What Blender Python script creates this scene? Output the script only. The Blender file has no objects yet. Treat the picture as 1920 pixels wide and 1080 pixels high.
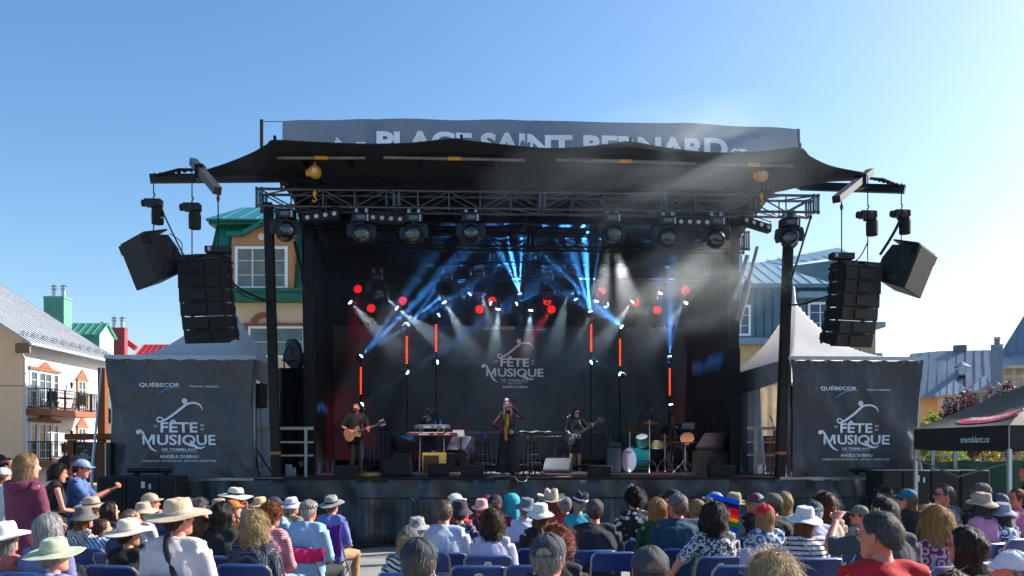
import bpy, math, random
import numpy as np
from mathutils import Vector, Matrix, Euler, noise
R = math.radians
random.seed(7)
SC = bpy.context.scene
COL = SC.collection
# ---------------------------------------------------------------- camera, sky, sun, exposure
FPX, HY, CZ = 1620.0, 845.0, 2.0
cam_d = bpy.data.cameras.new('camera'); cam = bpy.data.objects.new('camera', cam_d); COL.objects.link(cam)
cam.location = (0, 0, CZ); cam.rotation_euler = (R(90), 0, 0)
cam_d.sensor_width = 36; cam_d.lens = 36 * FPX / 1920; cam_d.shift_y = (HY - 540) / 1920
cam_d.clip_start = 0.05; cam_d.clip_end = 3000
SC.camera = cam
SUN_AZ, SUN_EL = 68.0, 32.0          # degrees right of the view axis, above the horizon
w = bpy.data.worlds.new('World'); SC.world = w; w.use_nodes = True
nt = w.node_tree; nt.nodes.clear()
sky = nt.nodes.new('ShaderNodeTexSky'); sky.sky_type = 'NISHITA'; sky.sun_disc = False
sky.sun_elevation = R(SUN_EL); sky.sun_rotation = R(SUN_AZ); sky.air_density = 1.0; sky.dust_density = 1.5; sky.ozone_density = 2.0
bg = nt.nodes.new('ShaderNodeBackground'); bg.inputs[1].default_value = 0.114
wo = nt.nodes.new('ShaderNodeOutputWorld')
hs_ = nt.nodes.new('ShaderNodeHueSaturation'); hs_.inputs['Saturation'].default_value = 1.25; hs_.inputs['Hue'].default_value = .498; nt.links.new(sky.outputs[0], hs_.inputs['Color']); nt.links.new(hs_.outputs[0], bg.inputs[0]); nt.links.new(bg.outputs[0], wo.inputs[0])
sd = bpy.data.lights.new('sun', 'SUN'); sun = bpy.data.objects.new('sun', sd); COL.objects.link(sun)
sd.energy = 5.0; sd.angle = R(0.5); sd.color = (1.0, 0.93, 0.82)
sdir = Vector((math.sin(R(SUN_AZ)) * math.cos(R(SUN_EL)), math.cos(R(SUN_AZ)) * math.cos(R(SUN_EL)), math.sin(R(SUN_EL))))
sun.rotation_euler = sdir.to_track_quat('Z', 'Y').to_euler(); sun.location = (20, 10, 30)
vs = SC.view_settings; vs.view_transform = 'Standard'; vs.look = 'None'; vs.gamma = 1; vs.use_curve_mapping = False; vs.exposure = 0.97
SC.render.engine = 'CYCLES'
cy = SC.cycles
cy.use_denoising = True; cy.max_bounces = 6; cy.diffuse_bounces = 3; cy.glossy_bounces = 3; cy.transmission_bounces = 3
cy.volume_bounces = 0; cy.sample_clamp_indirect = 4; cy.caustics_reflective = False; cy.caustics_refractive = False
cy.transparent_max_bounces = 12; cy.volume_step_rate = 2.0; cy.volume_max_steps = 96
# ---------------------------------------------------------------- placing
def P(px, py, Y):
    "point seen at photo pixel (px, py) at distance Y"
    return Vector(((px - 960) * Y / FPX, Y, CZ - (py - HY) * Y / FPX))
YAW = R(3.0)
SU = Vector((math.cos(YAW), math.sin(YAW), 0)); SV = Vector((-math.sin(YAW), math.cos(YAW), 0))
SO = Vector((30 * 18 / FPX, 18.0, 0))
FZ = 1.44                                     # stage floor height
def S(u, v, z=0.0): return SO + SU * u + SV * v + Vector((0, 0, z))
def su(px, v):
    k = (px - 960) / FPX                      # X = k*Y
    a = SO + SV * v
    return (k * a.y - a.x) / (SU.x - k * SU.y)
def sz(py, px, v):
    Y = S(su(px, v), v).y
    return CZ - (py - HY) * Y / FPX
def SP(px, py, v): return Vector((su(px, v), v, sz(py, px, v)))   # stage coordinates
def sstep(t): t = min(1, max(0, t)); return t * t * (3 - 2 * t)
def ground_z(x, y):
    return 0.37 * sstep((13.8 - y) / 10.5) * (1 if y > 2 else 1) + 0.14 * sstep((-x - 4.2) / 2.5) * sstep((14.5 - y) / 2)
# ---------------------------------------------------------------- materials
_mats = {}
def srgb(c):
    if isinstance(c, str):
        c = c.lstrip('#'); v = [int(c[i:i + 2], 16) / 255 for i in (0, 2, 4)]
        return tuple(x / 12.92 if x <= .04045 else ((x + .055) / 1.055) ** 2.4 for x in v)
    return tuple(c)
def M(color, rough=.6, metal=0, var=.12, vscale=4, bump=0, bscale=60, emis=None, es=0, pat=None, c2=None, ps=10, sss=0, trans=0, perf=0, spec=.5, coat=0, aniso=None):
    color = srgb(color); c2 = srgb(c2) if c2 is not None else None
    key = (color, rough, metal, var, vscale, bump, bscale, str(emis), es, pat, c2, ps, sss, trans, spec, coat, aniso, perf)
    if key in _mats: return _mats[key]
    m = bpy.data.materials.new('surface'); m.use_nodes = True
    n = m.node_tree.nodes; L = m.node_tree.links
    b = n['Principled BSDF']; _mats[key] = m
    b.inputs['Roughness'].default_value = rough; b.inputs['Metallic'].default_value = metal
    b.inputs['Specular IOR Level'].default_value = spec
    if coat: b.inputs['Coat Weight'].default_value = coat
    tc = n.new('ShaderNodeTexCoord')
    rgb = n.new('ShaderNodeRGB'); rgb.outputs[0].default_value = (*color, 1); src = rgb.outputs[0]
    def mixc(fac, a, bb):
        mx = n.new('ShaderNodeMix'); mx.data_type = 'RGBA'
        if isinstance(fac, (int, float)): mx.inputs[0].default_value = fac
        else: L.new(fac, mx.inputs[0])
        for i, q in ((6, a), (7, bb)):
            if hasattr(q, 'links'): L.new(q, mx.inputs[i])
            else: mx.inputs[i].default_value = (*q, 1)
        return mx.outputs[2]
    def ramp(sock, a, bb):
        r = n.new('ShaderNodeMapRange'); r.inputs[1].default_value = a; r.inputs[2].default_value = bb
        L.new(sock, r.inputs[0]); return r.outputs[0]
    if pat:
        mp = n.new('ShaderNodeMapping'); L.new(tc.outputs['Object'], mp.inputs[0])
        if pat in ('hstripe', 'vstripe', 'zebra', 'dstripe', 'ring'):
            wv = n.new('ShaderNodeTexWave'); wv.inputs['Scale'].default_value = ps; L.new(mp.outputs[0], wv.inputs[0])
            wv.bands_direction = {'hstripe': 'Z', 'vstripe': 'X', 'zebra': 'DIAGONAL', 'dstripe': 'DIAGONAL', 'ring': 'Z'}[pat]
            if pat == 'ring': wv.wave_type = 'RINGS'; wv.rings_direction = 'Z'
            wv.inputs['Distortion'].default_value = 9 if pat == 'zebra' else 0.3
            wv.inputs['Detail'].default_value = 1
            th = {'hstripe': .72, 'vstripe': .55, 'zebra': .5, 'dstripe': .6, 'ring': .5}[pat]
            f = ramp(wv.outputs[1], th, th + .08)
        elif pat in ('dots', 'floral', 'circles'):
            vo = n.new('ShaderNodeTexVoronoi'); vo.inputs['Scale'].default_value = ps; L.new(mp.outputs[0], vo.inputs[0])
            if pat == 'dots': vo.inputs['Randomness'].default_value = 0.15; f = ramp(vo.outputs[0], .34, .28)
            elif pat == 'circles':
                vo.inputs['Randomness'].default_value = 0.2
                mt = n.new('ShaderNodeMath'); mt.operation = 'SINE'; m2 = n.new('ShaderNodeMath'); m2.operation = 'MULTIPLY'; m2.inputs[1].default_value = 17
                L.new(vo.outputs[0], m2.inputs[0]); L.new(m2.outputs[0], mt.inputs[0]); f = ramp(mt.outputs[0], 0, .2)
            else:
                no = n.new('ShaderNodeTexNoise'); no.inputs['Scale'].default_value = ps * 1.7; L.new(mp.outputs[0], no.inputs[0])
                mt = n.new('ShaderNodeMath'); mt.operation = 'ADD'; L.new(vo.outputs[0], mt.inputs[0]); L.new(no.outputs[0], mt.inputs[1])
                f = ramp(mt.outputs[0], .86, .80)
        elif pat == 'speck':
            no = n.new('ShaderNodeTexNoise'); no.inputs['Scale'].default_value = ps; no.inputs['Detail'].default_value = 3; L.new(mp.outputs[0], no.inputs[0])
            f = ramp(no.outputs[0], .49, .53)
        elif pat == 'seam':       # standing-seam ribs / board joints
            wv = n.new('ShaderNodeTexWave'); wv.inputs['Scale'].default_value = ps; L.new(mp.outputs[0], wv.inputs[0]); wv.bands_direction = 'Y'
            f = ramp(wv.outputs[1], .93, .97)
        elif pat == 'halves':
            sp = n.new('ShaderNodeSeparateXYZ'); L.new(mp.outputs[0], sp.inputs[0]); f = ramp(sp.outputs[0], -.001, .001)
        src = mixc(f, src, c2 if c2 else (0, 0, 0))
    if var:
        no = n.new('ShaderNodeTexNoise'); no.inputs['Scale'].default_value = vscale; no.inputs['Detail'].default_value = 5; no.inputs['Roughness'].default_value = .6
        if aniso:
            mp2 = n.new('ShaderNodeMapping'); mp2.inputs['Scale'].default_value = aniso; L.new(tc.outputs['Object'], mp2.inputs[0]); L.new(mp2.outputs[0], no.inputs[0])
        else: L.new(tc.outputs['Object'], no.inputs[0])
        r = n.new('ShaderNodeMapRange'); r.inputs[1].default_value = .3; r.inputs[2].default_value = .7; r.inputs[3].default_value = 1 - var; r.inputs[4].default_value = 1 + var
        L.new(no.outputs[0], r.inputs[0])
        vm = n.new('ShaderNodeVectorMath'); vm.operation = 'SCALE'; L.new(src, vm.inputs[0]); L.new(r.outputs[0], vm.inputs['Scale']); src = vm.outputs[0]
    L.new(src, b.inputs['Base Color'])
    if bump:
        no = n.new('ShaderNodeTexNoise'); no.inputs['Scale'].default_value = bscale; no.inputs['Detail'].default_value = 4
        if aniso: L.new(mp2.outputs[0], no.inputs[0])
        else: L.new(tc.outputs['Object'], no.inputs[0])
        bp = n.new('ShaderNodeBump'); bp.inputs['Strength'].default_value = bump; bp.inputs['Distance'].default_value = 0.02
        L.new(no.outputs[0], bp.inputs['Height']); L.new(bp.outputs[0], b.inputs['Normal'])
    if emis is not None:
        b.inputs['Emission Color'].default_value = (*srgb(emis), 1); b.inputs['Emission Strength'].default_value = es
    if sss:
        b.inputs['Subsurface Weight'].default_value = sss; b.inputs['Subsurface Radius'].default_value = (.012, .004, .002); b.inputs['Subsurface Scale'].default_value = 1
    if trans:
        out = n['Material Output']; tr = n.new('ShaderNodeBsdfTranslucent'); mx = n.new('ShaderNodeMixShader'); mx.inputs[0].default_value = trans
        L.new(src, tr.inputs[0]); L.new(b.outputs[0], mx.inputs[1]); L.new(tr.outputs[0], mx.inputs[2]); L.new(mx.outputs[0], out.inputs[0])
    if perf:
        out = n['Material Output']; tp = n.new('ShaderNodeBsdfTransparent'); mx = n.new('ShaderNodeMixShader'); mx.inputs[0].default_value = perf
        L.new(out.inputs[0].links[0].from_socket, mx.inputs[1]); L.new(tp.outputs[0], mx.inputs[2]); L.new(mx.outputs[0], out.inputs[0])
    return m
# ---------------------------------------------------------------- mesh building
class MB:
    def __init__(s): s.v = []; s.f = []; s.m = Matrix.Identity(4)
    def at(s, loc=(0, 0, 0), rot=(0, 0, 0), sc=1):
        s.m = Matrix.LocRotScale(Vector(loc), Euler(rot), Vector((sc, sc, sc)) if isinstance(sc, (int, float)) else Vector(sc)); return s
    def add(s, vs, fs):
        k = len(s.v); mm = s.m
        s.v += [tuple(mm @ Vector(q)) for q in vs]; s.f += [tuple(i + k for i in f) for f in fs]; return s
    def box(s, x0, x1, y0, y1, z0, z1):
        return s.add([(x0, y0, z0), (x1, y0, z0), (x1, y1, z0), (x0, y1, z0), (x0, y0, z1), (x1, y0, z1), (x1, y1, z1), (x0, y1, z1)],
                     [(0, 3, 2, 1), (4, 5, 6, 7), (0, 1, 5, 4), (1, 2, 6, 5), (2, 3, 7, 6), (3, 0, 4, 7)])
    def cbox(s, c, sx, sy, sz): return s.box(c[0] - sx / 2, c[0] + sx / 2, c[1] - sy / 2, c[1] + sy / 2, c[2] - sz / 2, c[2] + sz / 2)
    def ring(s, rings, close=True, caps=True):
        n = len(rings[0]); vs = [p for r in rings for p in r]; fs = []
        for i in range(len(rings) - 1):
            for j in range(n if close else n - 1):
                a = i * n + j; b = i * n + (j + 1) % n; fs.append((a, b, b + n, a + n))
        if caps: fs.append(tuple(range(n))[::-1]); fs.append(tuple((len(rings) - 1) * n + j for j in range(n)))
        return s.add(vs, fs)
    def tube(s, pts, r, n=8, sq=False):
        pts = [Vector(p) for p in pts]
        if isinstance(r, (int, float)): r = [r] * len(pts)
        rings = []; up = None
        for i, p in enumerate(pts):
            d = (pts[min(i + 1, len(pts) - 1)] - pts[max(i - 1, 0)]).normalized()
            if up is None: up = Vector((0, 0, 1)) if abs(d.z) < .9 else Vector((0, 1, 0))
            a = d.cross(up)
            if a.length < 1e-4: a = d.cross(Vector((1, 0, 0)))
            a.normalize(); b = a.cross(d).normalized(); up = b
            rx, ry = (r[i] if isinstance(r[i], (tuple, list)) else (r[i], r[i]))
            o = math.pi / 4 if sq else 0; q = 1.414 if sq else 1; k = 4 if sq else n
            rings.append([tuple(p + a * rx * q * math.cos(o + 2 * math.pi * j / k) + b * ry * q * math.sin(o + 2 * math.pi * j / k)) for j in range(k)])
        return s.ring(rings)
    def cyl(s, p0, p1, r, n=12, r2=None): return s.tube([p0, p1], [r, r if r2 is None else r2], n)
    def beam(s, p0, p1, w, h=None): return s.tube([p0, p1], [(w / 2, (h or w) / 2)] * 2, sq=True)
    def lathe(s, prof, c=(0, 0, 0), n=20, ex=1, ey=1, caps=True):
        return s.ring([[(c[0] + r * ex * math.cos(2 * math.pi * j / n), c[1] + r * ey * math.sin(2 * math.pi * j / n), c[2] + z) for j in range(n)] for r, z in prof], caps=caps)
    def ball(s, c, r, n=12, m=8):
        rx, ry, rz = r if isinstance(r, (tuple, list)) else (r, r, r)
        return s.ring([[(c[0] + rx * math.sin(t) * math.cos(2 * math.pi * j / n), c[1] + ry * math.sin(t) * math.sin(2 * math.pi * j / n), c[2] - rz * math.cos(t)) for j in range(n)]
                       for t in [math.pi * (i + .15) / (m + .3) for i in range(m + 1)]])
    def prism(s, pts, y0, y1):       # outline in x,z extruded along y
        n = len(pts)
        return s.add([(x, y0, z) for x, z in pts] + [(x, y1, z) for x, z in pts],
                     [tuple(range(n)), tuple(range(2 * n - 1, n - 1, -1))] + [(j, j + n, (j + 1) % n + n, (j + 1) % n) for j in range(n)])
    def prismx(s, pts, x0, x1):      # outline in y,z extruded along x
        n = len(pts)
        return s.add([(x0, a, z) for a, z in pts] + [(x1, a, z) for a, z in pts],
                     [tuple(range(n))[::-1], tuple(range(n, 2 * n))] + [(j, (j + 1) % n, (j + 1) % n + n, j + n) for j in range(n)])
    def sheet(s, fn, nu, nv, th=0.0, nrm=None):
        k = nu + 1; P0 = [[Vector(fn(i / nu, j / nv)) for i in range(k)] for j in range(nv + 1)]
        vs = [p for row in P0 for p in row]; fs = [(j * k + i, j * k + i + 1, (j + 1) * k + i + 1, (j + 1) * k + i) for j in range(nv) for i in range(nu)]
        if th:
            off = Vector(nrm if nrm else (0, 1, 0)) * th; N = len(vs)
            fs2 = [tuple(q + N for q in f)[::-1] for f in fs]; vs = vs + [p + off for p in vs[:]]
            rim = [i for i in range(nu)]; b = []
            loop = [i for i in range(k)] + [j * k + nu for j in range(1, nv + 1)] + [nv * k + i for i in range(nu - 1, -1, -1)] + [j * k for j in range(nv - 1, 0, -1)]
            for a, c in zip(loop, loop[1:] + loop[:1]): b.append((c, a, a + N, c + N))
            fs = fs + fs2 + b
        return s.add(vs, fs)
    def build(s, name, mat, parent=None, smooth=True, bev=0, ang=35):
        me = bpy.data.meshes.new(name); me.from_pydata(s.v, [], s.f); me.update()
        o = bpy.data.objects.new(name, me); COL.objects.link(o)
        for mm in (mat if isinstance(mat, (list, tuple)) else [mat]): me.materials.append(mm)
        if parent is not None: o.parent = parent
        if smooth and len(me.polygons):
            me.polygons.foreach_set('use_smooth', [True] * len(me.polygons)); me.set_sharp_from_angle(angle=R(ang))
        if bev:
            md = o.modifiers.new('edge', 'BEVEL'); md.width = bev; md.segments = 2; md.limit_method = 'ANGLE'; md.angle_limit = R(40)
        return o
def tag(o, label=None, cat=None, group=None, kind=None):
    if label: o['label'] = label
    if cat: o['category'] = cat
    if group: o['group'] = group
    if kind: o['kind'] = kind
    return o
def thing(name, label, cat, loc=(0, 0, 0), rz=0.0, group=None, rot=None, scale=None):
    o = bpy.data.objects.new(name, None); COL.objects.link(o); o.empty_display_size = .2
    o.location = loc; o.rotation_euler = rot if rot else (0, 0, rz)
    if scale: o.scale = (scale,) * 3
    return tag(o, label, cat, group)
def sthing(name, label, cat, u, v, z, rz=0.0, group=None, rx=0.0, scale=None):
    return thing(name, label, cat, S(u, v, z), group=group, rot=(rx, 0, YAW + rz), scale=scale)
def copy_tree(o, parent=None):
    c = o.copy(); COL.objects.link(c)
    if parent is not None: c.parent = parent; c.matrix_parent_inverse = o.matrix_parent_inverse
    for ch in list(o.children): copy_tree(ch, c)
    return c
def clone(o, loc, label=None, rot=None, group=None, scale=None):
    c = copy_tree(o); c.location = loc
    if rot: c.rotation_euler = rot
    if label: c['label'] = label
    if group: c['group'] = group
    if scale: c.scale = (scale,) * 3
    return c
def text_verts(txt, size, bold=0.0, align='CENTER', space=1.0, res=3, shear=0):
    cu = bpy.data.curves.new('t', 'FONT'); cu.body = txt; cu.size = size; cu.offset = bold * size; cu.align_x = align; cu.space_character = space; cu.resolution_u = res; cu.shear = shear
    o = bpy.data.objects.new('t', cu); COL.objects.link(o)
    dg = bpy.context.evaluated_depsgraph_get(); dg.update()
    me = bpy.data.meshes.new_from_object(o.evaluated_get(dg))
    vs = [tuple(v.co) for v in me.vertices]; fs = [tuple(p.vertices) for p in me.polygons]
    bpy.data.objects.remove(o); bpy.data.curves.remove(cu); bpy.data.meshes.remove(me)
    return vs, fs
def put_text(mb, txt, x, z, size, y=0.0, fn=None, wid=None, **k):
    "adds lettering facing -y, baseline centre at x,z; wid = wanted total width"
    vs, fs = text_verts(txt, size, **k)
    sx = 1.0
    if wid:
        xs = [v[0] for v in vs]; cw = max(xs) - min(xs); sx = wid / cw; c = (max(xs) + min(xs)) / 2; vs = [(v[0] - c, v[1], v[2]) for v in vs]
    out = [(x + v[0] * sx, y, z + v[1]) for v in vs]
    if fn: out = [(a, fn(a, c) + b, c) for a, b, c in out]
    mb.add(out, fs)
def ribbon(mb, pts, wds, y=0.0, fn=None, n=24):
    "flat stroke along a smooth curve in x,z with varying width"
    q = catmull(pts, n); m = len(q); L = []; Rr = []
    for i, p in enumerate(q):
        a = q[max(0, i - 1)]; b = q[min(m - 1, i + 1)]; d = (b[0] - a[0], b[1] - a[1]); l = math.hypot(*d) or 1; nx, nz = -d[1] / l, d[0] / l
        t = i / (m - 1) * (len(wds) - 1); k = min(int(t), len(wds) - 2); wd = (wds[k] * (1 - (t - k)) + wds[k + 1] * (t - k)) / 2
        L.append((p[0] + nx * wd, p[1] + nz * wd)); Rr.append((p[0] - nx * wd, p[1] - nz * wd))
    vs = [(a, (fn(a, c) if fn else 0) + y, c) for a, c in L + Rr]
    mb.add(vs, [(i, i + 1, i + 1 + m, i + m)[::-1] for i in range(m - 1)])
def disc(mb, x, z, r, y=0.0, fn=None, n=20):
    mb.add([(x + r * math.cos(2 * math.pi * j / n), (fn(x, z) if fn else 0) + y, z + r * math.sin(2 * math.pi * j / n)) for j in range(n)], [tuple(range(n))])
def catmull(pts, n=24):
    out = []; P_ = [pts[0]] + list(pts) + [pts[-1]]
    for i in range(1, len(P_) - 2):
        p0, p1, p2, p3 = (np.array(P_[i + k], float) for k in (-1, 0, 1, 2))
        k = max(2, n // (len(pts) - 1))
        for j in range(k):
            t = j / k; out.append(tuple(.5 * ((2 * p1) + (-p0 + p2) * t + (2 * p0 - 5 * p1 + 4 * p2 - p3) * t * t + (-p0 + 3 * p1 - 3 * p2 + p3) * t ** 3)))
    out.append(tuple(float(q) for q in pts[-1])); return [tuple(float(c) for c in o) for o in out]
def fest_logo(mb, cx, zf, k, y=-.01, fn=None, small=True):
    "festival emblem: cx centre, zf baseline of its second word, k its scale"
    T = lambda t, x, z, size, wid=None, bold=.012, dy=0: put_text(mb, t, cx + x * k, zf + z * k, size * k, y - dy, fn, wid=wid * k if wid else None, bold=bold)
    Rb = lambda pts, wds, dy=.003, n=32: ribbon(mb, [(cx + a * k, zf + c * k) for a, c in pts], [q * k for q in wds], y - dy, fn, n)
    T('FÊTE', .05, .225, .25, .64, .025); T('USIQUE', .182, 0, .25, 1.02, .025); Rb([(-.565, 0), (-.565, .165)], [.042, .042], 0, 4); Rb([(-.385, 0), (-.385, .18)], [.042, .042], 0, 4); Rb([(-.47, .035), (-.395, .18)], [.036, .045], .001, 4)
    T('LA', -.36, .32, .055, None, .02); T('DE', .455, .33, .055, None, .02); T('LA', .455, .26, .055, None, .02)
    Rb([(-.66, .20), (-.625, .25), (-.565, .20), (-.48, .03), (-.42, -.07), (-.325, -.125)], [.03, .042, .042, .045, .04, .006])
    disc(mb, cx - .655 * k, zf + .228 * k, .042 * k, y - .004, fn)
    Rb([(.235, .07), (.31, -.025), (.41, -.062), (.50, -.03)], [.04, .05, .035, .008])
    Rb([(-.23, .42), (-.24, .47), (-.30, .49), (-.335, .45), (-.29, .41), (-.17, .46), (-.03, .56), (.10, .67), (.20, .735), (.32, .75), (.42, .71), (.47, .62)],
       [.015, .02, .025, .025, .03, .04, .045, .045, .04, .035, .03, .008], n=88)
    disc(mb, cx + .14 * k, zf + .785 * k, .05 * k, y - .004, fn); Rb([(.14, .76), (.13, .71), (.10, .67)], [.03, .028, .03], .0035, 8)
    T('DE TREMBLANT', .055, -.107, .062, .6, .012); Rb([(-.24, -.13), (.35, -.13)], [.005, .005], 0, 4)
    if small:
        T('ANGÈLE DUBEAU', .05, -.24, .08, .67, .02); T('DIRECTION ARTISTIQUE • ARTISTIC DIRECTOR', .05, -.31, .052, 1.3, .004)
    else:
        T('DIRECTION', .05, -.175, .045, .28, .004); T('ANGÈLE DUBEAU', .05, -.255, .07, .56, .02)
    T('QUÉBECOR', -.30, 1.04, .095, .72, .02); T('PRÉSENTE / PRESENTS', .49, 1.03, .042, .48, .006)
# ---------------------------------------------------------------- the ground
gm = M('#8f8f8c', .85, var=.18, vscale=.5, bump=.35, bscale=30)
g = MB(); xs = [-400, -120, -50, -26] + [-20 + i * .8 for i in range(51)] + [26, 50, 120, 400]; ys = [-60, -12, -3] + [i * .75 for i in range(33)] + [30, 45, 70, 130, 260, 900]
g.add([(x, y, ground_z(x, y)) for y in ys for x in xs], [(j * len(xs) + i, j * len(xs) + i + 1, (j + 1) * len(xs) + i + 1, (j + 1) * len(xs) + i) for j in range(len(ys) - 1) for i in range(len(xs) - 1)])
tag(g.build('ground', gm), kind='structure')
# ---------------------------------------------------------------- metal roofs and houses
def seam_roof(mb, a, b, c, d, pitch=.42, rib=.035):
    "roof sheet a-b (eave) to d-c (top) with standing seams running up the slope"
    a, b, c, d = map(Vector, (a, b, c, d)); n = (b - a).cross(d - a).normalized()
    if n.z < 0: n = -n
    mb.add([a, b, c, d, a - n * .08, b - n * .08, c - n * .08, d - n * .08], [(0, 1, 2, 3), (7, 6, 5, 4), (0, 4, 5, 1), (1, 5, 6, 2), (2, 6, 7, 3), (3, 7, 4, 0)])
    k = max(1, int((b - a).length / pitch)); k2 = max(1, int((c - d).length / pitch)); k = max(k, k2)
    for i in range(k + 1):
        t = i / k; p = a.lerp(b, t); q = d.lerp(c, t)
        if (q - p).length > .05: mb.beam(p + n * rib * .5, q + n * rib * .5, .03, rib)
def hip_face(mb, pts, pitch=.45, rib=.03):
    "triangular or 4-sided roof face from photo-built 3-D corners: first two are the eave"
    if len(pts) == 3: pts = [pts[0], pts[1], pts[2], pts[2]]
    a, b, c, d = map(Vector, pts); n = (b - a).cross((c + d) / 2 - a).normalized(); n = n if n.z > 0 else -n
    mb.add([a, b, c, d] if (c - d).length > .01 else [a, b, c], [(0, 1, 2, 3)] if (c - d).length > .01 else [(0, 1, 2)])
    e = (b - a); L = e.length; e /= L; up = n.cross(e); up = up if up.z > 0 else -up
    tl = ((d - a).dot(e), (d - a).dot(up)); tr = ((c - a).dot(e), (c - a).dot(up))
    k = int(L / pitch)
    for i in range(k + 1):
        x = L * i / max(k, 1)
        if x < tl[0]: h = tl[1] * x / max(tl[0], 1e-3)
        elif x > tr[0]: h = tr[1] * (L - x) / max(L - tr[0], 1e-3)
        else:
            t = (x - tl[0]) / max(tr[0] - tl[0], 1e-3); h = tl[1] * (1 - t) + tr[1] * t
        if h > .1: p = a + e * x + n * .015; mb.beam(p, p + up * h, .03, rib)
def window(par, c, w_, h_, ax='x', nx=2, nz=3, fr=.07, frame='#e9e9e6', glass='#2a3a4c', out=-1, sill=True, trim=None, grille=True):
    """window on a wall; c = centre on the wall plane, ax = axis the window runs along, out = sign of the outward direction on the other axis"""
    c = Vector(c)
    def bx(m, a0, a1, d0, d1, z0, z1):
        d0, d1 = sorted((d0 * out, d1 * out))
        if ax == 'x': m.box(c.x + a0, c.x + a1, c.y + d0, c.y + d1, c.z + z0, c.z + z1)
        else: m.box(c.x + d0, c.x + d1, c.y + a0, c.y + a1, c.z + z0, c.z + z1)
    f = MB(); W2, H2 = w_ / 2, h_ / 2
    for a in (-1, 1): bx(f, min(a * W2, a * (W2 - fr)), max(a * W2, a * (W2 - fr)), .0, .07, -H2, H2); bx(f, -W2 + fr, W2 - fr, 0, .068, min(a * H2, a * (H2 - fr)), max(a * H2, a * (H2 - fr)))
    if grille:
        for i in range(1, nx): x = -W2 + w_ * i / nx; bx(f, x - .025, x + .025, .012, .06, -H2 + fr, H2 - fr)
        for j in range(1, nz): z = -H2 + h_ * j / nz; bx(f, -W2 + fr, W2 - fr, .015, .045, z - .012, z + .012)
    fo = f.build('window', M(frame, .5, var=.05), par)
    gl = MB(); bx(gl, -W2 + fr * .9, W2 - fr * .9, .004, .02, -H2 + fr * .9, H2 - fr * .9); gl.build('pane', M(glass, .08, var=.35, vscale=1.3, spec=.8), fo)
    if trim:
        t = MB(); tw = .13
        for a in (-1, 1): bx(t, min(a * W2, a * (W2 + tw)), max(a * W2, a * (W2 + tw)), 0, .09, -H2 - .02, H2)
        bx(t, -W2 - tw - .08, W2 + tw + .08, 0, .13, H2, H2 + .14); t.build('trim', M(trim, .7), fo)
    return fo
WHITE_ST, CREAM = M('#d9dadd', .85, var=.06, vscale=3, bump=.2), M('#fcc79c', .85, var=.05, vscale=2, bump=.1)
ROOF_G, ROOF_M = M('#adb1b6', .4, .1, var=.1, vscale=1.2), M('#77838e', .4, .2, var=.14, vscale=.8)
GREEN, RED, TEAL = M('#478876', .5, var=.08, vscale=2), M('#b02836', .5, var=.08), M('#14705c', .5, var=.1, vscale=1.5)
ORNG = M('#8f5b3f', .75, var=.15)
def flue(mb, x, y, z, s=1.0):
    mb.lathe([(.13 * s, 0), (.13 * s, .45 * s), (.17 * s, .47 * s), (.17 * s, .5 * s)], (x, y, z), 14); mb.lathe([(.10 * s, .5 * s), (.10 * s, .68 * s)], (x, y, z), 14)
    mb.lathe([(.2 * s, .66 * s), (.21 * s, .69 * s), (.05 * s, .78 * s)], (x, y, z), 14); mb.lathe([(.2 * s, .54 * s), (.2 * s, .57 * s)], (x, y, z), 14)
class Frame:
    "local frame of a building turned by rz; gives local points seen at a photo pixel on the plane at local depth y"
    def __init__(s, px0, Y, rz=None): s.A = ((px0 - 960) * Y / FPX, Y); s.rz = -math.atan2(s.A[0], Y) if rz is None else rz
    def __call__(s, px_, py_, y=0.0):
        c, n = math.cos(s.rz), math.sin(s.rz); k = (px_ - 960) / FPX; ax, ay = s.A[0] - n * y, s.A[1] + c * y; x = (k * ay - ax) / (c - k * n); return (x, y, CZ - (py_ - HY) / FPX * (ay + n * x))
    def thing(s, name, lab, cat): return thing(name, lab, cat, (s.A[0], s.A[1], 0), s.rz)
# ---- white house on the left; its long face runs straight away from the camera at x = HX
HX = -26.0
h = thing('white_house', 'white stucco apartment house with a grey standing seam roof and two black railed balconies', 'house', (HX, 46, 0))
Ye, Yf, ZE = 0.0, 9.6, 7.75
MB().box(-12, 0, 0, Yf, 0, ZE).build('wall', WHITE_ST, h, bev=.01)
gb = MB(); gb.prism([(-12, -.0), (.06, -.0), (.06, ZE + .28), (-12, ZE + 7.65)], -.12, -.004); gb.build('gable_wall', CREAM, h)
gj = MB(); gj.box(-12, .065, -.135, -.122, 5.42, 5.47); gj.build('wall_joint', M('#8d8072', .8), h)
rf = MB(); sl = .645; ov = .7
seam_roof(rf, (ov, -.7, ZE - .05), (ov, Yf + .5, ZE - .05), (-14, Yf + .5, ZE - .05 + sl * (14 + ov)), (-14, -.7, ZE - .05 + sl * (14 + ov)), .50, .045)
ro = rf.build('roof', ROOF_G, h)
sg = MB()
for k in range(10):
    y = -.3 + k * 1.02; x = ov - .55; z = ZE - .05 + sl * .55
    sg.tube([(x, y, z), (x + .05, y, z + .3), (x - .2, y, z + .12)], .018, 5)
for dz in (.16, .27): sg.cyl((ov - .5, -.5, ZE - .05 + sl * .5 + dz), (ov - .5, Yf + .3, ZE - .05 + sl * .5 + dz), .014, 5)
sg.build('snow_guard', M('#55606c', .4, .8), ro)
MB().tube([(ov + .07, -.75, ZE - .13), (ov + .07, Yf + .5, ZE - .13)], .08, 8).build('gutter', M('#d7d9dc', .5), ro)
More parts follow.
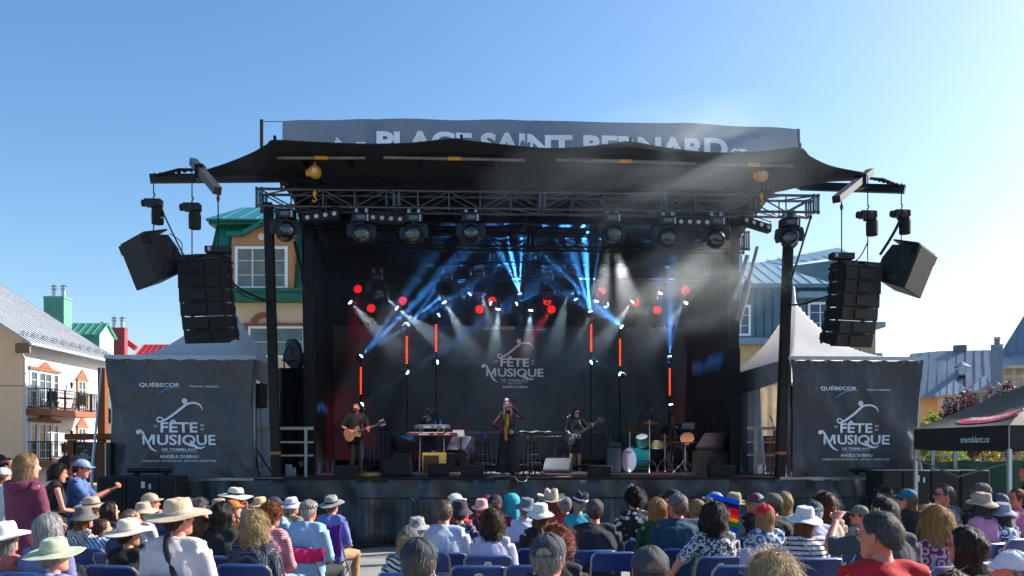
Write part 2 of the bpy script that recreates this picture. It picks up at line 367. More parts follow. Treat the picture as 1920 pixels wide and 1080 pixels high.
dp = MB(); dp.tube([(ov + .05, -.5, ZE - .15), (.15, -.4, ZE - .6), (.10, -.06, ZE - .9), (.10, -.06, .1)], .05, 8); dp.build('downpipe', M('#c9ccd2', .5), h)
MB().box(-.05, ov, -.7, -.55, ZE - .62, ZE - .1).build('soffit', M('#7d6449', .7), h)
def balcony(par, zf, y0, y1, dep, full=True):
    b = MB(); b.box(0.01, dep, y0, y1, zf - .32, zf); bo = b.build('balcony', M('#a05a3c', .7), par)
    r = MB(); hh = 1.07
    for z in (zf + .1, zf + hh): r.beam((dep - .05, y0, z), (dep - .05, y1, z), .05); r.beam((.05, y0 + .03, z), (dep - .05, y0 + .03, z), .05); r.beam((.05, y1 - .03, z), (dep - .05, y1 - .03, z), .05)
    r.beam((dep - .05, y0, zf + hh - .16), (dep - .05, y1, zf + hh - .16), .03)
    n = int((y1 - y0) / .125)
    for i in range(n + 1): y = y0 + (y1 - y0) * i / n; r.beam((dep - .05, y, zf), (dep - .05, y, zf + hh), .022 if i % 12 else .06)
    for i in range(1, 11): x = dep * i / 11; r.beam((x, y0 + .03, zf), (x, y0 + .03, zf + hh), .022); r.beam((x, y1 - .03, zf), (x, y1 - .03, zf + hh), .022)
    r.build('railing', M('#1a1c20', .45, .6), bo); return bo
def french(par, z0, c2='#93a7bd'):
    for (y, wd) in ((.9, .75), (2.05, 1.35), (3.15, .62)): window(par, (0, y, z0 + 1.1), wd, 2.0, 'y', 2 if wd > 1 else 1, 4, .09, '#dfe3ea', '#3c4a5c', out=1)
    MB().box(0.0, .12, .42, 3.6, z0 + 2.15, z0 + 2.32).build('lintel', ORNG, par)
    t = MB(); t.add([(0.0, 1.35, z0 + 2.33), (0.0, 2.75, z0 + 2.33), (0.0, 2.05, z0 + 2.68), (.13, 1.35, z0 + 2.33), (.13, 2.75, z0 + 2.33), (.13, 2.05, z0 + 2.68)], [(0, 2, 1), (3, 4, 5), (0, 1, 4, 3), (1, 2, 5, 4), (2, 0, 3, 5)]); t.build('pediment', ORNG, par)
for z0 in (4.25, 1.42):
    french(h, z0); balcony(h, z0, .25, 5.5, 1.35)
    window(h, (0, 6.15, z0 + 1.15), .95, 1.65, 'y', 2, 3, .08, '#e4e6ea', '#4a5560', out=1, trim='#a8653d')
    t = MB(); yc = 6.15; zt = z0 + 2.13; t.add([(0, yc - .6, zt), (0, yc + .6, zt), (0, yc, zt + .5), (.12, yc - .6, zt), (.12, yc + .6, zt), (.12, yc, zt + .5)], [(0, 2, 1), (3, 4, 5), (0, 1, 4, 3), (1, 2, 5, 4), (2, 0, 3, 5)]); t.build('pediment', ORNG, h)
    lm = MB(); yl = 4.5; zl = z0 + 1.75; lm.tube([(.01, yl, zl), (.12, yl, zl + .06), (.26, yl, zl - .02)], .02, 6); lm.lathe([(.03, .0), (.1, -.04), (.09, -.07), (.07, -.3), (.03, -.34), (.01, -.42)], (.26, yl, zl), 8); lm.build('wall_lantern', M('#1c1b1c', .5, .5), h)
# balcony furniture
def patio_chair(loc, rz, lab):
    t = thing('patio_chair', lab, 'chair', loc, rz); mt = M('#191b1f', .6)
    MB().box(-.25, .25, -.25, .25, .40, .44).build('seat', mt, t); b = MB(); b.tube([(-.22, -.24, .42), (-.22, -.36, 1.0), (.22, -.36, 1.0), (.22, -.24, .42)], .018, 6); b.sheet(lambda a, c: (-.21 + .42 * a, -.25 - .11 * c, .45 + .53 * c), 1, 2, .012); b.build('backrest', mt, t)
    for a in (-.22, .22):
        for c in (-.22, .22): MB().cyl((a, c, 0), (a, c, .41), .014, 6).build('leg', mt, t)
patio_chair((HX + .75, 47.4, 4.26), .5, 'dark mesh patio chair at the near end of the upper balcony')
patio_chair((HX + .75, 50.3, 4.26), 2.9, 'dark mesh patio chair beyond the table on the upper balcony')
patio_chair((HX + .75, 49.0, 1.43), .3, 'dark mesh patio chair on the lower balcony')
t = thing('patio_table', 'dark patio table on the upper balcony', 'table', (HX + .7, 48.9, 4.26)); MB().box(-.35, .35, -.7, .7, .68, .72).build('tabletop', M('#1d2024', .6), t, bev=.01)
for a in (-.3, .3):
    for c in (-.6, .6): MB().cyl((a, c, 0), (a, c, .68), .02, 6).build('leg', M('#1d2024', .6), t)
# ---- green roofed house beyond it
h = thing('green_house', 'long house with a pale green metal roof, boarded green chimney box and a dormer', 'house', (-26, 57.5, 0))
MB().box(-14, -.2, .3, 14.2, 0, 3.7).build('wall', M('#c8b9a0', .85), h)
rf = MB(); seam_roof(rf, (1.2, 0, 3.6), (1.2, 14.5, 3.6), (-19, 14.5, 3.6 + .645 * 20.2), (-19, 0, 3.6 + .645 * 20.2), .38, .05); rg = rf.build('roof', M('#7fa698', .4, .15, var=.08), h)
MB().beam((1.2, 14.55, 3.7), (-19, 14.55, 3.7 + .645 * 20.2), .3, .32).build('verge_board', GREEN, rg)
def chimney(par, x0, x1, y0, y1, z0, z1, m, fl=1.0, nb=5):
    c = MB(); c.box(x0, x1, y0, y1, z0, z1); 
    for i in range(nb + 1): x = x0 + (x1 - x0) * i / nb; c.box(x - .015, x + .015, y0 - .02, y0 - .002, z0, z1 - .1)
    c.box(x0 - .04, x1 + .04, y0 - .04, y1 + .04, z1 - .001 - .1, z1 + .04); co = c.build('chimney', m, par)
    for k in (.3, .78): f = MB(); flue(f, x0 + (x1 - x0) * k, (y0 + y1) / 2, z1 + .04, fl); f.build('flue', M('#aab1b8', .25, .9), co)
YC = 60.0; s_ = FPX / YC; cx0, cx1 = -(960 - 84) / s_, -(960 - 121) / s_
chimney(h, cx0 + 26, cx1 + 26, 2.4, 3.5, 6.0, 2 + (845 - 557) / s_, M('#5f9486', .55, var=.09), 1.15)
# dormer
YD = 61.0; s_ = FPX / YD; X = lambda px: (px - 960) / s_ + 26; Z = lambda py: 2 + (845 - py) / s_
d = MB(); y0, y1 = 3.4, 5.6; xl, xr = X(135), X(187); d.box(xl - 1.5, xr, y0, y1, 4, Z(625)); d.build('dormer', GREEN, h)
gd = MB(); gd.add([(xr, y0, Z(625)), (xr, y1, Z(625)), (xr, (y0 + y1) / 2, Z(603))] + [(xl - 1.5, y0, Z(625)), (xl - 1.5, y1, Z(625)), (xl - 1.5, (y0 + y1) / 2, Z(603))], [(0, 1, 2), (3, 5, 4), (0, 2, 5, 3), (1, 4, 5, 2)]); gd.build('dormer_gable', M('#9cc7b8', .5), h)
dr = MB(); seam_roof(dr, (xl - 1.5, y0 - .25, Z(628)), (xr + .15, y0 - .25, Z(628)), (xr + .15, (y0 + y1) / 2, Z(602)), (xl - 1.5, (y0 + y1) / 2, Z(602)), .5, .05); seam_roof(dr, (xr + .15, y1 + .25, Z(628)), (xl - 1.5, y1 + .25, Z(628)), (xl - 1.5, (y0 + y1) / 2, Z(602)), (xr + .15, (y0 + y1) / 2, Z(602)), .5, .05); dr.build('dormer_roof', M('#4f9480', .4, .2), h)
MB().box(xr + .002, xr + .03, y0 + .05, y1 - .05, 5.5, Z(625)).build('dormer_front', M('#a9cfc2', .6), h)
window(h, (xr + .03, 4.5, 6.95 + 1.55), 1.25, 1.9, 'y', 2, 3, .09, '#f0f2f4', '#9fb3c6', out=1)
# ---- red roofed house
h = thing('red_house', 'house with a red metal roof and red boarded chimney box behind the green dormer', 'house', (-30, 82, 0))
s_ = FPX / 84.0; X = lambda px: (px - 960) / s_ + 30; Z = lambda py: 2 + (845 - py) / s_
MB().box(X(120), X(290), 2, 9, 0, Z(665)).build('wall', CREAM, h)
chimney(h, X(205), X(237), 1.6, 2.3, 6, Z(616), M('#a03a42', .55, var=.1), 1.4)
rf = MB(); seam_roof(rf, (X(236), 1.7, Z(690)), (X(296), 1.7, Z(690)), (X(285), 6, Z(648) + .6), (X(238), 6, Z(648) + .6), .6, .06); rf.build('roof', RED, h)
r2 = MB(); r2.beam((X(134), 8, Z(590)), (X(158), 8, Z(606)), .5, .5); r2.beam((X(158), 8, Z(606)), (X(205), 8, Z(640)), .5, .5); r2.build('verge_board', M('#a81f30', .5), h)
# ---- teal mansard house behind the left tower
Yb = 42.0; h = thing('mansard_house', 'house with a dark green mansard and a peach gabled dormer behind the left speakers', 'house', (0, Yb, 0))
s_ = FPX / Yb; X = lambda px: (px - 960) / s_; Z = lambda py: 2 + (845 - py) / s_
MB().box(X(436), X(640), .3, 12, 0, Z(566)).build('wall', M('#d6b894', .85, var=.06, bump=.15), h)
m = MB(); a0, b0 = X(372), X(700)
zt, zb = Z(416), Z(566)
m.add([(X(392), 1.0, zt), (b0, 1.0, zt), (b0, .1, zb), (a0, .1, zb), (X(392), 10, zt), (b0, 10, zt), (b0, 11, zb), (a0, 11, zb)], [(0, 3, 2, 1), (4, 5, 6, 7), (0, 4, 7, 3), (1, 2, 6, 5), (0, 1, 5, 4), (3, 7, 6, 2)]); m.build('mansard', TEAL, h)
ms = MB()
for px_ in range(394, 600, 27): ms.beam((X(px_ - (14 if px_ < 420 else 4)), .06, zb), (X(px_), .97, zt), .05, .05)
ms.build('seam', M('#0f5c4c', .5), h)
c = MB(); c.box(X(386), b0, .35, 1.3, Z(417), Z(409)); c.box(X(384), b0, .2, 1.3, Z(412), Z(408)); c.box(X(428), b0, -.35, .1, Z(566), Z(547)); c.box(X(426), b0, -.5, .1, Z(550), Z(543)); c.build('cornice', M('#12614f', .5), h, bev=.02)
r = MB(); fq = Frame(960, Yb, 0); a_ = fq(384, 410, .2); b_ = fq(700, 410, .2); c_ = fq(640, 389, 4); d_ = fq(455, 389, 4); hip_face(r, [a_, b_, c_, d_], .75, .06); hip_face(r, [(a_[0], 9, a_[2]), a_, d_], .75, .06); r.build('roof', M('#2f7d88', .35, .3, var=.12, vscale=1), h)
dm = MB(); xa, xb, xm = X(437), X(549), X(496)
dm.prism([(xa, Z(545)), (xb, Z(545)), (xb, Z(446)), (xm, Z(425)), (xa, Z(446))], -.18, 1.2); dm.build('dormer', M('#bf855a', .8, var=.06, bump=.1), h)
dc = MB(); ot = [(xa - .18, Z(442)), (xa + .55, Z(442)), (xm, Z(421)), (xb - .55, Z(442)), (xb + .18, Z(442))]
for p, q in zip(ot, ot[1:]): dc.beam((p[0], -.2, p[1]), (q[0], -.2, q[1]), .55, .2)
dc.build('dormer_trim', TEAL, h)
MB().cyl((X(493), -.19, Z(446)), (X(493), -.24, Z(446)), .17, 20).build('roundel', M('#d8ceb4', .7), h)
window(h, (X(492.5), -.19, Z(504)), 98 / s_, 80 / s_, 'x', 3, 3, .13, '#eceef0', '#66624e')
window(h, (X(516), .3, Z(640)), 108 / s_, 60 / s_, 'x', 2, 2, .12, '#e6e8e8', '#4a5247', trim='#8a4f35')
ar = MB(); ar.ring([[(X(492) + q * math.cos(t), yy, Z(610) + q * math.sin(t)) for t in [math.pi * i / 14 for i in range(15)]] for yy, q in ((.28, .42), (.14, .42), (.14, .66), (.28, .66))], close=False, caps=False); ar.build('arch_trim', M('#8a4f35', .7), h)
# ---- blue mansard house behind the right tower
Yb = 46.0; h = thing('blue_house', 'house with a slate blue mansard, white windows and ochre lower wall behind the right tower', 'house', (0, Yb, 0))
s_ = FPX / Yb; X = lambda px: (px - 960) / s_; Z = lambda py: 2 + (845 - py) / s_
BL = M('#54737f', .55, var=.1, vscale=1.5)
MB().box(X(1280), X(1560), .3, 11, 0, Z(640)).build('wall', M('#c6a878', .85, var=.06), h)
MB().box(X(1300), X(1560), 0, 11, Z(640), Z(538)).build('mansard', BL, h)
ms = MB()
for px_ in range(1385, 1560, 16): ms.box(X(px_) - .03, X(px_) + .03, -.05, 0.0, Z(634), Z(542))
ms.build('seam', M('#35586a', .5), h)
c = MB(); c.box(X(1290), X(1566), -.45, .1, Z(541), Z(534)); c.box(X(1290), X(1566), -.3, .1, Z(646), Z(634)); c.build('cornice', M('#6d8ea0', .5), h, bev=.02)
r = MB(); fq = Frame(960, Yb, 0); a_ = fq(1280, 535, -.5); b_ = fq(1572, 535, -.5); c_ = fq(1432, 492, 5); d_ = fq(1300, 492, 5); hip_face(r, [a_, b_, c_, d_], .62, .06); hip_face(r, [b_, (b_[0], 11, b_[2]), c_], .62, .06)
hip_face(r, [fq(1425, 505, 7), fq(1600, 478, 7), fq(1572, 464, 10), fq(1425, 492, 10)], .7, .06); r.build('roof', M('#7c9aaa', .4, .2, var=.12, vscale=1), h)
uw0, uw1 = fq(1470, 530, 7.3), fq(1590, 485, 7.3); MB().add([(uw0[0], 7.3, uw0[2]), (uw1[0], 7.3, uw0[2]), (uw1[0], 7.3, uw1[2]), (uw0[0], 7.3, fq(1470, 500, 7.3)[2]), (uw0[0], 10, uw0[2]), (uw1[0], 10, uw0[2]), (uw1[0], 10, uw1[2]), (uw0[0], 10, uw1[2] - .8)], [(0, 1, 2, 3), (4, 7, 6, 5), (0, 3, 7, 4), (1, 5, 6, 2), (3, 2, 6, 7)]).build('upper_wall', BL, h)
MB().box(X(1388), X(1422), 3.2, 6, Z(535), Z(452)).build('chimney', M('#5f8aa0', .5, var=.06), h)
window(h, (X(1388), -.02, Z(601)), 38 / s_, 58 / s_, 'x', 2, 3, .12, '#e8edf2', '#24405c'); window(h, (X(1537), -.02, Z(596)), 46 / s_, 58 / s_, 'x', 2, 3, .12, '#e8edf2', '#24405c')
MB().box(X(1492), X(1580), -.4, .1, Z(560), Z(549)).build('window_hood', M('#7e9db0', .5), h)
MB().prism([(X(1560), 0), (X(1664), 0), (X(1664), Z(606)), (X(1560), Z(606))], 1.5, 8).build('side_wall', M('#b39a7c', .85, var=.08), h)
c = MB(); c.box(X(1560), X(1676), 1.0, 8.3, Z(608), Z(598)); c.box(X(1558), X(1670), 1.0, 1.45, Z(668), Z(658)); c.build('side_cornice', M('#8b9298', .5), h)
# ---- slate roofed village at the far right
F1 = Frame(1780, 62); f = F1; h = f.thing('lodge', 'cream lodge with steep blue grey metal hipped roofs and dormer at the right', 'house')
MB().box(f(1668, 745)[0], f(1905, 745)[0], 1.2, 14, 0, f(1780, 744, 1)[2]).build('wall', CREAM, h)
r = MB(); hip_face(r, [f(1655, 748, 0), f(1775, 745, 0), f(1763, 658, 7), f(1708, 663, 7)], .55, .06); hip_face(r, [f(1775, 745, 0), f(1905, 745, 0), f(1868, 656, 7.2), f(1763, 658, 7)], .55, .06); r.build('roof', ROOF_M, h)
for (xa, xb, xm, yt, yb, yy) in ((1752, 1828, 1789, 712, 740, -1.8), (1812, 1884, 1848, 702, 732, -1.5)):
    r = MB(); pk_ = f(xm, yt, yy + 2.2); a_, b_ = f(xa, yb, yy), f(xb, yb, yy); c_, d_ = (b_[0], yy + 5, b_[2]), (a_[0], yy + 5, a_[2]); hip_face(r, [a_, b_, pk_], .4, .05); hip_face(r, [d_, a_, pk_], .4, .05); hip_face(r, [b_, c_, pk_], .4, .05)
    ro = r.build('bay_roof', M('#8a99a8', .4, .2, var=.12), h); MB().box(a_[0] + .05, b_[0] - .05, yy - .05, yy + .2, a_[2] - .2, a_[2] - .02).build('fascia', M('#c9bda3', .6), ro)
    bo = MB().box(a_[0] + .2, b_[0] - .2, yy + .3, yy + 5, 0, a_[2] - .15).build('bay_wall', CREAM, h); window(bo, f(xm, yb + 20, yy + .3), 1.6, 1.0, 'x', 3, 1, .1, '#d9d8d0', '#6c7784')
d0, d1 = f(1797, 703, 1.5), f(1811, 686, 1.5); do = MB().box(d0[0], d1[0], 1.5, 6, d0[2], d1[2]).build('dormer', M('#8fa9c2', .5), h); r = MB(); r.lathe([(.62, 0), (.2, .28), (.02, .4)], ((d0[0] + d1[0]) / 2, 2.3, d1[2]), 8); r.build('dormer_roof', ROOF_M, do)
window(do, ((d0[0] + d1[0]) / 2, 1.49, (d0[2] + d1[2]) / 2), .32, .5, 'x', 1, 1, .06, '#c4d3e0', '#a8bac9', grille=False)
v0, v1 = f(1787, 660, 7), f(1813, 646, 7); MB().box(v0[0], v1[0], 7, 9, v0[2], v1[2]).build('roof_vent', M('#5a6872', .6), h, bev=.03)
f = Frame(1870, 56); h2 = f.thing('tower_house', 'cream house with a steep blue grey turret roof at the right edge', 'house')
w0 = f(1878, 684); MB().box(w0[0], w0[0] + 9, 0, 9, 0, w0[2]).build('wall', M('#cdb78e', .85, var=.05), h2)
t = MB()
for px_ in (1881, 1901, 1922): x = f(px_, 700)[0]; t.box(x - .12, x + .12, -.05, .0, f(px_, 745)[2], f(px_, 686)[2])
for py_ in (706, 729): z = f(1890, py_)[2]; t.box(w0[0], w0[0] + 9, -.06, .0, z - .12, z + .12)
t.build('timbering', M('#cfcabb', .6), h2)
r = MB(); hip_face(r, [f(1862, 686, -.7), f(2060, 684, -.7), f(2020, 640, 2.5), f(1885, 661, 2.5)], .5, .05); hip_face(r, [f(1872, 668, 1.5), f(2060, 668, 1.5), f(1962, 528, 5), f(1958, 530, 5)], .5, .06); r.build('roof', M('#7f8b98', .4, .2, var=.1), h2)
z = f(1870, 686, -.7)[2]; MB().box(f(1861, 686, -.7)[0], w0[0] + 9, -.85, -.2, z - .22, z - .02).build('fascia', M('#c9bda3', .6), h2)
c0, c1 = f(1858, 700, -2), f(1880, 645, -2); c = MB(); c.box(c0[0], c1[0], -2, -.9, 0, c1[2])
for i in range(6): x = c0[0] + (c1[0] - c0[0]) * i / 5; c.box(x - .02, x + .02, -2.04, -2.0, 0, c1[2])
co = c.build('chimney', M('#7d8fa3', .5), h2)
for k in (.4, .65): fl_ = MB(); flue(fl_, c0[0] + (c1[0] - c0[0]) * k, -1.4, c1[2], .7); fl_.build('flue', M('#7a8288', .3, .8), co)
# ---------------------------------------------------------------- trees: trunk, limbs, crown of leaf faces
def leaf_cloud(blobs, n, size, seed, per=1):
    rng = np.random.default_rng(seed); vs = []; fs = []; tot = sum(b[3] ** 2 for b in blobs)
    for (x, y, z, r) in blobs:
        k = int(n * r * r / tot); clumps = rng.normal(size=(max(6, k // 26), 3)); clumps /= np.linalg.norm(clumps, axis=1)[:, None]; clumps *= r * rng.uniform(.35, 1.0, (len(clumps), 1))
        idx = rng.integers(0, len(clumps), k); c = clumps[idx] + rng.normal(size=(k, 3)) * r * .16 + np.array([x, y, z])
        a = rng.normal(size=(k, 3)); a /= np.linalg.norm(a, axis=1)[:, None]; b = np.cross(a, rng.normal(size=(k, 3))); b /= np.linalg.norm(b, axis=1)[:, None]
        sz_ = size * rng.uniform(.6, 1.3, (k, 1)); q = np.stack([c - a * sz_, c + b * sz_ * .5, c + a * sz_, c - b * sz_ * .5], 1).reshape(-1, 3)
        o = len(vs); vs += [tuple(p) for p in q]; fs += [(o + 4 * i, o + 4 * i + 1, o + 4 * i + 2, o + 4 * i + 3) for i in range(k)]
    return vs, fs
def tree(name, label, loc, hgt, blobs, n, size, mat, seed, bark='#4a3a2e'):
    t = thing(name, label, 'tree' if 'tree' in name else 'shrub', loc)
    tk = MB(); tk.tube([(0, 0, -.1), (.05, 0, hgt * .3), (0, .05, hgt * .6)], [hgt * .035, hgt * .028, hgt * .015], 9)
    rnd = random.Random(seed)
    for (x, y, z, r) in blobs: tk.tube([(0, 0, hgt * .25 * rnd.uniform(.8, 1.3)), (x * .5, y * .5, z * .72), (x, y, z)], [hgt * .016, hgt * .010, .01], 6)
    tk.build('trunk', M(bark, .9, bump=.4), t); v_, f_ = leaf_cloud(blobs, n, size, seed); MB().add(v_, f_).build('crown', mat, t, smooth=False)
PURP = M('#5a3036', .45, var=.4, vscale=3, trans=.35)
LEAFG = M('#7d9c34', .5, var=.35, vscale=3, trans=.4)
c = P(1850, 790, 30)
tree('plum_tree', 'purple leaved plum tree behind the black canopy tent', (c.x, 30, 0), 4.4, [(-1.3, 0, 2.9, .62), (-.6, .2, 3.4, .7), (.1, 0, 3.1, .8), (.6, -.2, 3.75, .7), (1.3, 0, 3.6, .8), (.2, .4, 2.5, .9), (-.9, .2, 2.4, .8), (1.5, .2, 2.9, .9), (-1.75, .1, 2.5, .4), (2.1, 0, 3.9, .7)], 9000, .075, PURP, 3)
c = P(1748, 800, 28)
tree('leafy_shrub', 'bright green leafy shrub between the right banner and the plum tree', (c.x, 28, 0), 2.9, [(-.3, 0, 2.4, .5), (.3, 0, 2.0, .6), (-.1, 0, 1.4, .7), (.5, 0, 1.4, .6), (.0, 0, 3.0, .25)], 3200, .07, LEAFG, 5)
tree('hedge_shrub', 'yellowing hedge shrub seen under the black canopy tent', (P(1860, 850, 24).x, 24, 0), 2.0, [(-1.2, 0, 1.5, .5), (-.4, 0, 1.6, .5), (.4, 0, 1.5, .5), (1.2, 0, 1.6, .55), (.8, 0, 1.0, .6), (-.8, 0, 1.0, .6)], 4200, .05, M('#8a7a2c', .5, var=.5, vscale=5, trans=.3), 9)
# green windbreak fence at the right
t = thing('mesh_fence', 'dark green windbreak mesh fence behind the canopy tent', 'fence', (P(1830, 860, 19).x, 19, 0))
MB().sheet(lambda a, b: (-1.6 + 5.2 * a, .03 * math.sin(a * 40), .05 + 1.72 * b + .02 * math.sin(a * 30)), 80, 4, .01).build('mesh_panel', M('#0f3d2c', .7, var=.35, vscale=18), t)
for x in (-1.55, .2, 1.9, 3.5): MB().cyl((x, .06, 0), (x, .06, 1.9), .03, 8).build('post', M('#6d7074', .4, .7), t)
# ---------------------------------------------------------------- the stage (its own frame: u along the front, v depth, z up)
BLK = M('#0c0d0f', .75, var=.3, vscale=2, bump=.15, bscale=20)
BLKF = M('#101215', .85, var=.35, vscale=1.5, bump=.3, bscale=8)       # black fabric
SKIRT = M('#30363a', .45, var=.3, vscale=2.2, bump=.4, bscale=5, spec=.6)
STEEL = M('#5b6066', .4, .75, var=.15); ALU = M('#a9a9a6', .38, .8, var=.12, vscale=6); DKST = M('#17191d', .45, .7, var=.2, vscale=5)
YEL = M('#d99a10', .45, var=.1); DECK = M('#3a2529', .6, var=.3, vscale=2, bump=.2, bscale=30)
SPK = M('#0f1013', .55, var=.2, vscale=8, bump=.25, bscale=180); GRILLE = M('#08090b', .5, .3, var=.2, vscale=30, bump=.5, bscale=300)
uL, uR = su(330, 0), su(1680, 0)
st = sthing('concert_stage', 'large black outdoor concert stage with a dark fabric roof and black skirt', 'stage', 0, 0, 0)
MB().box(su(200, 0), su(1742, 0), .05, 8.6, FZ - .12, FZ).build('deck', DECK, st)
# skirt with hanging folds
rs = random.Random(5)
def fold(x, z, top=1.38):
    k = (top - z) / top
    return -2.2 * (.035 * math.sin(x * 5.1 + 1.3 * math.sin(x * 1.7)) + .03 * math.sin(x * 11 + 2 * math.sin(x * .9) + z * 1.2) + .05 * noise.noise(Vector((x * 1.3, z * 1.8, 2))) * 2 + .03 * math.sin(7 * abs((x % 2.1) - 1.05) - 6 * z) * z) * (.35 + .9 * k)
us0, us1 = su(330, 0), su(1655, 0)
MB().sheet(lambda a, b: (us0 + (us1 - us0) * a, -.07 + fold(us0 + (us1 - us0) * a, 1.37 * b), .02 + 1.37 * b + .02 * abs(math.sin(a * 21)) * (1 - b)), 420, 14, .012).build('skirt', SKIRT, st, ang=80)
e = MB(); e.box(su(476, 0), su(1462, 0), -.02, .05, FZ - .09, FZ - .004); e.build('deck_edge', M('#15171a', .4, .5), st)
e = MB(); e.box(su(300, 0), su(530, 0), -.02, .05, FZ - .07, FZ + .006); e.box(su(1462, 0), su(1655, 0), -.02, .05, FZ - .07, FZ + .006); e.build('deck_trim', ALU, st)
# front leaning posts
for (pt, pb) in ((503, 518), (1480, 1462)):
    p = MB(); a = (su(pt, .1), .1, 7.1); b = (su(pb, .1), .1, FZ); p.tube([b, a], [(.085, .10)] * 2, sq=True); po = p.build('post', M('#1c1a19', .6, .3, var=.35, vscale=3), st)
    q = MB(); d_ = Vector(a) - Vector(b); c_ = Vector(b) + d_ * .05; q.tube([Vector(b) + d_ * .085, Vector(b) + d_ * .095], [(.09, .105)] * 2, sq=True); q.build('marker_band', M('#c4641c', .6), po)
# roof: flat black ceiling with beams, upturned fabric front
CZF = 7.55
uA, uB = su(556, .6) , su(1432, .6)
r = MB(); r.box(su(520, .6), su(1470, .6), .5, 7.6, CZF + .25, CZF + .35); r.build('roof_deck', BLKF, st)
rb = MB()
for v in (1.6, 3.0, 4.4, 5.8): rb.box(uA, uB, v, v + .1, CZF - .02, CZF + .24)
for k in range(7): u = uA + (uB - uA) * k / 6; rb.box(u - .05, u + .05, .5, 7.5, CZF + .04, CZF + .2)
rb.build('roof_beam', M('#0d0e10', .6, .3), st)
front = [(378, 322), (420, 309), (470, 289), (500, 272), (515, 264), (600, 268), (690, 271), (770, 269), (850, 261), (880, 265), (1020, 279), (1110, 275), (1180, 267), (1240, 277), (1330, 287), (1420, 286), (1497, 278), (1520, 295), (1560, 313), (1620, 325)]
fp = catmull(front, 19 * 8); VF = -1.6
rear = catmull([(376, 328), (480, 331), (560, 338), (700, 352), (1300, 364), (1440, 362), (1520, 346), (1622, 330)], 7 * 16)
def roofpt(a, b):
    i = a * (len(fp) - 1); k = min(int(i), len(fp) - 2); t = i - k; fx, fy = (fp[k][j] * (1 - t) + fp[k + 1][j] * t for j in (0, 1))
    pf = SP(fx, fy, VF)
    ry = np.interp(fx, [p[0] for p in rear], [p[1] for p in rear]); pr = SP(fx, ry, .5 if 560 < fx < 1440 else .5 - min(1.6, max(560 - fx, fx - 1440) / 60))
    q = pf.lerp(pr, b); q.z -= .12 * math.sin(math.pi * b); return q
MB().sheet(roofpt, 150, 8, .02, (0, 0, 1)).build('canopy', M('#191c20', .7, var=.3, vscale=2, bump=.4, bscale=3), st)
fl = MB(); fl.sheet(lambda a, b: (lambda p: p + Vector((0, 0, .03)))(roofpt(a, .9 + .1 * b)) if b < .5 else Vector((roofpt(a, 1).x * .985, .55 + b * 1.2, CZF + .34)), 60, 2, .02, (0, 0, 1)); 
for (px_, py_) in ((515, 264), (865, 262), (1182, 267), (1500, 278)):
    a = SP(px_, py_ - 6, VF); b = SP(px_ + (960 - px_) * .03, 350, .4); s_ = MB(); s_.beam(a, b, .05, .09); s_.build('roof_spar', DKST, st)
for (x0, y0, x1, y1) in ((520, 296, 685, 296), (719, 295, 984, 300), (1042, 299, 1303, 306), (1336, 307, 1488, 311)):
    a, b = SP(x0, y0, VF + .35), SP(x1, y1, VF + .35); t = MB(); t.cyl(a, b, .035, 10); to = t.build('roof_tube', M('#77766f', .4, .6, var=.3), st)
    y = MB(); m_ = Vector(a).lerp(Vector(b), .5); y.cyl(m_ + Vector((-.12, -.004, 0)), m_ + Vector((.12, -.004, 0)), .037, 10); y.build('yellow_sleeve', YEL, to)
    for f in (.24, .8):
        p = Vector(a).lerp(Vector(b), f); q = SP(960 + (p.x / 18 * FPX) * .95 + 30, 352, .5); sm = MB(); sm.beam(p, q, .06); sm.build('roof_strut', DKST, to)
# white knuckle beams: side walls and rear wall
for (px_, s) in ((575, -1), (1372, 1)):
    u = su(px_, 2.2); wl = MB(); wl.sheet(lambda a, b: (u + .05 * math.sin(a * 60) + (.10 * s * (b) if True else 0), 2.2 + 5.2 * a, FZ + (CZF - FZ) * b), 60, 4, .03, (s, 0, 0)); wl.build('side_wall', BLKF, st)
    # tapering fascia under the roof side
    f = MB(); ua = su(545 if s < 0 else 1440, .5); f.add([(ua, .5, CZF + .3), (u, 2.2, CZF + .3), (u, 2.2, CZF - .75), (ua, .5, CZF - .1)], [(0, 1, 2, 3)]); f.build('side_fascia', BLKF, st)
MB().sheet(lambda a, b: (su(575, 7.4) + (su(1372, 7.4) - su(575, 7.4)) * a, 7.4 + .04 * math.sin(a * 190), FZ + (CZF - FZ + .3) * b), 160, 2, .03).build('rear_wall', BLKF, st)
# door-like slit beside the drums is left between two curtains: see curtains below
# hydraulic side legs and telescopic props
for s, (pb, pt) in ((-1, (580, 590)), (1, (1376, 1368))):
    lg = MB(); u = su(pb, 2.0); lg.box(u - .12, u + .12, 1.9, 2.15, FZ, 4.4); lg.box(u - .10, u + .10, 1.92, 2.13, 4.4, CZF - .3); lg.build('corner_mast', M('#15181c', .5, .5, var=.25), st)
p = MB(); a = SP(1385, 600, 1.6); b = SP(1420, 462, .9); c = Vector(a).lerp(b, .55); p.cyl(a, c, .085, 10); p.cyl(c, b, .04, 10); p.build('hydraulic_prop', M('#8d9298', .3, .8), st)
p = MB(); a = SP(1376, 560, 1.2); b = SP(1402, 478, .9); p.cyl(a, b, .05, 10); p.build('hydraulic_prop', M('#8d9298', .3, .8), st)
p = MB(); a = SP(582, 575, 1.6); b = SP(552, 452, .9); c = Vector(a).lerp(b, .5); p.cyl(a, c, .07, 10); p.cyl(c, b, .035, 10); p.build('hydraulic_prop', M('#1b1e22', .4, .6), st)
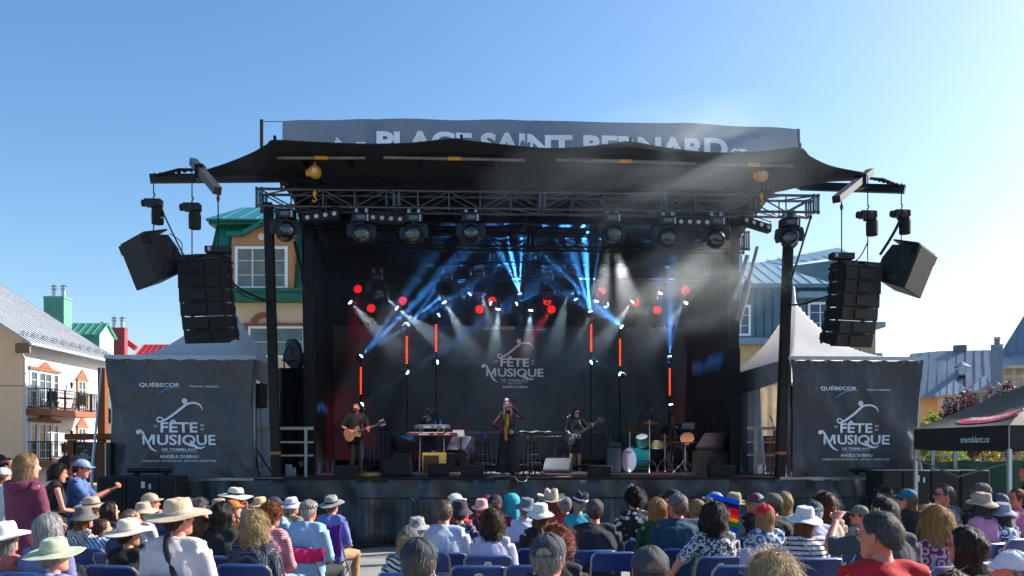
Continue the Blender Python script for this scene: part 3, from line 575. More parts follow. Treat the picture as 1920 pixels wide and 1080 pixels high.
# outriggers carrying the speakers
YO = -1.2
def ob(a, b, w_, h_): return MB().beam(a, b, w_, h_)
for s in (-1, 1):
    if s < 0: a, b = SP(281, 335, YO), SP(600, 333, YO + 1.2)
    else: a, b = SP(1697, 355, YO), SP(1500, 349, YO + 1.2)
    o = ob(a, b, .12, .16).build('outrigger_beam', M('#16181b', .55, .4, var=.2), st)
    if s < 0: c1, c2 = SP(362, 303, YO - .5), SP(408, 358, YO - 2.0)
    else: c1, c2 = SP(1632, 322, YO - .3), SP(1568, 374, YO - 2.0)
    if s < 0: MB().beam(c1, c2, .13, .13).build('cross_beam', M('#3a3733', .5, .4, var=.2), o)
    else: MB().beam(c1, c2, .14, .12).build('cross_beam', M('#16181b', .5, .4, var=.2), o)
    g = MB()
    if s < 0: pts = [SP(290, 330, YO), SP(335, 318, YO), SP(380, 318, YO)]; 
    else: pts = [SP(1690, 350, YO), SP(1655, 336, YO), SP(1625, 334, YO)]
    g.tube(pts, .028, 6); 
    for i in range(9): q = Vector(pts[0]).lerp(Vector(pts[2]), i / 8); g.ball(tuple(q + Vector((0, 0, .02))), (.05, .03, .035), 8, 5)
    g.build('tension_chain', DKST, o)
    k = MB(); m_ = Vector(c1).lerp(c2, .32); k.cbox(tuple(m_ + Vector((0, 0, -.04))), .15, .2, .26); k.build('clamp', DKST, o)
# name banner on poles above the roof
VN = 1.2
nb = sthing('name_banner', 'long grey banner reading PLACE SAINT-BERNARD standing above the stage roof', 'banner', 0, VN, 0)
tp = [(529, 226), (622, 225), (725, 222), (800, 224), (1004, 225), (1100, 229), (1220, 230), (1278, 230), (1380, 236), (1495, 241)]
xs_ = [su(p[0], VN) for p in tp]; zs_ = [sz(p[1], p[0], VN) for p in tp]; pu = [su(q, VN) for q in (529, 725, 1004, 1278, 1495)]
bann = M('#7d8698', .6, var=.07, vscale=2, trans=.06)
def nby(x, z):
    j = max(i for i in range(4) if x >= pu[i] - .3 or i == 0); t = (x - pu[j]) / (pu[j + 1] - pu[j]); d = (z - 7.7)
    w_ = .03 * math.sin(6 * (t * 2.0 + d * .9)) * math.exp(-3 * min(abs(t), abs(1 - t))) + .018 * math.sin(x * 3 + d * 4) + .03 * noise.noise(Vector((x * 1.2, d * 2, 0)))
    return w_
zb_ = 7.95
MB().sheet(lambda a, b: (lambda x: (lambda zt: (x, nby(x, zb_ + (zt - zb_) * b), zb_ + (zt - zb_) * b))(float(np.interp(x, xs_, zs_))))(xs_[0] + (xs_[-1] - xs_[0]) * a), 220, 22).build('banner_cloth', bann, nb, ang=80)
tm = MB(); q0, q1 = su(706, VN), su(1363, VN); zc = sz(291, 1030, VN)
vs_, fs_ = text_verts('PLACE SAINT-BERNARD', .62, bold=.045, res=4); xx = [v[0] for v in vs_]; k = (q1 - q0) / (max(xx) - min(xx)); cx_ = (max(xx) + min(xx)) / 2
sl_ = (sz(312, 1363, VN) - sz(298, 706, VN)) / (q1 - q0)
vs_ = [((v[0] - cx_) * k, v[1]) for v in vs_]
tm.add([(a + (q0 + q1) / 2, nby(a + (q0 + q1) / 2, zc + b + a * sl_) - .035, zc + b + a * sl_) for a, b in vs_], fs_)
for tx, px_, py_, s_ in (('È', 634, 285, .33), ('T', 677, 287, .33), ('ST', 1384, 300, .33)): put_text(tm, tx, su(px_, VN), sz(py_, px_, VN), s_, -.04, lambda a, c: nby(a, c), bold=.02)
tm.build('lettering', M('#ffffff', .6, var=0), nb, smooth=False)
for px_, y0 in ((491, 221), (725, 220), (1004, 223), (1278, 228), (1496, 239)):
    u = su(px_, VN + .12); MB().box(u - .035, u + .035, .08, .15, 7.95, sz(y0, px_, VN)).build('banner_pole', M('#3f3b3b', .5, .4, var=.2), nb)
wm = MB(); wm.cyl((su(491, VN), .1, sz(225, 491, VN)), (su(529, VN), .05, sz(226, 529, VN)), .008, 5); wm.tube([SP(517, 227, 0) - Vector((0, 0, 0)) + Vector((0, 0, 0))] * 1 + [SP(519, 222, 0)], .02, 5) if False else None
wm.build('wire', DKST, nb)
# ---------------------------------------------------------------- trusses
def truss(name, label, p0, p1, sec=(.42, .42), tube=.028, bay=.62, mat=None, brace=.016, group=None):
    p0, p1 = Vector(p0), Vector(p1); L = (p1 - p0).length; t = thing(name, label, 'truss', S(p0.x, p0.y, p0.z), group=group)
    d = SU * (p1.x - p0.x) + SV * (p1.y - p0.y) + Vector((0, 0, p1.z - p0.z)); t.rotation_euler = d.to_track_quat('X', 'Z').to_euler()
    h_, w2 = sec; m = mat or DKST
    for z in (0, h_):
        for y in (0, w2): MB().cyl((-.06, y, z), (L + .06, y, z), tube, 10).build('chord', m, t)
    b = MB(); n = int(round(L / bay)); st_ = L / n
    for y in (0, w2):
        for i in range(n + 1):
            x = st_ * i
            if i % 2 == 0 or True: b.cyl((x, y, 0), (x, y, h_), brace, 7)
            if i < n: b.cyl((x, y, 0 if i % 2 else h_), (x + st_, y, h_ if i % 2 else 0), brace, 7)
    for i in range(n): x = st_ * i; b.cyl((x, 0, 0), (x + st_, w2, 0), brace, 6); b.cyl((x, w2, h_), (x + st_, 0, h_), brace, 6)
    c = b
    for f in (0, .24, .5, .72, 1):
        for dx in (-.05, .05):
            for y in (0, w2):
                for z in (0, h_): c.cyl((L * f + dx - .02, y, z), (L * f + dx + .02, y, z), tube * 1.5, 10)
                c.cyl((L * f + dx, y, 0), (L * f + dx, y, h_), brace * 1.7, 8)
    b.build('bracing', m, t); return t
VT = -.35
TR = M('#585e66', .35, .75, var=.2, vscale=6)
ta, tb = SP(486, 386, VT), SP(1530, 398, VT)
truss('lighting_truss', 'dark box truss hung across the stage front above the moving lights', ta, tb, (sz(354, 486, VT) - sz(386, 486, VT), .4), mat=TR)
def tz(px_):     # height of the front truss bottom chord at a pixel column
    return ta.z + (tb.z - ta.z) * (su(px_, VT) - ta.x) / (tb.x - ta.x)
VR = 4.6
truss('roof_truss', 'thin truss just under the sloping roof fabric above the front truss', SP(545, 350, -.15), SP(1440, 360, -.15), (.28, .25), .018, .7, M('#24282c', .5, .5), .011)
truss('rear_truss', 'dark truss across the back of the stage carrying the rear lights', (su(600, VR), VR, sz(520, 600, VR)), (su(1370, VR), VR, sz(522, 1370, VR)), (.4, .4), mat=M('#15171b', .45, .6), bay=.9)
VM = 2.3
truss('middle_truss', 'black truss under the stage roof between the front and rear trusses', (su(580, VM), VM, CZF - .75), (su(1400, VM), VM, CZF - .75), (.4, .4), mat=M('#101215', .5, .5), bay=.9)
# ---------------------------------------------------------------- moving lights, blinders, hoists
HEAD = M('#14161a', .35, .2, var=.15, vscale=10)
def moving_head(px_, py_top, v, tilt, yaw_, lab, grp='moving head lights hung under the front truss', sc=1.0, lens=None):
    u = su(px_, v); t = sthing('moving_light', lab, 'stage light', u, v, sz(py_top, px_, v), group=grp, scale=sc)
    b = MB(); b.box(-.19, .19, -.13, .13, -.22, -.05); b.box(-.16, .16, -.12, .12, -.05, -.03); bo = b.build('base', HEAD, t, bev=.015)
    for x in (-.1, .1): MB().box(x - .03, x + .03, -.05, .05, -.03, .10).build('clamp', M('#9aa0a6', .4, .7), bo)
    MB().box(-.09, .09, -.134, -.131, -.17, -.09).build('display', M('#5f666e', .3), bo); MB().box(.12, .15, -.134, -.131, -.2, -.07).build('sticker', M('#c8ccd0', .5), bo)
    y = MB(); y.at(rot=(0, 0, yaw_)); y.cyl((0, 0, -.27), (0, 0, -.22), .11, 16)
    for s in (-1, 1): y.tube([(s * .12, 0, -.26), (s * .22, 0, -.29), (s * .235, 0, -.42), (s * .22, 0, -.52)], [(.03, .07), (.03, .075), (.025, .07), (.02, .05)], sq=True)
    y.box(-.2, .2, -.07, .07, -.28, -.24); y.build('yoke', HEAD, t, bev=.008)
    h_ = MB(); h_.at((0, 0, -.45), (tilt, 0, yaw_)); h_.lathe([(.02, -.27), (.13, -.26), (.155, -.22), (.165, -.05), (.19, .02), (.195, .14), (.185, .2), (.17, .21), (.15, .20)], n=24, ex=1.0, ey=.95)
    for k in range(7): h_.lathe([(.172, -.2 + k * .025), (.176, -.195 + k * .025), (.172, -.19 + k * .025)], n=24, caps=False)
    ho = h_.build('head', HEAD, t)
    l = MB(); l.at((0, 0, -.45), (tilt, 0, yaw_)); l.lathe([(.15, .195), (.12, .225), (.06, .24), (.005, .245)], n=24); l.build('lens', lens or M('#1c2530', .06, .3, spec=1, coat=1), ho)
    return t
MH = [(536, 389, 2.35, .3, 'moving head light at the left end of the front truss above the peach dormer'), (678, 396, 2.7, .15, 'moving head light between the two leftmost white blinder bars'), (776, 397, 2.6, -.15, 'moving head light just right of the second blinder bar'),
      (883, 396, 2.3, 0, 'moving head light alone left of the blue beams'), (1147, 397, 2.5, .2, 'moving head light alone right of the blue beams'), (1251, 402, 2.9, -.1, 'moving head light just left of the third blinder bar'),
      (1342, 403, 3.0, -.3, 'moving head light between the two right blinder bars'), (1480, 405, 2.4, -.4, 'moving head light at the right end of the front truss on the leaning post')]
for (a, b, c, d_, lb) in MH: moving_head(a, b + 2, VT + .05, c - .9, d_, lb)
for (a, b, c, d_, lb) in ((898, 506, 2.9, .2, 'dark moving head light on the rear truss left of the blue beams'), (1066, 503, 2.9, 0, 'dark moving head light on the rear truss right of the blue beams'), (1026, 512, 2.5, .5, 'dark moving head light on the rear truss near the twin red lamps'),
      (708, 512, 2.4, .2, 'dark moving head light at the left end of the rear truss'), (838, 512, 2.8, .1, 'dark moving head light on the rear truss above the second red pair')):
    moving_head(a, b, VR, c, d_, lb, 'moving head lights on the rear truss')
def blinder(px_, py_, v, roll, tint, lab, yaw_=0.0):
    t = thing('blinder_light', lab, 'stage light', S(su(px_, v), v, sz(py_, px_, v)), group='four lamp blinder bars under the front truss', rot=(R(-6), roll, YAW + yaw_))
    b = MB(); b.box(-.36, .36, -.02, .12, -.085, .085); b.build('housing', HEAD, t, bev=.01)
    y = MB(); y.tube([(-.37, .05, 0), (-.37, .05, .17), (.37, .05, .17), (.37, .05, 0)], .012, 6); y.cyl((0, .05, .17), (0, .05, .32), .015, 6); y.build('bracket', HEAD, t)
    for i in range(4):
        x = -.27 + .18 * i; r_ = MB(); r_.at((x, -.021, 0), (R(90), 0, 0)); r_.lathe([(.072, 0), (.072, .012), (.062, .012)], n=20); ro = r_.build('lamp', HEAD, t)
        l = MB(); l.at((x, -.024, 0), (R(90), 0, 0)); l.lathe([(.066, .004), (.03, .012), (.003, .014)], n=20); l.build('lens', M(tint, .3, var=.25, vscale=90), ro)
blinder(602, 405, VT - .1, R(-9), '#cfc5b6', 'four lamp blinder bar tilted up to the right beside the leftmost moving light'); blinder(725, 410, VT - .1, R(3), '#c8a18b', 'four lamp blinder bar with warm lenses, second from the left')
blinder(1301, 417, VT - .1, R(1), '#c9beb4', 'level four lamp blinder bar between two moving lights on the right'); blinder(1419, 420, VT - .1, R(10), '#b9b0a8', 'four lamp blinder bar sloping down to the right by the right post', .3)
def hoist(name, lab, px_, py_, v, sc=1.0):
    t = thing(name, lab, 'hoist', S(su(px_, v), v, sz(py_, px_, v)), group='yellow chain hoists', rot=(0, 0, YAW), scale=sc)
    b = MB(); b.at((0, 0, 0), (R(90), 0, 0)); b.lathe([(.02, -.1), (.12, -.09), (.13, -.02), (.13, .03), (.1, .08), (.02, .09)], n=18); b.m = Matrix.Identity(4); b.ball((-.13, 0, -.02), (.05, .05, .08), 10, 6); b.build('body', YEL, t)
    d = MB(); d.at((.01, -.101, 0), (R(90), 0, 0)); d.lathe([(.05, -.002), (.05, .006)], n=16); d.build('badge', M('#c9ccd0', .5), t)
    k = MB(); k.tube([(0, 0, .12), (0, 0, .18), (.03, 0, .22), (0, 0, .26), (-.03, 0, .23)], .018, 7); k.lathe([(.03, .1), (.035, .14), (.02, .19)], n=10); k.tube([(0, 0, -.45), (0, 0, -.5), (.04, 0, -.54), (0, 0, -.59), (-.05, 0, -.55)], .017, 7); k.lathe([(.02, -.48), (.04, -.42), (.02, -.36)], n=10); k.build('hook', YEL, t)
    c = MB(); c.tube([(.02, 0, -.1), (.03, .01, -.25), (0, 0, -.4)], .011, 5); c.tube([(-.05, 0, -.08), (.0, .02, -.3), (0, 0, -.42)], .009, 5); c.tube([(0, 0, .24), (.08, 0, .38)], .009, 5); c.tube([(0, 0, .24), (-.08, 0, .38)], .009, 5); c.build('chain', DKST, t)
hoist('chain_hoist', 'yellow chain hoist hanging under the left end of the roof', 590, 322, -.9); hoist('chain_hoist', 'yellow chain hoist hanging in the smoke at the right end of the roof', 1428, 328, -.9)
# ---------------------------------------------------------------- hung speakers
def chain(mb, a, b, r=.012): mb.tube([a, b], r, 5)
def motor(lab, P0, ztop, bagside=1, sc=1.0, lower=None, parent=None):
    """black electric hoist with a chain bag; P0 stage coords of the body"""
    t = thing('motor_hoist', lab, 'hoist', S(P0.x, P0.y, P0.z), group='black motor hoists on the outriggers', rot=(0, 0, YAW), scale=sc)
    b = MB(); b.box(-.17, .17, -.1, .1, -.06, .09); b.cyl((-.24, 0, .01), (-.17, 0, .01), .075, 12); b.box(-.05, .06, -.12, .12, -.1, .05); b.build('body', SPK, t, bev=.015)
    k = MB(); k.tube([(0, 0, .08), (0, 0, .15), (.03, 0, .19), (0, 0, .23)], .015, 6); k.build('hook', DKST, t)
    c = MB(); chain(c, (0, 0, .2), (0, 0, (ztop - P0.z) / sc)); 
    if lower is not None: chain(c, (0, 0, -.05), (0, 0, (lower - P0.z) / sc))
    c.build('chain', DKST, t)
    g = MB(); g.lathe([(.10, -.36), (.12, -.35), (.125, -.1), (.11, -.02)], (.12 * bagside, .03, -.06), 14); g.tube([(.12 * bagside - .1, .03, -.06), (.12 * bagside, .03, .03), (.12 * bagside + .1, .03, -.06)], .012, 5); g.build('chain_bag', M('#121418', .8, bump=.4, bscale=20), t)
def line_array(lab, px_, py_top, px_b, py_bot, v, yaw_, flip):
    a = SP(px_, py_top, v); b = SP(px_b, py_bot, v); H_ = a.z - b.z; n = 6; ch = H_ / n * .98
    t = thing('line_array', lab, 'speaker array', S(a.x, a.y, a.z), group='hung line array speakers', rot=(0, 0, YAW + yaw_))
    fr = MB(); fr.box(-.43, .43, .0, .5, 0.0, .05); fr.box(-.42, .42, .05, .45, .05, .12); fr.box(-.05, .05, -.05, .6, .05, .1); fr.build('flying_frame', SPK, t, bev=.01)
    ang = 0; x = y = 0.0; z = -.015; dx = (b.x - a.x) / n
    for i in range(n):
        ang += (.0, .02, .03, .05, .08, .10)[i]
        c = MB(); c.at((x, y, z), (ang, 0, 0)); hh = ch - .02
        c.prismx([(0, -hh), (0, 0), (.32, -.01), (.5, -.05), (.5, -hh + .05), (.32, -hh + .01)], -.42, .42)
        s = c; g = MB(); g.at((x, y, z), (ang, 0, 0)); g.box(-.41, -.13, -.018, -.002, -hh + .015, -.015); g.box(.13, .41, -.018, -.002, -hh + .015, -.015); g.prismx([(-.002, -hh + .01), (-.03, -hh + .03), (-.03, -.03), (-.002, -.01)], -.125, .125); g; gq = g
        for sx in (-.427, .427):
            for yy in (.08, .40): s.box(sx - .012, sx + .012, yy - .03, yy + .03, -hh - .01, .01)
            s.tube([(sx * 1.01, .16, -hh * .75), (sx * 1.06, .16, -hh * .75), (sx * 1.06, .16, -hh * .25), (sx * 1.01, .16, -hh * .25)], .012, 5)
            s.tube([(sx * 1.01, .3, -hh * .8), (sx * 1.05, .3, -hh * .8), (sx * 1.05, .3, -hh * .2), (sx * 1.01, .3, -hh * .2)], .01, 5)
        co = c.build('cabinet', SPK, t); gq.build('grille', GRILLE, co)
        x += dx; y += math.sin(ang) * -(-hh) * 1.0; z -= ch * math.cos(ang * .5)
    return t
vL = -1.9
line_array('six cabinet black line array hanging left of the stage above the left tent', 371, 487, 381, 647, vL, R(-14), 1)
line_array('six cabinet black line array hanging right of the stage above the right tent', 1620, 500, 1605, 654, vL, R(15), -1)
def side_sub(lab, px_, py_, v, rot, px_h):
    t = thing('hung_subwoofer', lab, 'speaker', S(su(px_, v), v, sz(py_, px_, v)), group='big black speakers hung beside the line arrays', rot=rot, scale=.86)
    b = MB(); b.prismx([(-.36, -.5), (-.36, .5), (.3, .42), (.42, .1), (.42, -.1), (.3, -.42)], -.42, .42); b.build('cabinet', SPK, t, bev=.012)
    g = MB(); g.box(-.40, .40, -.375, -.362, -.48, .48); g.build('grille', M('#17191d', .7, var=.15, bump=.4, bscale=250), t)
    for sx in (-1, 1):
        h_ = MB()
        h_.box(sx * .422 - .008, sx * .422 + .008, -.1, .1, -.37, -.23)
        h_.build('handle_cup', M('#2a2d32', .5), t)
    k = MB(); k.box(-.44, .44, -.3, .3, .505, .54); [MB().box(q - .018, q + .018, -.36, -.2, .3, .5).build('bracket', DKST, t) for q in (-.44, .44)]; k.build('rigging_plate', M('#1a1c20', .5, .5), t)
side_sub('big black speaker tilted down and hung at the far left of the outrigger', 287, 489, -1.5, (R(18), R(-10), YAW + R(-38)), 288)
side_sub('big black speaker tilted down and hung at the far right of the outrigger', 1698, 506, -1.5, (R(18), R(10), YAW + R(38)), 1690)
z_o = lambda px_: sz(340, px_, YO)
motor('motor hoist over the left hung speaker with its chain bag on the right', SP(288, 382, -1.5), z_o(288), .6, .9, sz(440, 288, -1.5)); motor('motor hoist left of centre over the left line array', SP(360, 390, -1.9), z_o(360), .4, .9, sz(487, 360, -1.9))
motor('motor hoist over the right line array with its chain bag on the right', SP(1627, 404, -1.9), sz(350, 1627, YO), .9, .9, sz(500, 1627, -1.9)); motor('motor hoist over the right hung speaker', SP(1690, 402, -1.5), sz(352, 1690, YO), .8, .9, sz(462, 1690, -1.5))
for lab, px_, py_, top in (('dark amplifier box with white label on top of the left line array', 409, 469, 358), ('dark amplifier box on top of the right line array', 1578, 481, 374)):
    t = sthing('motor_box', lab, 'rigging motor', su(px_, -1.9), -1.9, sz(py_, px_, -1.9)); MB().box(-.22, .22, -.1, .1, -.06, .06).build('body', SPK, t, bev=.01); MB().box(-.16, -.11, -.104, -.101, -.03, .04).build('label_plate', M('#9db0c4', .5), t)
    MB().box(-.05, .05, -.05, .05, -.2, -.06).build('shackle', DKST, t); c = MB(); chain(c, (0, 0, .05), (.0, 0, sz(top, px_, -1.9) - sz(py_, px_, -1.9))); c.build('chain', DKST, t); k = MB(); zz = sz(top + 14, px_, -1.9) - sz(py_, px_, -1.9); k.lathe([(.02, -.06), (.035, 0), (.02, .06)], (0, 0, zz), 8); k.build('hook', M('#5a3a22', .5, .4), t)
def cable(lab, pts, r=.014, name='cable', n=40, mat=None, grp=None):
    "pts: (px, py, v)"
    q = catmull([tuple(S(*SP(*p))) for p in pts], n); t = MB(); o = Vector(q[0]); t.tube([tuple(Vector(p) - o) for p in q], r, 6); b = t.build(name, mat or M('#0e0f12', .6), None); b.location = o; return tag(b, lab, 'cable', grp)
cable('thick cable loom drooping from the left line array to the leaning post', [(425, 520, -1.6), (455, 545, -1.2), (490, 560, -.5), (508, 566, 0)], .02)
cable('thinner cable sagging under the left cable loom', [(428, 525, -1.6), (455, 553, -1.2), (485, 562, -.5), (508, 565, 0)], .012)
cable('thin cable from the left speaker to the line array', [(300, 385, -1.5), (318, 425, -1.6), (340, 470, -1.8), (352, 490, -1.9)], .014)
cable('looped cable hanging behind the left hung speaker', [(318, 438, -1.4), (340, 455, -1.5), (338, 480, -1.6), (325, 478, -1.6), (330, 462, -1.5)], .009)
cable('cable running from the right end of the truss down to the leaning post', [(1521, 405, -.3), (1507, 450, -.2), (1490, 505, -.1), (1478, 540, 0)], .022)
cable('cable sagging from the right post to the line array', [(1480, 572, 0), (1505, 570, -.6), (1530, 563, -1.2), (1558, 554, -1.6)], .022)
cable('thin cable between the right line array and its motor hoist', [(1590, 498, -1.9), (1612, 482, -1.9), (1628, 452, -1.9)], .012)
cable('cable hanging from the right hung speaker to its hoist', [(1650, 478, -1.4), (1668, 450, -1.5), (1682, 425, -1.5), (1690, 405, -1.5)], .03)
# ---------------------------------------------------------------- backdrop, curtains
VB = 6.3
bd = sthing('backdrop_banner', 'wide black backdrop banner with the festival emblem across the back of the stage', 'banner', 0, VB, 0)
ub0, ub1 = su(612, VB), su(1286, VB); uc = su(965, VB)
def bdy(x, z):
    e = abs(x - uc) / 3.4; amp = .012 + .12 * sstep((e - .25) / .9); lo = sstep((3.6 - z) / 2)
    return amp * (math.sin(3.4 * x + (1.3 if x > uc else -1.3) * (z - 1) * 1.4) * .5 + .5 * math.sin(6.7 * x + (2 if x > uc else -2) * z)) + .06 * lo * math.sin(z * 5 + math.cos(x * 1.2) * 3) + .05 * noise.noise(Vector((x * .8, z * .9, 4)))
MB().sheet(lambda a, b: (lambda x, z: (x, bdy(x, z), z))(ub0 + (ub1 - ub0) * a, 1.75 + 3.75 * b), 190, 60, .01).build('banner_cloth', M('#454c50', .8, var=.2, vscale=1.2, bump=.2, bscale=6, spec=.3), bd, ang=80)
lm = MB(); k = (1025 - 907) / 1.40 / (FPX / S(0, VB).y); fest_logo(lm, su(961, VB), sz(706, 965, VB), k, -.03, bdy, small=False); lm.build('lettering', M('#e4e4e8', .6), bd, smooth=False)
def curtain(lab, u0, u1, v, z0, z1, n=9, amp=.09, mat=None):
    t = sthing('stage_curtain', lab, 'curtain', 0, v, 0, group='black stage curtains')
    MB().sheet(lambda a, b: (u0 + (u1 - u0) * a, amp * math.sin(a * n * 6.28 + .6 * math.sin(b * 3)) * (1 - .3 * b), z0 + (z1 - z0) * b), n * 12, 6, .01).build('curtain_cloth', mat or M('#14090b', .9, var=.2, vscale=2, bump=.2), t, ang=80)
curtain('pleated black curtain at the left rear of the stage behind the guitarist', su(590, 6.6), su(705, 6.6), 6.55, FZ + .01, 5.6, 11); curtain('pleated black curtain at the right rear of the stage beside the slit', su(1312, 5.6), su(1372, 5.6), 5.6, FZ + .01, 6.2, 8)
curtain('pleated black curtain behind the drum kit', su(1225, 6.6), su(1284, 6.6), 6.62, FZ + .01, 5.6, 8)
# slit of daylight beside the drummer: a lit service trailer behind, rails
t = sthing('service_trailer', 'green and white service trailer glimpsed through the slit beside the drummer', 'trailer', su(1296, 7.0), 7.0, FZ)
MB().box(-.35, .35, .0, .2, 0, 3.4).build('body', M('#1f4a42', .6), t)
MB().box(-.13, -.04, -.02, -.002, .1, .9).build('blue_door', M('#0f4f96', .5, emis='#0f4f96', es=0), t)
rr = MB()
for z in (.95, 1.55, 1.7, 1.9): rr.box(-.3, .3, -.06, -.03, z, z + .05)
rr.beam((-.12, -.08, .1), (.02, -.08, 2.3), .03); rr.beam((.16, -.08, .1), (.16, -.08, 2.3), .04); rr.build('railing', M('#c6c3b6', .5), t)
# ---------------------------------------------------------------- tents and their printed banners
def marquee(lab, u0, u1, dep, zeave, zpk, vpk):
    t = sthing('marquee_tent', lab, 'tent', (u0 + u1) / 2, 0.1, FZ, group='white peaked marquee tents'); W2 = (u1 - u0) / 2; ze, zp = zeave - FZ, zpk - FZ
    TM = M('#f7f7f7', .45, var=.02, vscale=2, trans=.5, bump=.05, bscale=5)
    def rp(a, b):
        x, y = 2 * a - 1, 2 * b - 1; r_ = max(abs(x), abs(y)); rr = max(r_, 1e-4); z = ze + (zp - ze) * ((1 - r_) ** 2.6 * .80 + (1 - r_) * .20)
        z += .02 * math.sin(a * 19) * math.sin(b * 17) * r_ * (1 - r_) * 2
        return (x * W2, vpk - .1 + y * vpk if y < 0 else vpk - .1 + y * (dep - vpk), z)
    MB().sheet(rp, 60, 60).build('canopy', TM, t, ang=60)
    pk = MB(); pk.lathe([(.10, -.35), (.06, 0), (.035, .25), (.01, .3)], (0, vpk - .1, zp), 10); pk.build('peak_cap', M('#dfe3ea', .5), t)
    v_ = MB()
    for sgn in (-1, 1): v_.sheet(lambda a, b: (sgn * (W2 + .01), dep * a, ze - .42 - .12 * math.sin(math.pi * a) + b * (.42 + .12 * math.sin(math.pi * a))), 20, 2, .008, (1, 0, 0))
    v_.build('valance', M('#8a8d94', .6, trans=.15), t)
    for sx in (-1, 1):
        for y in (.08, dep - .05): MB().beam((sx * (W2 - .05), y, .0), (sx * (W2 - .05), y, ze), .07).build('leg', ALU, t)
    return t, W2, ze
tl, W2, ze = marquee('white peaked marquee behind the left festival banner', su(205, .1), su(479, .1), 6.0, sz(671, 340, 0), 2 + (845 - 548) / 76.5, 3.1)
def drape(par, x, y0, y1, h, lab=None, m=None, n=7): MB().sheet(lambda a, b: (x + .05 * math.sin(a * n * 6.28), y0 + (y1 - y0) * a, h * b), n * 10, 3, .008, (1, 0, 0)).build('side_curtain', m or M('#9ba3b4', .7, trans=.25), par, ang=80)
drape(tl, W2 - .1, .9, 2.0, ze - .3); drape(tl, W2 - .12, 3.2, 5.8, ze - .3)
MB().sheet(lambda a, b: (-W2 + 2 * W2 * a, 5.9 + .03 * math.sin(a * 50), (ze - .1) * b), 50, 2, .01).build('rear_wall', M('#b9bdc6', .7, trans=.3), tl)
tr_, W2r, zer = marquee('white peaked marquee behind the right festival banner', su(1478, .1), su(1728, .1), 6.4, sz(672, 1600, 0), 2 + (845 - 560) / 73.5, 3.6)
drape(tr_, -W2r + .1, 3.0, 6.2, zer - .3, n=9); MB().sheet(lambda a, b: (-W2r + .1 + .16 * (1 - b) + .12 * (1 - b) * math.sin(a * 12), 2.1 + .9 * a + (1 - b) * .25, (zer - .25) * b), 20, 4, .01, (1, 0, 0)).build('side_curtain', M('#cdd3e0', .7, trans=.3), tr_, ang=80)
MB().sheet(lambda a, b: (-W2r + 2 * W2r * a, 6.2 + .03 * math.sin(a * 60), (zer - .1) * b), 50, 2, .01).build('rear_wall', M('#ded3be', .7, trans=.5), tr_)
def wing_banner(lab, u0, u1, ztop, seed, trans=0.0):
    t = sthing('festival_banner', lab, 'banner', (u0 + u1) / 2, -.03, FZ, group='printed festival banners on the marquee fronts'); W2 = (u1 - u0) / 2; H_ = ztop - FZ
    rnd = random.Random(seed); ph = [rnd.uniform(0, 6) for _ in range(6)]
    def fy(x, z):
        zz = (H_ - z) / H_; e = abs(x) / W2
        f = .045 * math.sin(4 * (x * 1.1 + z * .7) + ph[0]) * (.25 + e) + .07 * noise.noise(Vector((x * .9 + seed, z * 1.1, 0))) + .055 * noise.noise(Vector((x * 2.4 + seed, z * 1.9 + x, 3))) * (.4 + zz) + .012 * noise.noise(Vector((x * 7 + z * 3, z * 5 - x * 2, seed)))
        f += .05 * math.exp(-((x - W2 * .9 + zz * .5) ** 2) * 12) * math.sin(z * 2 + 1) - .07 * zz ** 3 * math.sin(x * 5 + ph[1]) * e
        return -f
    MB().sheet(lambda a, b: (-W2 + 2 * W2 * a + (.08 * math.sin(b * 3.1) * (1 - 2 * a)), fy(-W2 + 2 * W2 * a, H_ * b), .0 + H_ * b - (.025 * abs(math.sin(a * 22)) * b)), 110, 80, .006).build('banner_cloth', M('#47484d', .42, var=.09, vscale=1.6, bump=.06, bscale=9, trans=trans), t, ang=80)
    tm = MB(); tm.box(-W2 - .03, W2 + .03, -.03, .0, H_ - .01, H_ + .07); tm.build('top_rail', M('#aeb4c0', .5, .3), t)
    g = MB()
    for i in range(9): x = -W2 + .1 + (2 * W2 - .2) * i / 8; g.ball((x, -.03, H_ - .05), .018, 8, 5)
    g.build('grommet', ALU, t)
    lm = MB(); k = 2 * W2 / 2.62; fest_logo(lm, -.066 * k, .575 * k * (H_ / (2.05 * k)), k, -.028, fy); lm.build('lettering', M('#e6e9f0', .6), t, smooth=False)
    sw = MB(); zq = .575 * k * (H_ / (2.05 * k)); ribbon(sw, [(-.43 * k, zq + .87 * k), (-.33 * k, zq + .96 * k), (-.18 * k, zq + 1.02 * k), (.06 * k, zq + 1.03 * k)], [.003, .02 * k, .018 * k, .003], -.03, fy); sw.build('blue_swoosh', M('#5f93dc', .6), t, smooth=False)
wing_banner('grey festival banner on the left marquee beside the timber poster frame', su(200, 0), su(478, 0), sz(673, 340, 0), 3); wing_banner('grey festival banner on the right marquee near the black canopy tent', su(1480, 0), su(1729, 0), sz(675, 1600, 0), 8, .18)
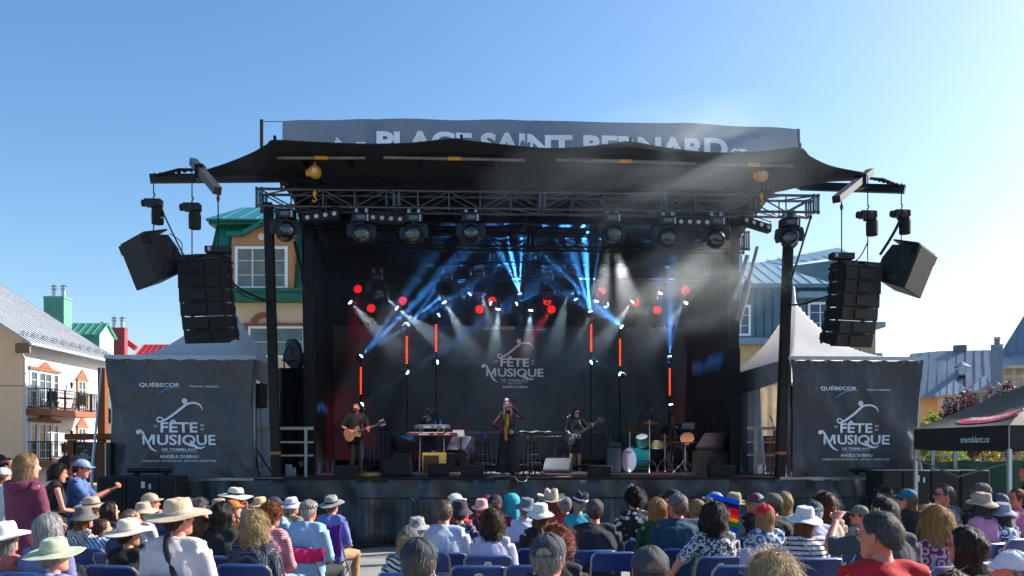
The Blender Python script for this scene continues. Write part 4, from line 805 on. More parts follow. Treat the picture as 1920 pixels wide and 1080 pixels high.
# ---------------------------------------------------------------- lit stage lamps
def spot(par, col, power, deg, d, blend=.35, r=.03, fan=None, roll=0.0):
    "spot lamp at the parent's origin shining along d (stage coords)"
    ld = bpy.data.lights.new('lamp_light', 'SPOT'); ld.energy = power; ld.color = col; ld.spot_size = R(deg); ld.spot_blend = blend; ld.shadow_soft_size = r
    o = bpy.data.objects.new('lamp_light', ld); COL.objects.link(o); o.parent = par
    d = Vector(d).normalized(); z = -d; y = Vector((0, 1, 0)); x = y.cross(z).normalized(); y = z.cross(x)
    o.matrix_local = Matrix((x, y, z)).transposed().to_4x4(); o.location = tuple(d * .06)
    if fan:
        ld.use_nodes = True; n = ld.node_tree.nodes; L = ld.node_tree.links; em = n['Emission']
        tc = n.new('ShaderNodeTexCoord'); sp = n.new('ShaderNodeSeparateXYZ'); L.new(tc.outputs['Normal'], sp.inputs[0])
        def mth(op, a, b=None):
            m = n.new('ShaderNodeMath'); m.operation = op
            for i, q in enumerate((a, b)):
                if q is None: continue
                if hasattr(q, 'links'): L.new(q, m.inputs[i])
                else: m.inputs[i].default_value = q
            return m.outputs[0]
        t = mth('DIVIDE', sp.outputs[0], sp.outputs[2]); s = mth('SINE', mth('ADD', mth('MULTIPLY', t, fan[0]), fan[1]))
        s2 = mth('SINE', mth('ADD', mth('MULTIPLY', t, fan[0] * 1.7), fan[1] * 2.3)); q = mth('MAXIMUM', mth('ADD', s, mth('MULTIPLY', s2, .5)), 0.0); L.new(mth('POWER', q, 2.0), em.inputs[1])
    return o
def dirpx(px0, py0, px1, py1, fwd=-.25):
    v = Vector((px1 - px0, 0, -(py1 - py0))).normalized(); v.y = fwd; return v
REDL = M('#400806', .3, emis='#ff1a10', es=1.6); WHL = M('#d8e4f0', .3, emis='#dbe9ff', es=9); BLL = M('#8fc0ff', .3, emis='#8fc4ff', es=14)
VLT = 5.0
def par_light(px_, py_, lab, aim, red=True):
    z = sz(py_, px_, VLT); u = su(px_, VLT); t = sthing('par_light', lab, 'stage light', u, VLT, z, group='red lamps hung at the back of the stage' if red else 'white spotlights hung at the back of the stage')
    d = Vector(aim).normalized(); rot = d.to_track_quat('Z', 'Y').to_matrix().to_4x4(); R_ = .135 if red else .075
    b = MB(); b.m = rot; b.lathe([(.03, -.30), (R_ * .85, -.27), (R_, -.12), (R_ + .012, -.005), (R_ + .006, 0), (R_ - .012, -.004)], n=20); b.build('housing', HEAD, t)
    l = MB(); l.m = rot
    if red:
        l.lathe([(R_ - .012, -.012), (R_ - .02, -.010), (.004, -.010)], n=20, caps=False); lo = l.build('lens', M('#180304', .3, emis='#c8100a', es=.55), t)
        e = MB(); e.m = rot
        for rr, k in ((0, 1), (.045, 6), (.09, 12)):
            for j in range(k): a = 6.283 * j / k; e.lathe([(.019, -.008), (.012, .0), (.002, .003)], (rr * math.cos(a), rr * math.sin(a), 0), 8)
        e.build('led', REDL, lo)
    else: l.lathe([(R_ - .01, -.01), (R_ * .5, .008), (.004, .012)], n=20); l.build('lens', WHL, t)
    y = MB(); top = 6.68 + .0 - z; y.tube([(-R_ - .03, 0, -.04), (-R_ - .03, 0, .18), (R_ + .03, 0, .18), (R_ + .03, 0, -.04)], .014, 6); y.cyl((0, 0, .18), (0, 0, max(.25, top)), .022, 8); y.build('yoke', HEAD, t)
    return t
reds = [(671, 542, 'pair at the far left, upper one'), (696, 578, 'pair at the far left, lower one'), (755, 564, 'lamp left of the second white beam'), (835, 544, 'lamp above the third white beam'), (899, 580, 'lower of the two left of the centre beam'), (923, 564, 'upper of the two left of the centre beam'),
        (1026, 565, 'upper of the touching twin right of centre'), (1034, 580, 'lower of the touching twin right of centre'), (1129, 546, 'tilted one beside the upright blue beams'), (1192, 567, 'lamp above the slanting white beam on the right'), (1232, 581, 'low tilted one in the smoke'), (1285, 545, 'topmost one in the smoke at the right')]
aims = [(.5, -1, -.5), (.3, -1, -.3), (-.3, -1, -.2), (.3, -1, -.6), (-.3, -1, -.3), (.3, -1, -.5), (-.4, -1, -.3), (-.1, -1, -.35), (-.5, -.8, -.9), (.1, -1, -.3), (-.6, -1, -.3), (-.1, -1, -.4)]
for i, (px_, py_, w_) in enumerate(reds):
    t = par_light(px_, py_, 'red glowing round stage lamp, ' + w_, aims[i])
    d = {0: dirpx(671, 542, 660, 640, .25), 1: dirpx(0, 0, -14, 60, .1), 5: dirpx(0, 0, 12, 20, -.1), 7: dirpx(1034, 580, 1005, 620, .1), 10: dirpx(0, 0, 20, 40, .2), 11: dirpx(0, 0, 12, 60, .35)}.get(i)
    if d is not None: spot(t, (1, .03, .02), (420, 350, 0, 0, 0, 300, 0, 700, 0, 0, 250, 1100)[i], 30, d, .8)
whites = [(657, 567, 700, 612, 'far left aimed to the right'), (722, 549, 735, 570, 'small upper one above the second white beam'), (744, 578, 860, 668, 'aimed right between the first red lamps'), (833, 567, 875, 640, 'beside the red lamp above the left towers'), (901, 549, 912, 585, 'under the left dark moving light'),
          (934, 580, 928, 650, 'left of the two pointing down at the emblem'), (995, 582, 990, 650, 'right of the two pointing down at the emblem'), (1064, 548, 1055, 585, 'under the right dark moving light'), (1118, 565, 1105, 600, 'short one beside the blue beams'), (1185, 566, 1130, 640, 'slanting down to the left on the right side'),
          (1238, 550, 1222, 575, 'small one in the smoke'), (1286, 568, 1255, 605, 'lowest one at the right in the smoke')]
for i, (x0, y0, x1, y1, w_) in enumerate(whites):
    d = dirpx(x0, y0, x1, y1, -.15); t = par_light(x0, y0, 'white stage spotlight, ' + w_, d, False)
    spot(t, (.62, .82, 1), 1.3 * (900, 200, 1200, 900, 500, 1000, 1000, 500, 400, 1300, 300, 700)[i], 26 if i not in (1, 4) else 20, d, .6)
def beam_head(px_, py_, v, tgt, power, deg, lab, fan=(26, .5), fwd=-.05):
    t = sthing('beam_light', lab, 'stage light', su(px_, v), v, sz(py_, px_, v), group='small blue beam lights')
    d = dirpx(px_, py_, tgt[0], tgt[1], fwd).normalized()
    b = MB(); b.m = d.to_track_quat('Z', 'Y').to_matrix().to_4x4(); b.lathe([(.02, -.16), (.07, -.14), (.08, -.03), (.075, 0), (.06, -.002)], n=16); b.box(-.1, .1, -.03, .03, -.12, -.05); b.build('housing', HEAD, t)
    l = MB(); l.m = b.m; l.lathe([(.058, -.004), (.04, .02), (.003, .03)], n=16); l.build('lens', BLL, t); spot(t, (.06, .33, 1), power, deg, d, .25, .015, fan)
beams = [(975, 552, VLT - .3, (945, 430), 9000, 38, 'bright centre one throwing a tall fan up and left', (24, .6)), (1107, 585, VLT - .4, (1090, 460), 9000, 34, 'bright one throwing a tall fan upward right of centre', (26, .2)), (677, 668, VLT - .3, (755, 590), 2200, 30, 'at the top of the far left strip', (30, .9)),
         (764, 608, VLT - .2, (835, 545), 2200, 28, 'at the top of the second strip from the left', (30, .1)), (820, 679, VLT - .2, (890, 678), 1100, 24, 'below the third strip, aimed right', (30, .5)), (822, 591, VLT - .2, (870, 556), 1600, 26, 'above the third strip from the left', (30, .8)), (880, 552, VLT - .2, (900, 530), 700, 22, 'beside the dark moving light left of centre', (26, .3)),
         (968, 570, VLT - .2, (1010, 546), 1000, 24, 'left of the centre emblem beams aimed right', (30, .4)), (1080, 562, VLT - .2, (1065, 535), 900, 24, 'under the right dark moving light', (28, .6)), (1109, 679, VLT - .2, (1060, 700), 1500, 30, 'below the strip right of centre, aimed left', (30, .7)), (1166, 613, VLT - .2, (1115, 575), 3200, 34, 'brightest one at the right, above the slanted strip', (32, .2)),
         (1163, 701, VLT - .2, (1125, 683), 1300, 24, 'below the right slanted strip, aimed up left', (30, .1)), (1256, 669, VLT - .3, (1255, 610), 2400, 30, 'at the top of the far right strip', (30, .5)), (679, 758, VLT - .6, (725, 725), 1800, 26, 'behind the guitarist, aimed up right', (30, .3)), (1258, 759, VLT - .3, (1256, 735), 300, 24, 'behind the drummer', (30, .3)), (764, 698, VLT - .2, (790, 715), 200, 20, 'below the second strip from the left', (30, .2)), (921, 539 + 30, VLT - .2, (900, 560), 250, 20, 'tiny one left of the centre pair', (30, .2)), (1139, 571, VLT - .2, (1170, 563), 400, 20, 'tiny one right of the upright fan', (30, .2))]
for (a, b, v, tg, pw, dg, lb, fn) in beams: beam_head(a, b, v, tg, (pw if pw > 1900 else pw * .55) * 2.6, dg, 'blue beam light ' + lb, fn)
# LED strips on slim towers
for px_, y0, y1, lb in ((677, 688, 740, 'far left, above the guitarist'), (763, 630, 683, 'second from the left'), (818, 608, 661, 'third from the left'), (1108, 608, 660, 'nearest right of the emblem'), (1162, 635, 687, 'second from the right'), (1255, 690, 742, 'far right, above the drummer')):
    v = VLT - .15; u = su(px_, v); t = sthing('led_strip_tower', 'slim black tower with a vertical strip of orange red lights, ' + lb, 'light tower', u, v, FZ, group='orange light strips at the back of the stage')
    z0, z1 = sz(y1, px_, v) - FZ, sz(y0, px_, v) - FZ; MB().box(-.014, .014, .0, .03, 0.03, sz(y0 - 20, px_, v) - FZ).build('mast', M('#050506', .95, var=0, spec=.1), t); MB().lathe([(.25, 0), (.25, .02), (.03, .04)], n=16).build('base_plate', HEAD, t)
    b = MB().box(-.03, .03, -.05, -.002, z0 - .03, z1 + .03).build('strip_housing', HEAD, t); e = MB()
    for k in range(12): z = z0 + (z1 - z0) * (k + .5) / 12; e.box(-.019, .019, -.055, -.049, z - .009, z + .009)
    e.build('led', M('#601808', .3, emis='#ff3d12' , es=4.0), b)
# thin stage haze the beams show in
hz = MB(); a = S(su(610, 4), 0); hz.box(su(592, 3.2), su(1366, 3.2), .9, 7.2, FZ + .05, CZF - .08)
hm = bpy.data.materials.new('stage_haze'); hm.use_nodes = True; n = hm.node_tree.nodes; n.clear(); L = hm.node_tree.links
o_ = n.new('ShaderNodeOutputMaterial'); vsn = n.new('ShaderNodeVolumeScatter'); vsn.inputs['Anisotropy'].default_value = .2; L.new(vsn.outputs[0], o_.inputs['Volume'])
tc_ = n.new('ShaderNodeTexCoord'); sx_ = n.new('ShaderNodeSeparateXYZ'); L.new(tc_.outputs['Object'], sx_.inputs[0]); mr_ = n.new('ShaderNodeMapRange'); mr_.interpolation_type = 'SMOOTHSTEP'; mr_.inputs[1].default_value = 4.0; mr_.inputs[2].default_value = 5.6; mr_.inputs[3].default_value = .002; mr_.inputs[4].default_value = .042; L.new(sx_.outputs[2], mr_.inputs[0]); L.new(mr_.outputs[0], vsn.inputs['Density'])
ho = hz.build('stage_haze', hm, None, smooth=False); ho.location = SO; ho.rotation_euler = (0, 0, YAW); tag(ho, 'thin theatrical haze filling the covered stage', None, kind='stuff')
# drifting smoke over the right half of the stage and the roof
def smoke(name, lab, c, r, dens, sc, seed, col=(.9, .95, 1)):
    "c in stage coords"
    b = MB(); b.ball((0, 0, 0), 1.0, 24, 14); m = bpy.data.materials.new(name); m.use_nodes = True; n = m.node_tree.nodes; n.clear(); L = m.node_tree.links
    o_ = n.new('ShaderNodeOutputMaterial'); v_ = n.new('ShaderNodeVolumeScatter'); v_.inputs['Color'].default_value = (*col, 1); v_.inputs['Anisotropy'].default_value = .35
    tc = n.new('ShaderNodeTexCoord'); no = n.new('ShaderNodeTexNoise'); no.inputs['Scale'].default_value = sc; no.inputs['Detail'].default_value = 4; no.inputs['Distortion'].default_value = 1.1; mp = n.new('ShaderNodeMapping'); mp.inputs['Location'].default_value = (seed, seed * .7, 0); mp.inputs['Scale'].default_value = (1, 1, 1.3)
    L.new(tc.outputs['Object'], mp.inputs[0]); L.new(mp.outputs[0], no.inputs[0]); ln = n.new('ShaderNodeVectorMath'); ln.operation = 'LENGTH'; L.new(tc.outputs['Object'], ln.inputs[0])
    fo = n.new('ShaderNodeMapRange'); fo.inputs[1].default_value = 1; fo.inputs[2].default_value = .15; L.new(ln.outputs['Value'], fo.inputs[0]); nr = n.new('ShaderNodeMapRange'); nr.inputs[1].default_value = .43; nr.inputs[2].default_value = .74; L.new(no.outputs[0], nr.inputs[0])
    a = n.new('ShaderNodeMath'); a.operation = 'MULTIPLY'; L.new(fo.outputs[0], a.inputs[0]); L.new(nr.outputs[0], a.inputs[1]); d = n.new('ShaderNodeMath'); d.operation = 'MULTIPLY'; d.inputs[1].default_value = dens; L.new(a.outputs[0], d.inputs[0]); L.new(d.outputs[0], v_.inputs['Density']); L.new(v_.outputs[0], o_.inputs['Volume'])
    o = b.build(name, m, None); o.location = S(*c); o.scale = r; o.rotation_euler = (0, R(-12), YAW); return tag(o, lab, None, kind='stuff')
smoke('smoke_cloud', 'pale smoke drifting under the right half of the stage roof', SP(1285, 470, .1), (3.1, 1.0, 1.9), 1.5, 1.6, 3.1, (.72, .88, 1))
smoke('smoke_plume', 'thin smoke rising over the right part of the roof', SP(1240, 325, -2.0), (3.8, .8, 1.5), .8, 1.4, 7.7, (.75, .9, 1))
for px_, tgt, pw in ((883, (950, 770), 900), (1147, (1070, 830), 900), (776, (690, 800), 900), (1147, (1240, 800), 1300), (678, (805, 790), 1300)):  # wash spots added to brighten the performers; the heads themselves look unlit
    m_ = [o for o in COL.objects if o.name.startswith('moving_light') and abs(o.location.x - S(su(px_, VT + .05), VT + .05).x) < .02]
    if m_: a = Vector(SP(px_, 440, VT)); b = Vector(SP(tgt[0], tgt[1], 2.4)); o = spot(m_[0], (1, .86, .8), pw, 30, (b - a), .7, .06); o.location = tuple((b - a).normalized() * .32 + Vector((0, 0, -.45)))
# ---------------------------------------------------------------- stage equipment
CHR = M('#b9bcc0', .18, .9, var=.1); BLKP = M('#0c0c0e', .5, var=.1)
def sbox(name, lab, cat, px0, px1, py0, py1, v, dep, mat, group=None, bev=.012, grille=True, gmat=None, z=None):
    "box-shaped cabinet whose front fills a pixel rectangle at stage depth v"
    u0, u1 = su(px0, v), su(px1, v); pc = (px0 + px1) / 2; z0 = sz(py1, pc, v) if z is None else z; z1 = sz(py0, pc, v); W2 = (u1 - u0) / 2
    t = sthing(name, lab, cat, (u0 + u1) / 2, v, z0, group=group); H_ = z1 - z0
    MB().box(-W2, W2, 0, dep, 0, H_).build('cabinet', mat, t, bev=bev)
    if grille: MB().box(-W2 + .025, W2 - .025, -.008, -.001, .025, H_ - .025).build('grille', gmat or GRILLE, t)
    return t, W2, H_
# subwoofers standing on the ground at both ends
def subs(cols, v, labs, side):
    for i, (a, b) in enumerate(cols):
        u0, u1 = su(a, v), su(b, v); W2 = (u1 - u0) / 2 - .006; ztop = sz(892 if side < 0 else 881, (a + b) / 2, v); zb = 0; n = 2
        for k in range(n):
            h_ = ztop / n - .01; t = sthing('subwoofer', ('lower' if k == 0 else 'upper') + ' black subwoofer, ' + labs[i], 'speaker', (u0 + u1) / 2, v, zb + k * ztop / n, group='black subwoofers stacked on the ground')
            MB().box(-W2, W2, 0, .75, .01, h_).build('cabinet', M('#131518', .6, var=.2, bump=.1), t, bev=.012); MB().box(-W2 + .03, W2 - .03, -.008, -.001, .04, h_ - .03).build('grille', GRILLE, t)
            if i == 1 and k == 1:
                c = MB(); c.box(-.02, .05, -.016, -.009, h_ - .22, h_ - .10); c.box(.12, .16, -.016, -.009, h_ - .24, h_ - .14); c.build('connector_plate', M('#b9bdc2', .4), t)
            else: MB().lathe([(.02, 0), (.012, .01)], (W2 - .08, -.02, h_ * .5), 10).build('knob', M('#3a3d42', .4, .5), t)
VG = -1.35
subs([(182, 236), (237, 297), (298, 329)], VG, ['outermost at the left of the stage', 'with white connector plates at the left', 'nearest the stage skirt at the left'], -1)
subs([(1655, 1692), (1693, 1745), (1746, 1800), (1801, 1856)], VG, ['nearest the stage skirt at the right', 'with white connector plates at the right', 'third from the stage skirt at the right', 'outermost at the right of the stage'], 1)
for lab, a, b, py, v in (('long dark strip light lying on the left subwoofers', 240, 322, 886, VG + .3), ('long dark strip light lying at the right end of the stage edge', 1590, 1664, 884, -.02)):
    u0, u1 = su(a, v), su(b, v); t = sthing('strip_light', lab, 'stage light', (u0 + u1) / 2, v, sz(py + 6, a, v)); w2 = (u1 - u0) / 2; MB().tube([(-w2, 0, .1), (w2, 0, .1)], .045, 12).build('housing', M('#20262b', .3, .6), t)
    for x in (-w2 * .6, w2 * .7): MB().box(x - .04, x + .04, -.05, .05, 0, .07).build('foot', DKST, t)
# boxes on the stage floor
for a, b, w_ in ((625, 670, 'at the stage edge in front of the guitarist'), (863, 908, 'at the stage edge left of the singer'), (1105, 1148, 'at the stage edge right of the singer'), (1333, 1378, 'at the right end of the stage edge before the big cabinet')):
    t, W2, H_ = sbox('front_fill_speaker', 'low black speaker ' + w_, 'speaker', a, b, 873, 896, .12, .32, SPK, 'low speakers along the stage edge', z=FZ); MB().lathe([(.012, 0), (.008, .008)], (-W2 + .07, -.02, H_ * .55), 8).build('knob', M('#b9a060', .4), t)
def wedge(lab, px_, py_, v, w_, rz, rx=0.0, mat=None, z=None, sc=1.0):
    t = sthing('stage_monitor', lab, 'speaker', su(px_, v), v, FZ if z is None else z, rz, 'wedge stage monitors', rx, sc); m = mat or M('#1d1a20', .55, var=.15, bump=.15, bscale=150)
    MB().prismx([(-.22, 0), (-.25, .08), (.06, .38), (.2, .34), (.25, 0)], -w_ / 2, w_ / 2).build('cabinet', m, t, bev=.01)
    g = MB(); g.add([(-w_ / 2 + .03, -.243, .10), (w_ / 2 - .03, -.243, .10), (w_ / 2 - .03, .045, .378), (-w_ / 2 + .03, .045, .378)], [(0, 1, 2, 3)]); g.at((0, -.006, .006)); g.build('grille', M('#241c22', .7, var=.1, bump=.4, bscale=250), t)
    for s in (-1, 1): e = MB(); e.box(s * w_ / 2 - .006, s * w_ / 2 + .006, -.06, .08, .1, .17); e.build('handle_cup', M('#050506', .8), t)
wedge('wedge monitor with a purplish grille lying before the guitarist', 742, 890, .8, .62, .25); wedge('wedge monitor on its side behind the singer, right of the stools', 1046, 880, 3.6, .66, -.3); wedge('low black wedge monitor in front of the tan amplifier', 822, 890, .9, .6, .05, sc=.75)
def side_fill(lab1, lab2, px_, py0, py1, v, w_, pyw, rz, ww):
    t, W2, H_ = sbox('side_fill_speaker', lab1, 'speaker', px_ - w_ / 2, px_ + w_ / 2, py0, py1, v, .5, M('#15181b', .6, var=.15, bump=.1), 'side fill speakers', z=FZ, grille=False)
    MB().box(-.10, .06, -.006, -.001, H_ * .35, H_ * .7).build('handle_cup', M('#040405', .9), t); wedge(lab2, px_ + 3, py0, v + .25, ww, rz, z=FZ + H_ + .004, mat=M('#1c1c20', .55, var=.15), sc=1.15)
side_fill('big black speaker cabinet at the right side of the stage', 'wedge monitor on top of the big black cabinet at the right', 1337, 846, 888, 2.1, 58, 812, -.9, .60)
side_fill('black speaker cabinet behind the guitarist', 'wedge monitor on top of the cabinet behind the guitarist', 755, 848, 880, 4.4, 36, 822, .5, .5); side_fill('black speaker cabinet behind the keyboards', 'wedge monitor on top of the cabinet behind the keyboards', 860, 850, 882, 4.6, 40, 822, -.5, .5)
t, W2, H_ = sbox('combo_amplifier', 'tan guitar combo amplifier with a brown grille below the keyboards', 'amplifier', 792, 837, 849, 886, 1.9, .26, M('#9a8436', .7, var=.08, bump=.2, bscale=120), z=FZ, grille=False)
MB().box(-W2 + .02, .10, -.008, -.001, .04, H_ - .06).build('grille', M('#2c1d1a', .9, bump=.4, bscale=200), t); MB().tube([(-.08, .1, H_), (-.05, .1, H_ + .03), (.05, .1, H_ + .03), (.08, .1, H_)], .01, 6).build('handle', M('#2c1d12', .6), t)
t, W2, H_ = sbox('bass_amplifier', 'grey bass amplifier cabinet beside the drum kit', 'amplifier', 1138, 1166, 839, 879, 3.9, .35, BLKP, z=FZ, gmat=M('#5c6068', .8, bump=.3, bscale=200)); MB().box(-W2 + .04, W2, .02, .3, H_ + .005, H_ + .14).build('amplifier_head', BLKP, t, bev=.01); MB().box(-W2 + .06, W2 - .02, .012, .018, H_ + .03, H_ + .12).build('control_panel', M('#3f4348', .4, .5), t)
t, W2, H_ = sbox('amplifier', 'cream fronted amplifier behind the bassist legs', 'amplifier', 1053, 1082, 850, 870, 5.9, .25, BLKP, z=FZ + .1, gmat=M('#8a7f5c', .8, bump=.5, bscale=60))
def stool(lab, px_, v):
    t = sthing('bar_stool', lab, 'stool', su(px_, v), v, FZ, .4, 'black bar stools'); MB().lathe([(.005, .76), (.15, .765), (.165, .755), (.165, .735), (.14, .725), (.005, .725)], n=24).build('seat', BLKP, t)
    for a in range(4): c, s = math.cos(a * 1.571 + .78), math.sin(a * 1.571 + .78); MB().cyl((c * .12, s * .12, .73), (c * .22, s * .22, 0), .018, 8).build('leg', BLKP, t)
    for z, q in ((.28, .2), (.47, .165)):
        r_ = MB()
        for a in range(4): c, s = math.cos(a * 1.571 + .78), math.sin(a * 1.571 + .78); c2, s2 = math.cos(a * 1.571 + 2.35), math.sin(a * 1.571 + 2.35); r_.cyl((c * q, s * q, z), (c2 * q, s2 * q, z), .011, 6)
        r_.build('rung', M('#8b8d90', .3, .6), t)
stool('black bar stool with a blue can on it left of the singer', 905, 1.9); stool('bare black bar stool right of the singer', 998, 1.9)
t = sthing('drink_can', 'tall blue drink can on the left bar stool', 'can', su(910, 1.9), 1.9, FZ + .768); MB().lathe([(.026, 0), (.03, .008), (.03, .15), (.024, .165), (.022, .165)], n=16).build('body', M('#1a3fb0', .25, .5), t); MB().lathe([(.0225, .163), (.02, .166), (.004, .166)], n=16).build('lid', CHR, t)
def mic_stand(lab, px_, v, h_, boom=None, mic=True, tripod=True, spread=.28, aim=(0, .35, .25)):
    t = sthing('microphone_stand', lab, 'microphone stand', su(px_, v), v, FZ); p = MB(); p.cyl((0, 0, .08), (0, 0, h_), .012, 8); p.cyl((0, 0, .55), (0, 0, .62), .018, 8); p.build('pole', DKST, t)
    if tripod:
        for k in range(3): a = k * 2.094 + .5; MB().cyl((0, 0, .2), (math.cos(a) * spread, math.sin(a) * spread, .01), .010, 6).build('leg', DKST, t)
    else: MB().lathe([(.14, 0), (.14, .02), (.02, .03)], n=20).build('base', BLKP, t)
    end = Vector((0, 0, h_))
    if boom: e2 = end + Vector(boom); MB().cyl(tuple(end - Vector(boom) * .3), tuple(e2), .008, 6).build('boom', DKST, t); end = e2
    if mic:
        d = Vector(aim).normalized(); m = MB(); m.m = Matrix.Translation(end) @ d.to_track_quat('Z', 'Y').to_matrix().to_4x4(); m.lathe([(.010, -.08), (.016, .02), (.018, .06)], n=12); mo = m.build('microphone', BLKP, t); g = MB(); g.m = m.m; g.lathe([(.018, .06), (.026, .075), (.027, .095), (.018, .115), (.003, .12)], n=14); g.build('mesh_head', M('#8c9196', .35, .7, bump=.4, bscale=300), mo)
    return t
ms = mic_stand('straight microphone stand with a yellow scarf tied to it in front of the singer', 948, 1.25, 1.48, aim=(0, .6, .3), tripod=False)
sc_ = MB(); sc_.sheet(lambda a, b: (-.04 + (.035 + .045 * math.sin(b * 3)) * (a) + .03 * math.sin(b * 5 + 1) + .03 * b, -.02 - .02 * math.sin(a * 9 + b * 8), 1.40 - .62 * b), 8, 24, .006); so = sc_.build('scarf', M('#d8a80c', .7, bump=.4), None); so.location = S(su(949, 1.25), 1.22, FZ); so.rotation_euler = (0, 0, YAW); tag(so, 'yellow and magenta scarf hanging on the singer microphone stand', 'scarf')
MB().sheet(lambda a, b: (-.03 + .02 * a + .02 * math.sin(b * 6), -.05, 1.15 - .28 * b), 3, 8, .004).build('magenta_strip', M('#a81a6a', .7), so)
mic_stand('microphone stand with a boom before the guitarist', 686, 2.6, 1.45, (-.05, .15, .08), aim=(-.1, .7, .2)); mic_stand('microphone stand before the bassist', 1064, 4.8, 1.35, (.03, .15, .12), aim=(.5, .5, .2)); mic_stand('low tripod stand with spread legs beside the bare stool', 995, 1.1, .34, mic=False, spread=.42)
mic_stand('tall microphone stand between drums and keyboard player side', 1258, 3.6, 1.55, (.04, .2, .04), aim=(0, .5, .2)); mic_stand('overhead drum microphone stand reaching over the cymbals', 1200, 4.9, 1.5, (.25, -.1, .25), aim=(.2, -.3, -.6)); mic_stand('microphone with a red top beside the laptop behind the drummer', 1302, 4.0, 1.1, (-.38, 0, .03), aim=(-.6, 0, .3)); mic_stand('black microphone stand at the right tent opening', 1450, 1.6, 1.15, (-.02, .05, .12), aim=(-.3, .1, .9))
# tripod speakers by the posts
def tripod_speaker(l1, l2, px_, v, y0, y1, rz):
    z0, z1 = sz(y1, px_, v), sz(y0, px_, v); t = sthing('speaker_stand', l1, 'speaker stand', su(px_, v), v, FZ); MB().cyl((0, 0, .1), (0, 0, z0 - FZ - .003), .022, 10).build('pole', DKST, t)
    for k in range(3): a = k * 2.094 + .9; l = MB(); l.cyl((0, 0, .62), (math.cos(a) * .48, math.sin(a) * .48, .01), .014, 6); l.cyl((0, 0, .22), (math.cos(a) * .3, math.sin(a) * .3, .25), .008, 6); l.build('leg', DKST, t)
    s = sthing('loudspeaker', l2, 'speaker', su(px_, v), v, z0, rz); MB().prism([(-.19, 0), (.19, 0), (.2, (z1 - z0) * .5), (.19, z1 - z0), (-.19, z1 - z0), (-.2, (z1 - z0) * .5)], -.15, .15).build('cabinet', SPK, s, bev=.012); MB().box(-.17, .17, -.16, -.151, .02, z1 - z0 - .02).build('grille', GRILLE, s)
tripod_speaker('black tripod stand under the speaker left of the left leaning post', 'small black loudspeaker on a tripod before the left tent', 479, .4, 720, 765, -.3); tripod_speaker('black tripod stand under the speaker right of the right leaning post', 'small black loudspeaker on a tripod before the right banner', 1485, .35, 724, 766, .5)
# guard rails
def rail(lab, px0, px1, pys, posts, v, pw=.06, mat=None, base=None):
    z0 = FZ if base is None else base; t = sthing('guard_rail', lab, 'railing', 0, v, z0, group='white guard rails at the stage sides'); m = mat or M('#a9a69e', .45, .3, var=.15)
    for py_ in pys: zc = sz(py_, px0, v) - z0; MB().box(su(px0, v), su(px1, v), -.02, .02, zc - .02 * (1.6 if py_ == pys[0] else 1), zc + .02 * (1.6 if py_ == pys[0] else 1)).build('rail', m, t)
    for q in posts: MB().box(su(q, v) - pw / 2, su(q, v) + pw / 2, -.05, -.021, 0, sz(pys[0], q, v) - z0 + .03).build('post', m, t)
rail('white guard rail beside the left leaning post', 480, 588, (803, 829, 854), (483, 509, 574), .9); rail('white guard rail before the right tent opening', 1400, 1456, (803, 829, 853), (1416,), .9, .09); rail('silver guard rail with two thick posts behind the right subwoofers', 1735, 1801, (798, 826, 853), (1747, 1789), -.9, .075, M('#8f8e92', .4, .5), 1.1)
def fence_panels(lab, name, px0, px1, v, z0, h_, n, m, grp=None):
    u0, u1 = su(px0, v), su(px1, v); w_ = (u1 - u0) / n
    for i in range(n):
        t = sthing(name, lab if n == 1 else lab + ', number %s along the row' % ('one two three four five six seven eight'.split()[i]), 'barrier', u0 + w_ * (i + .5), v, z0, group=grp); f = MB(); a = w_ / 2 - .04
        f.tube([(-a, 0, .08), (-a, 0, h_ - .05), (-a + .05, 0, h_), (a - .05, 0, h_), (a, 0, h_ - .05), (a, 0, .08)], .019, 7); f.cyl((-a, 0, .18), (a, 0, .18), .016, 6); f.build('frame', m, t); b = MB(); k = int(w_ / .125)
        for j in range(1, k): x = -a + 2 * a * j / k; b.cyl((x, 0, .18), (x, 0, h_), .008, 5)
        b.build('bars', m, t)
        for s in (-1, 1): MB().beam((s * a, -.25, .02), (s * a, .25, .02), .04, .02).build('foot', m, t)
BARM = M('#3c4044', .45, .6, var=.2)
fence_panels('steel crowd barrier across the back of the stage', 'crowd_barrier', 690, 1290, 5.3, FZ, 1.05, 4, M('#50585c', .4, .6), 'crowd barriers at the back of the stage')
fence_panels('dark steel crowd barrier in front of the stage skirt', 'crowd_barrier', 330, 1640, -1.2 + .0, 0, 1.08, 6, M('#24272b', .45, .6, var=.2), 'crowd barriers before the stage skirt')
# keyboards
def keyboard(lab, px0, px1, py0, py1, v, body, tilt=.0):
    u0, u1 = su(px0, v), su(px1, v); z = sz(py1, px0, v); t = sthing('keyboard', lab, 'keyboard', (u0 + u1) / 2, v, z, rx=tilt); w2 = (u1 - u0) / 2; h_ = sz(py0, px0, v) - z
    MB().box(-w2, w2, 0, .3, 0, h_).build('body', body, t, bev=.008); k = MB(); k.box(-w2 + .06, w2 - .06, .16, .29, h_ + .001, h_ + .012); k.build('keys', M('#cfcfcb', .4), t); b = MB()
    for i in range(int(w2 * 2 / .033)):
        if i % 7 not in (2, 6): x = -w2 + .08 + i * .033; b.box(x, x + .012, .20, .285, h_ + .013, h_ + .022) if x < w2 - .1 else None
    b.build('black_keys', BLKP, t); p = MB(); p.box(-w2 * .5, -w2 * .1, -.004, -.001, h_ * .25, h_ * .7); p.box(.1 * w2, w2 * .2, -.004, -.001, h_ * .3, h_ * .7); p.box(.5 * w2, w2 * .7, -.004, -.001, h_ * .3, h_ * .7); p.build('rear_sockets', M('#8a8f95', .4), t); return t, w2
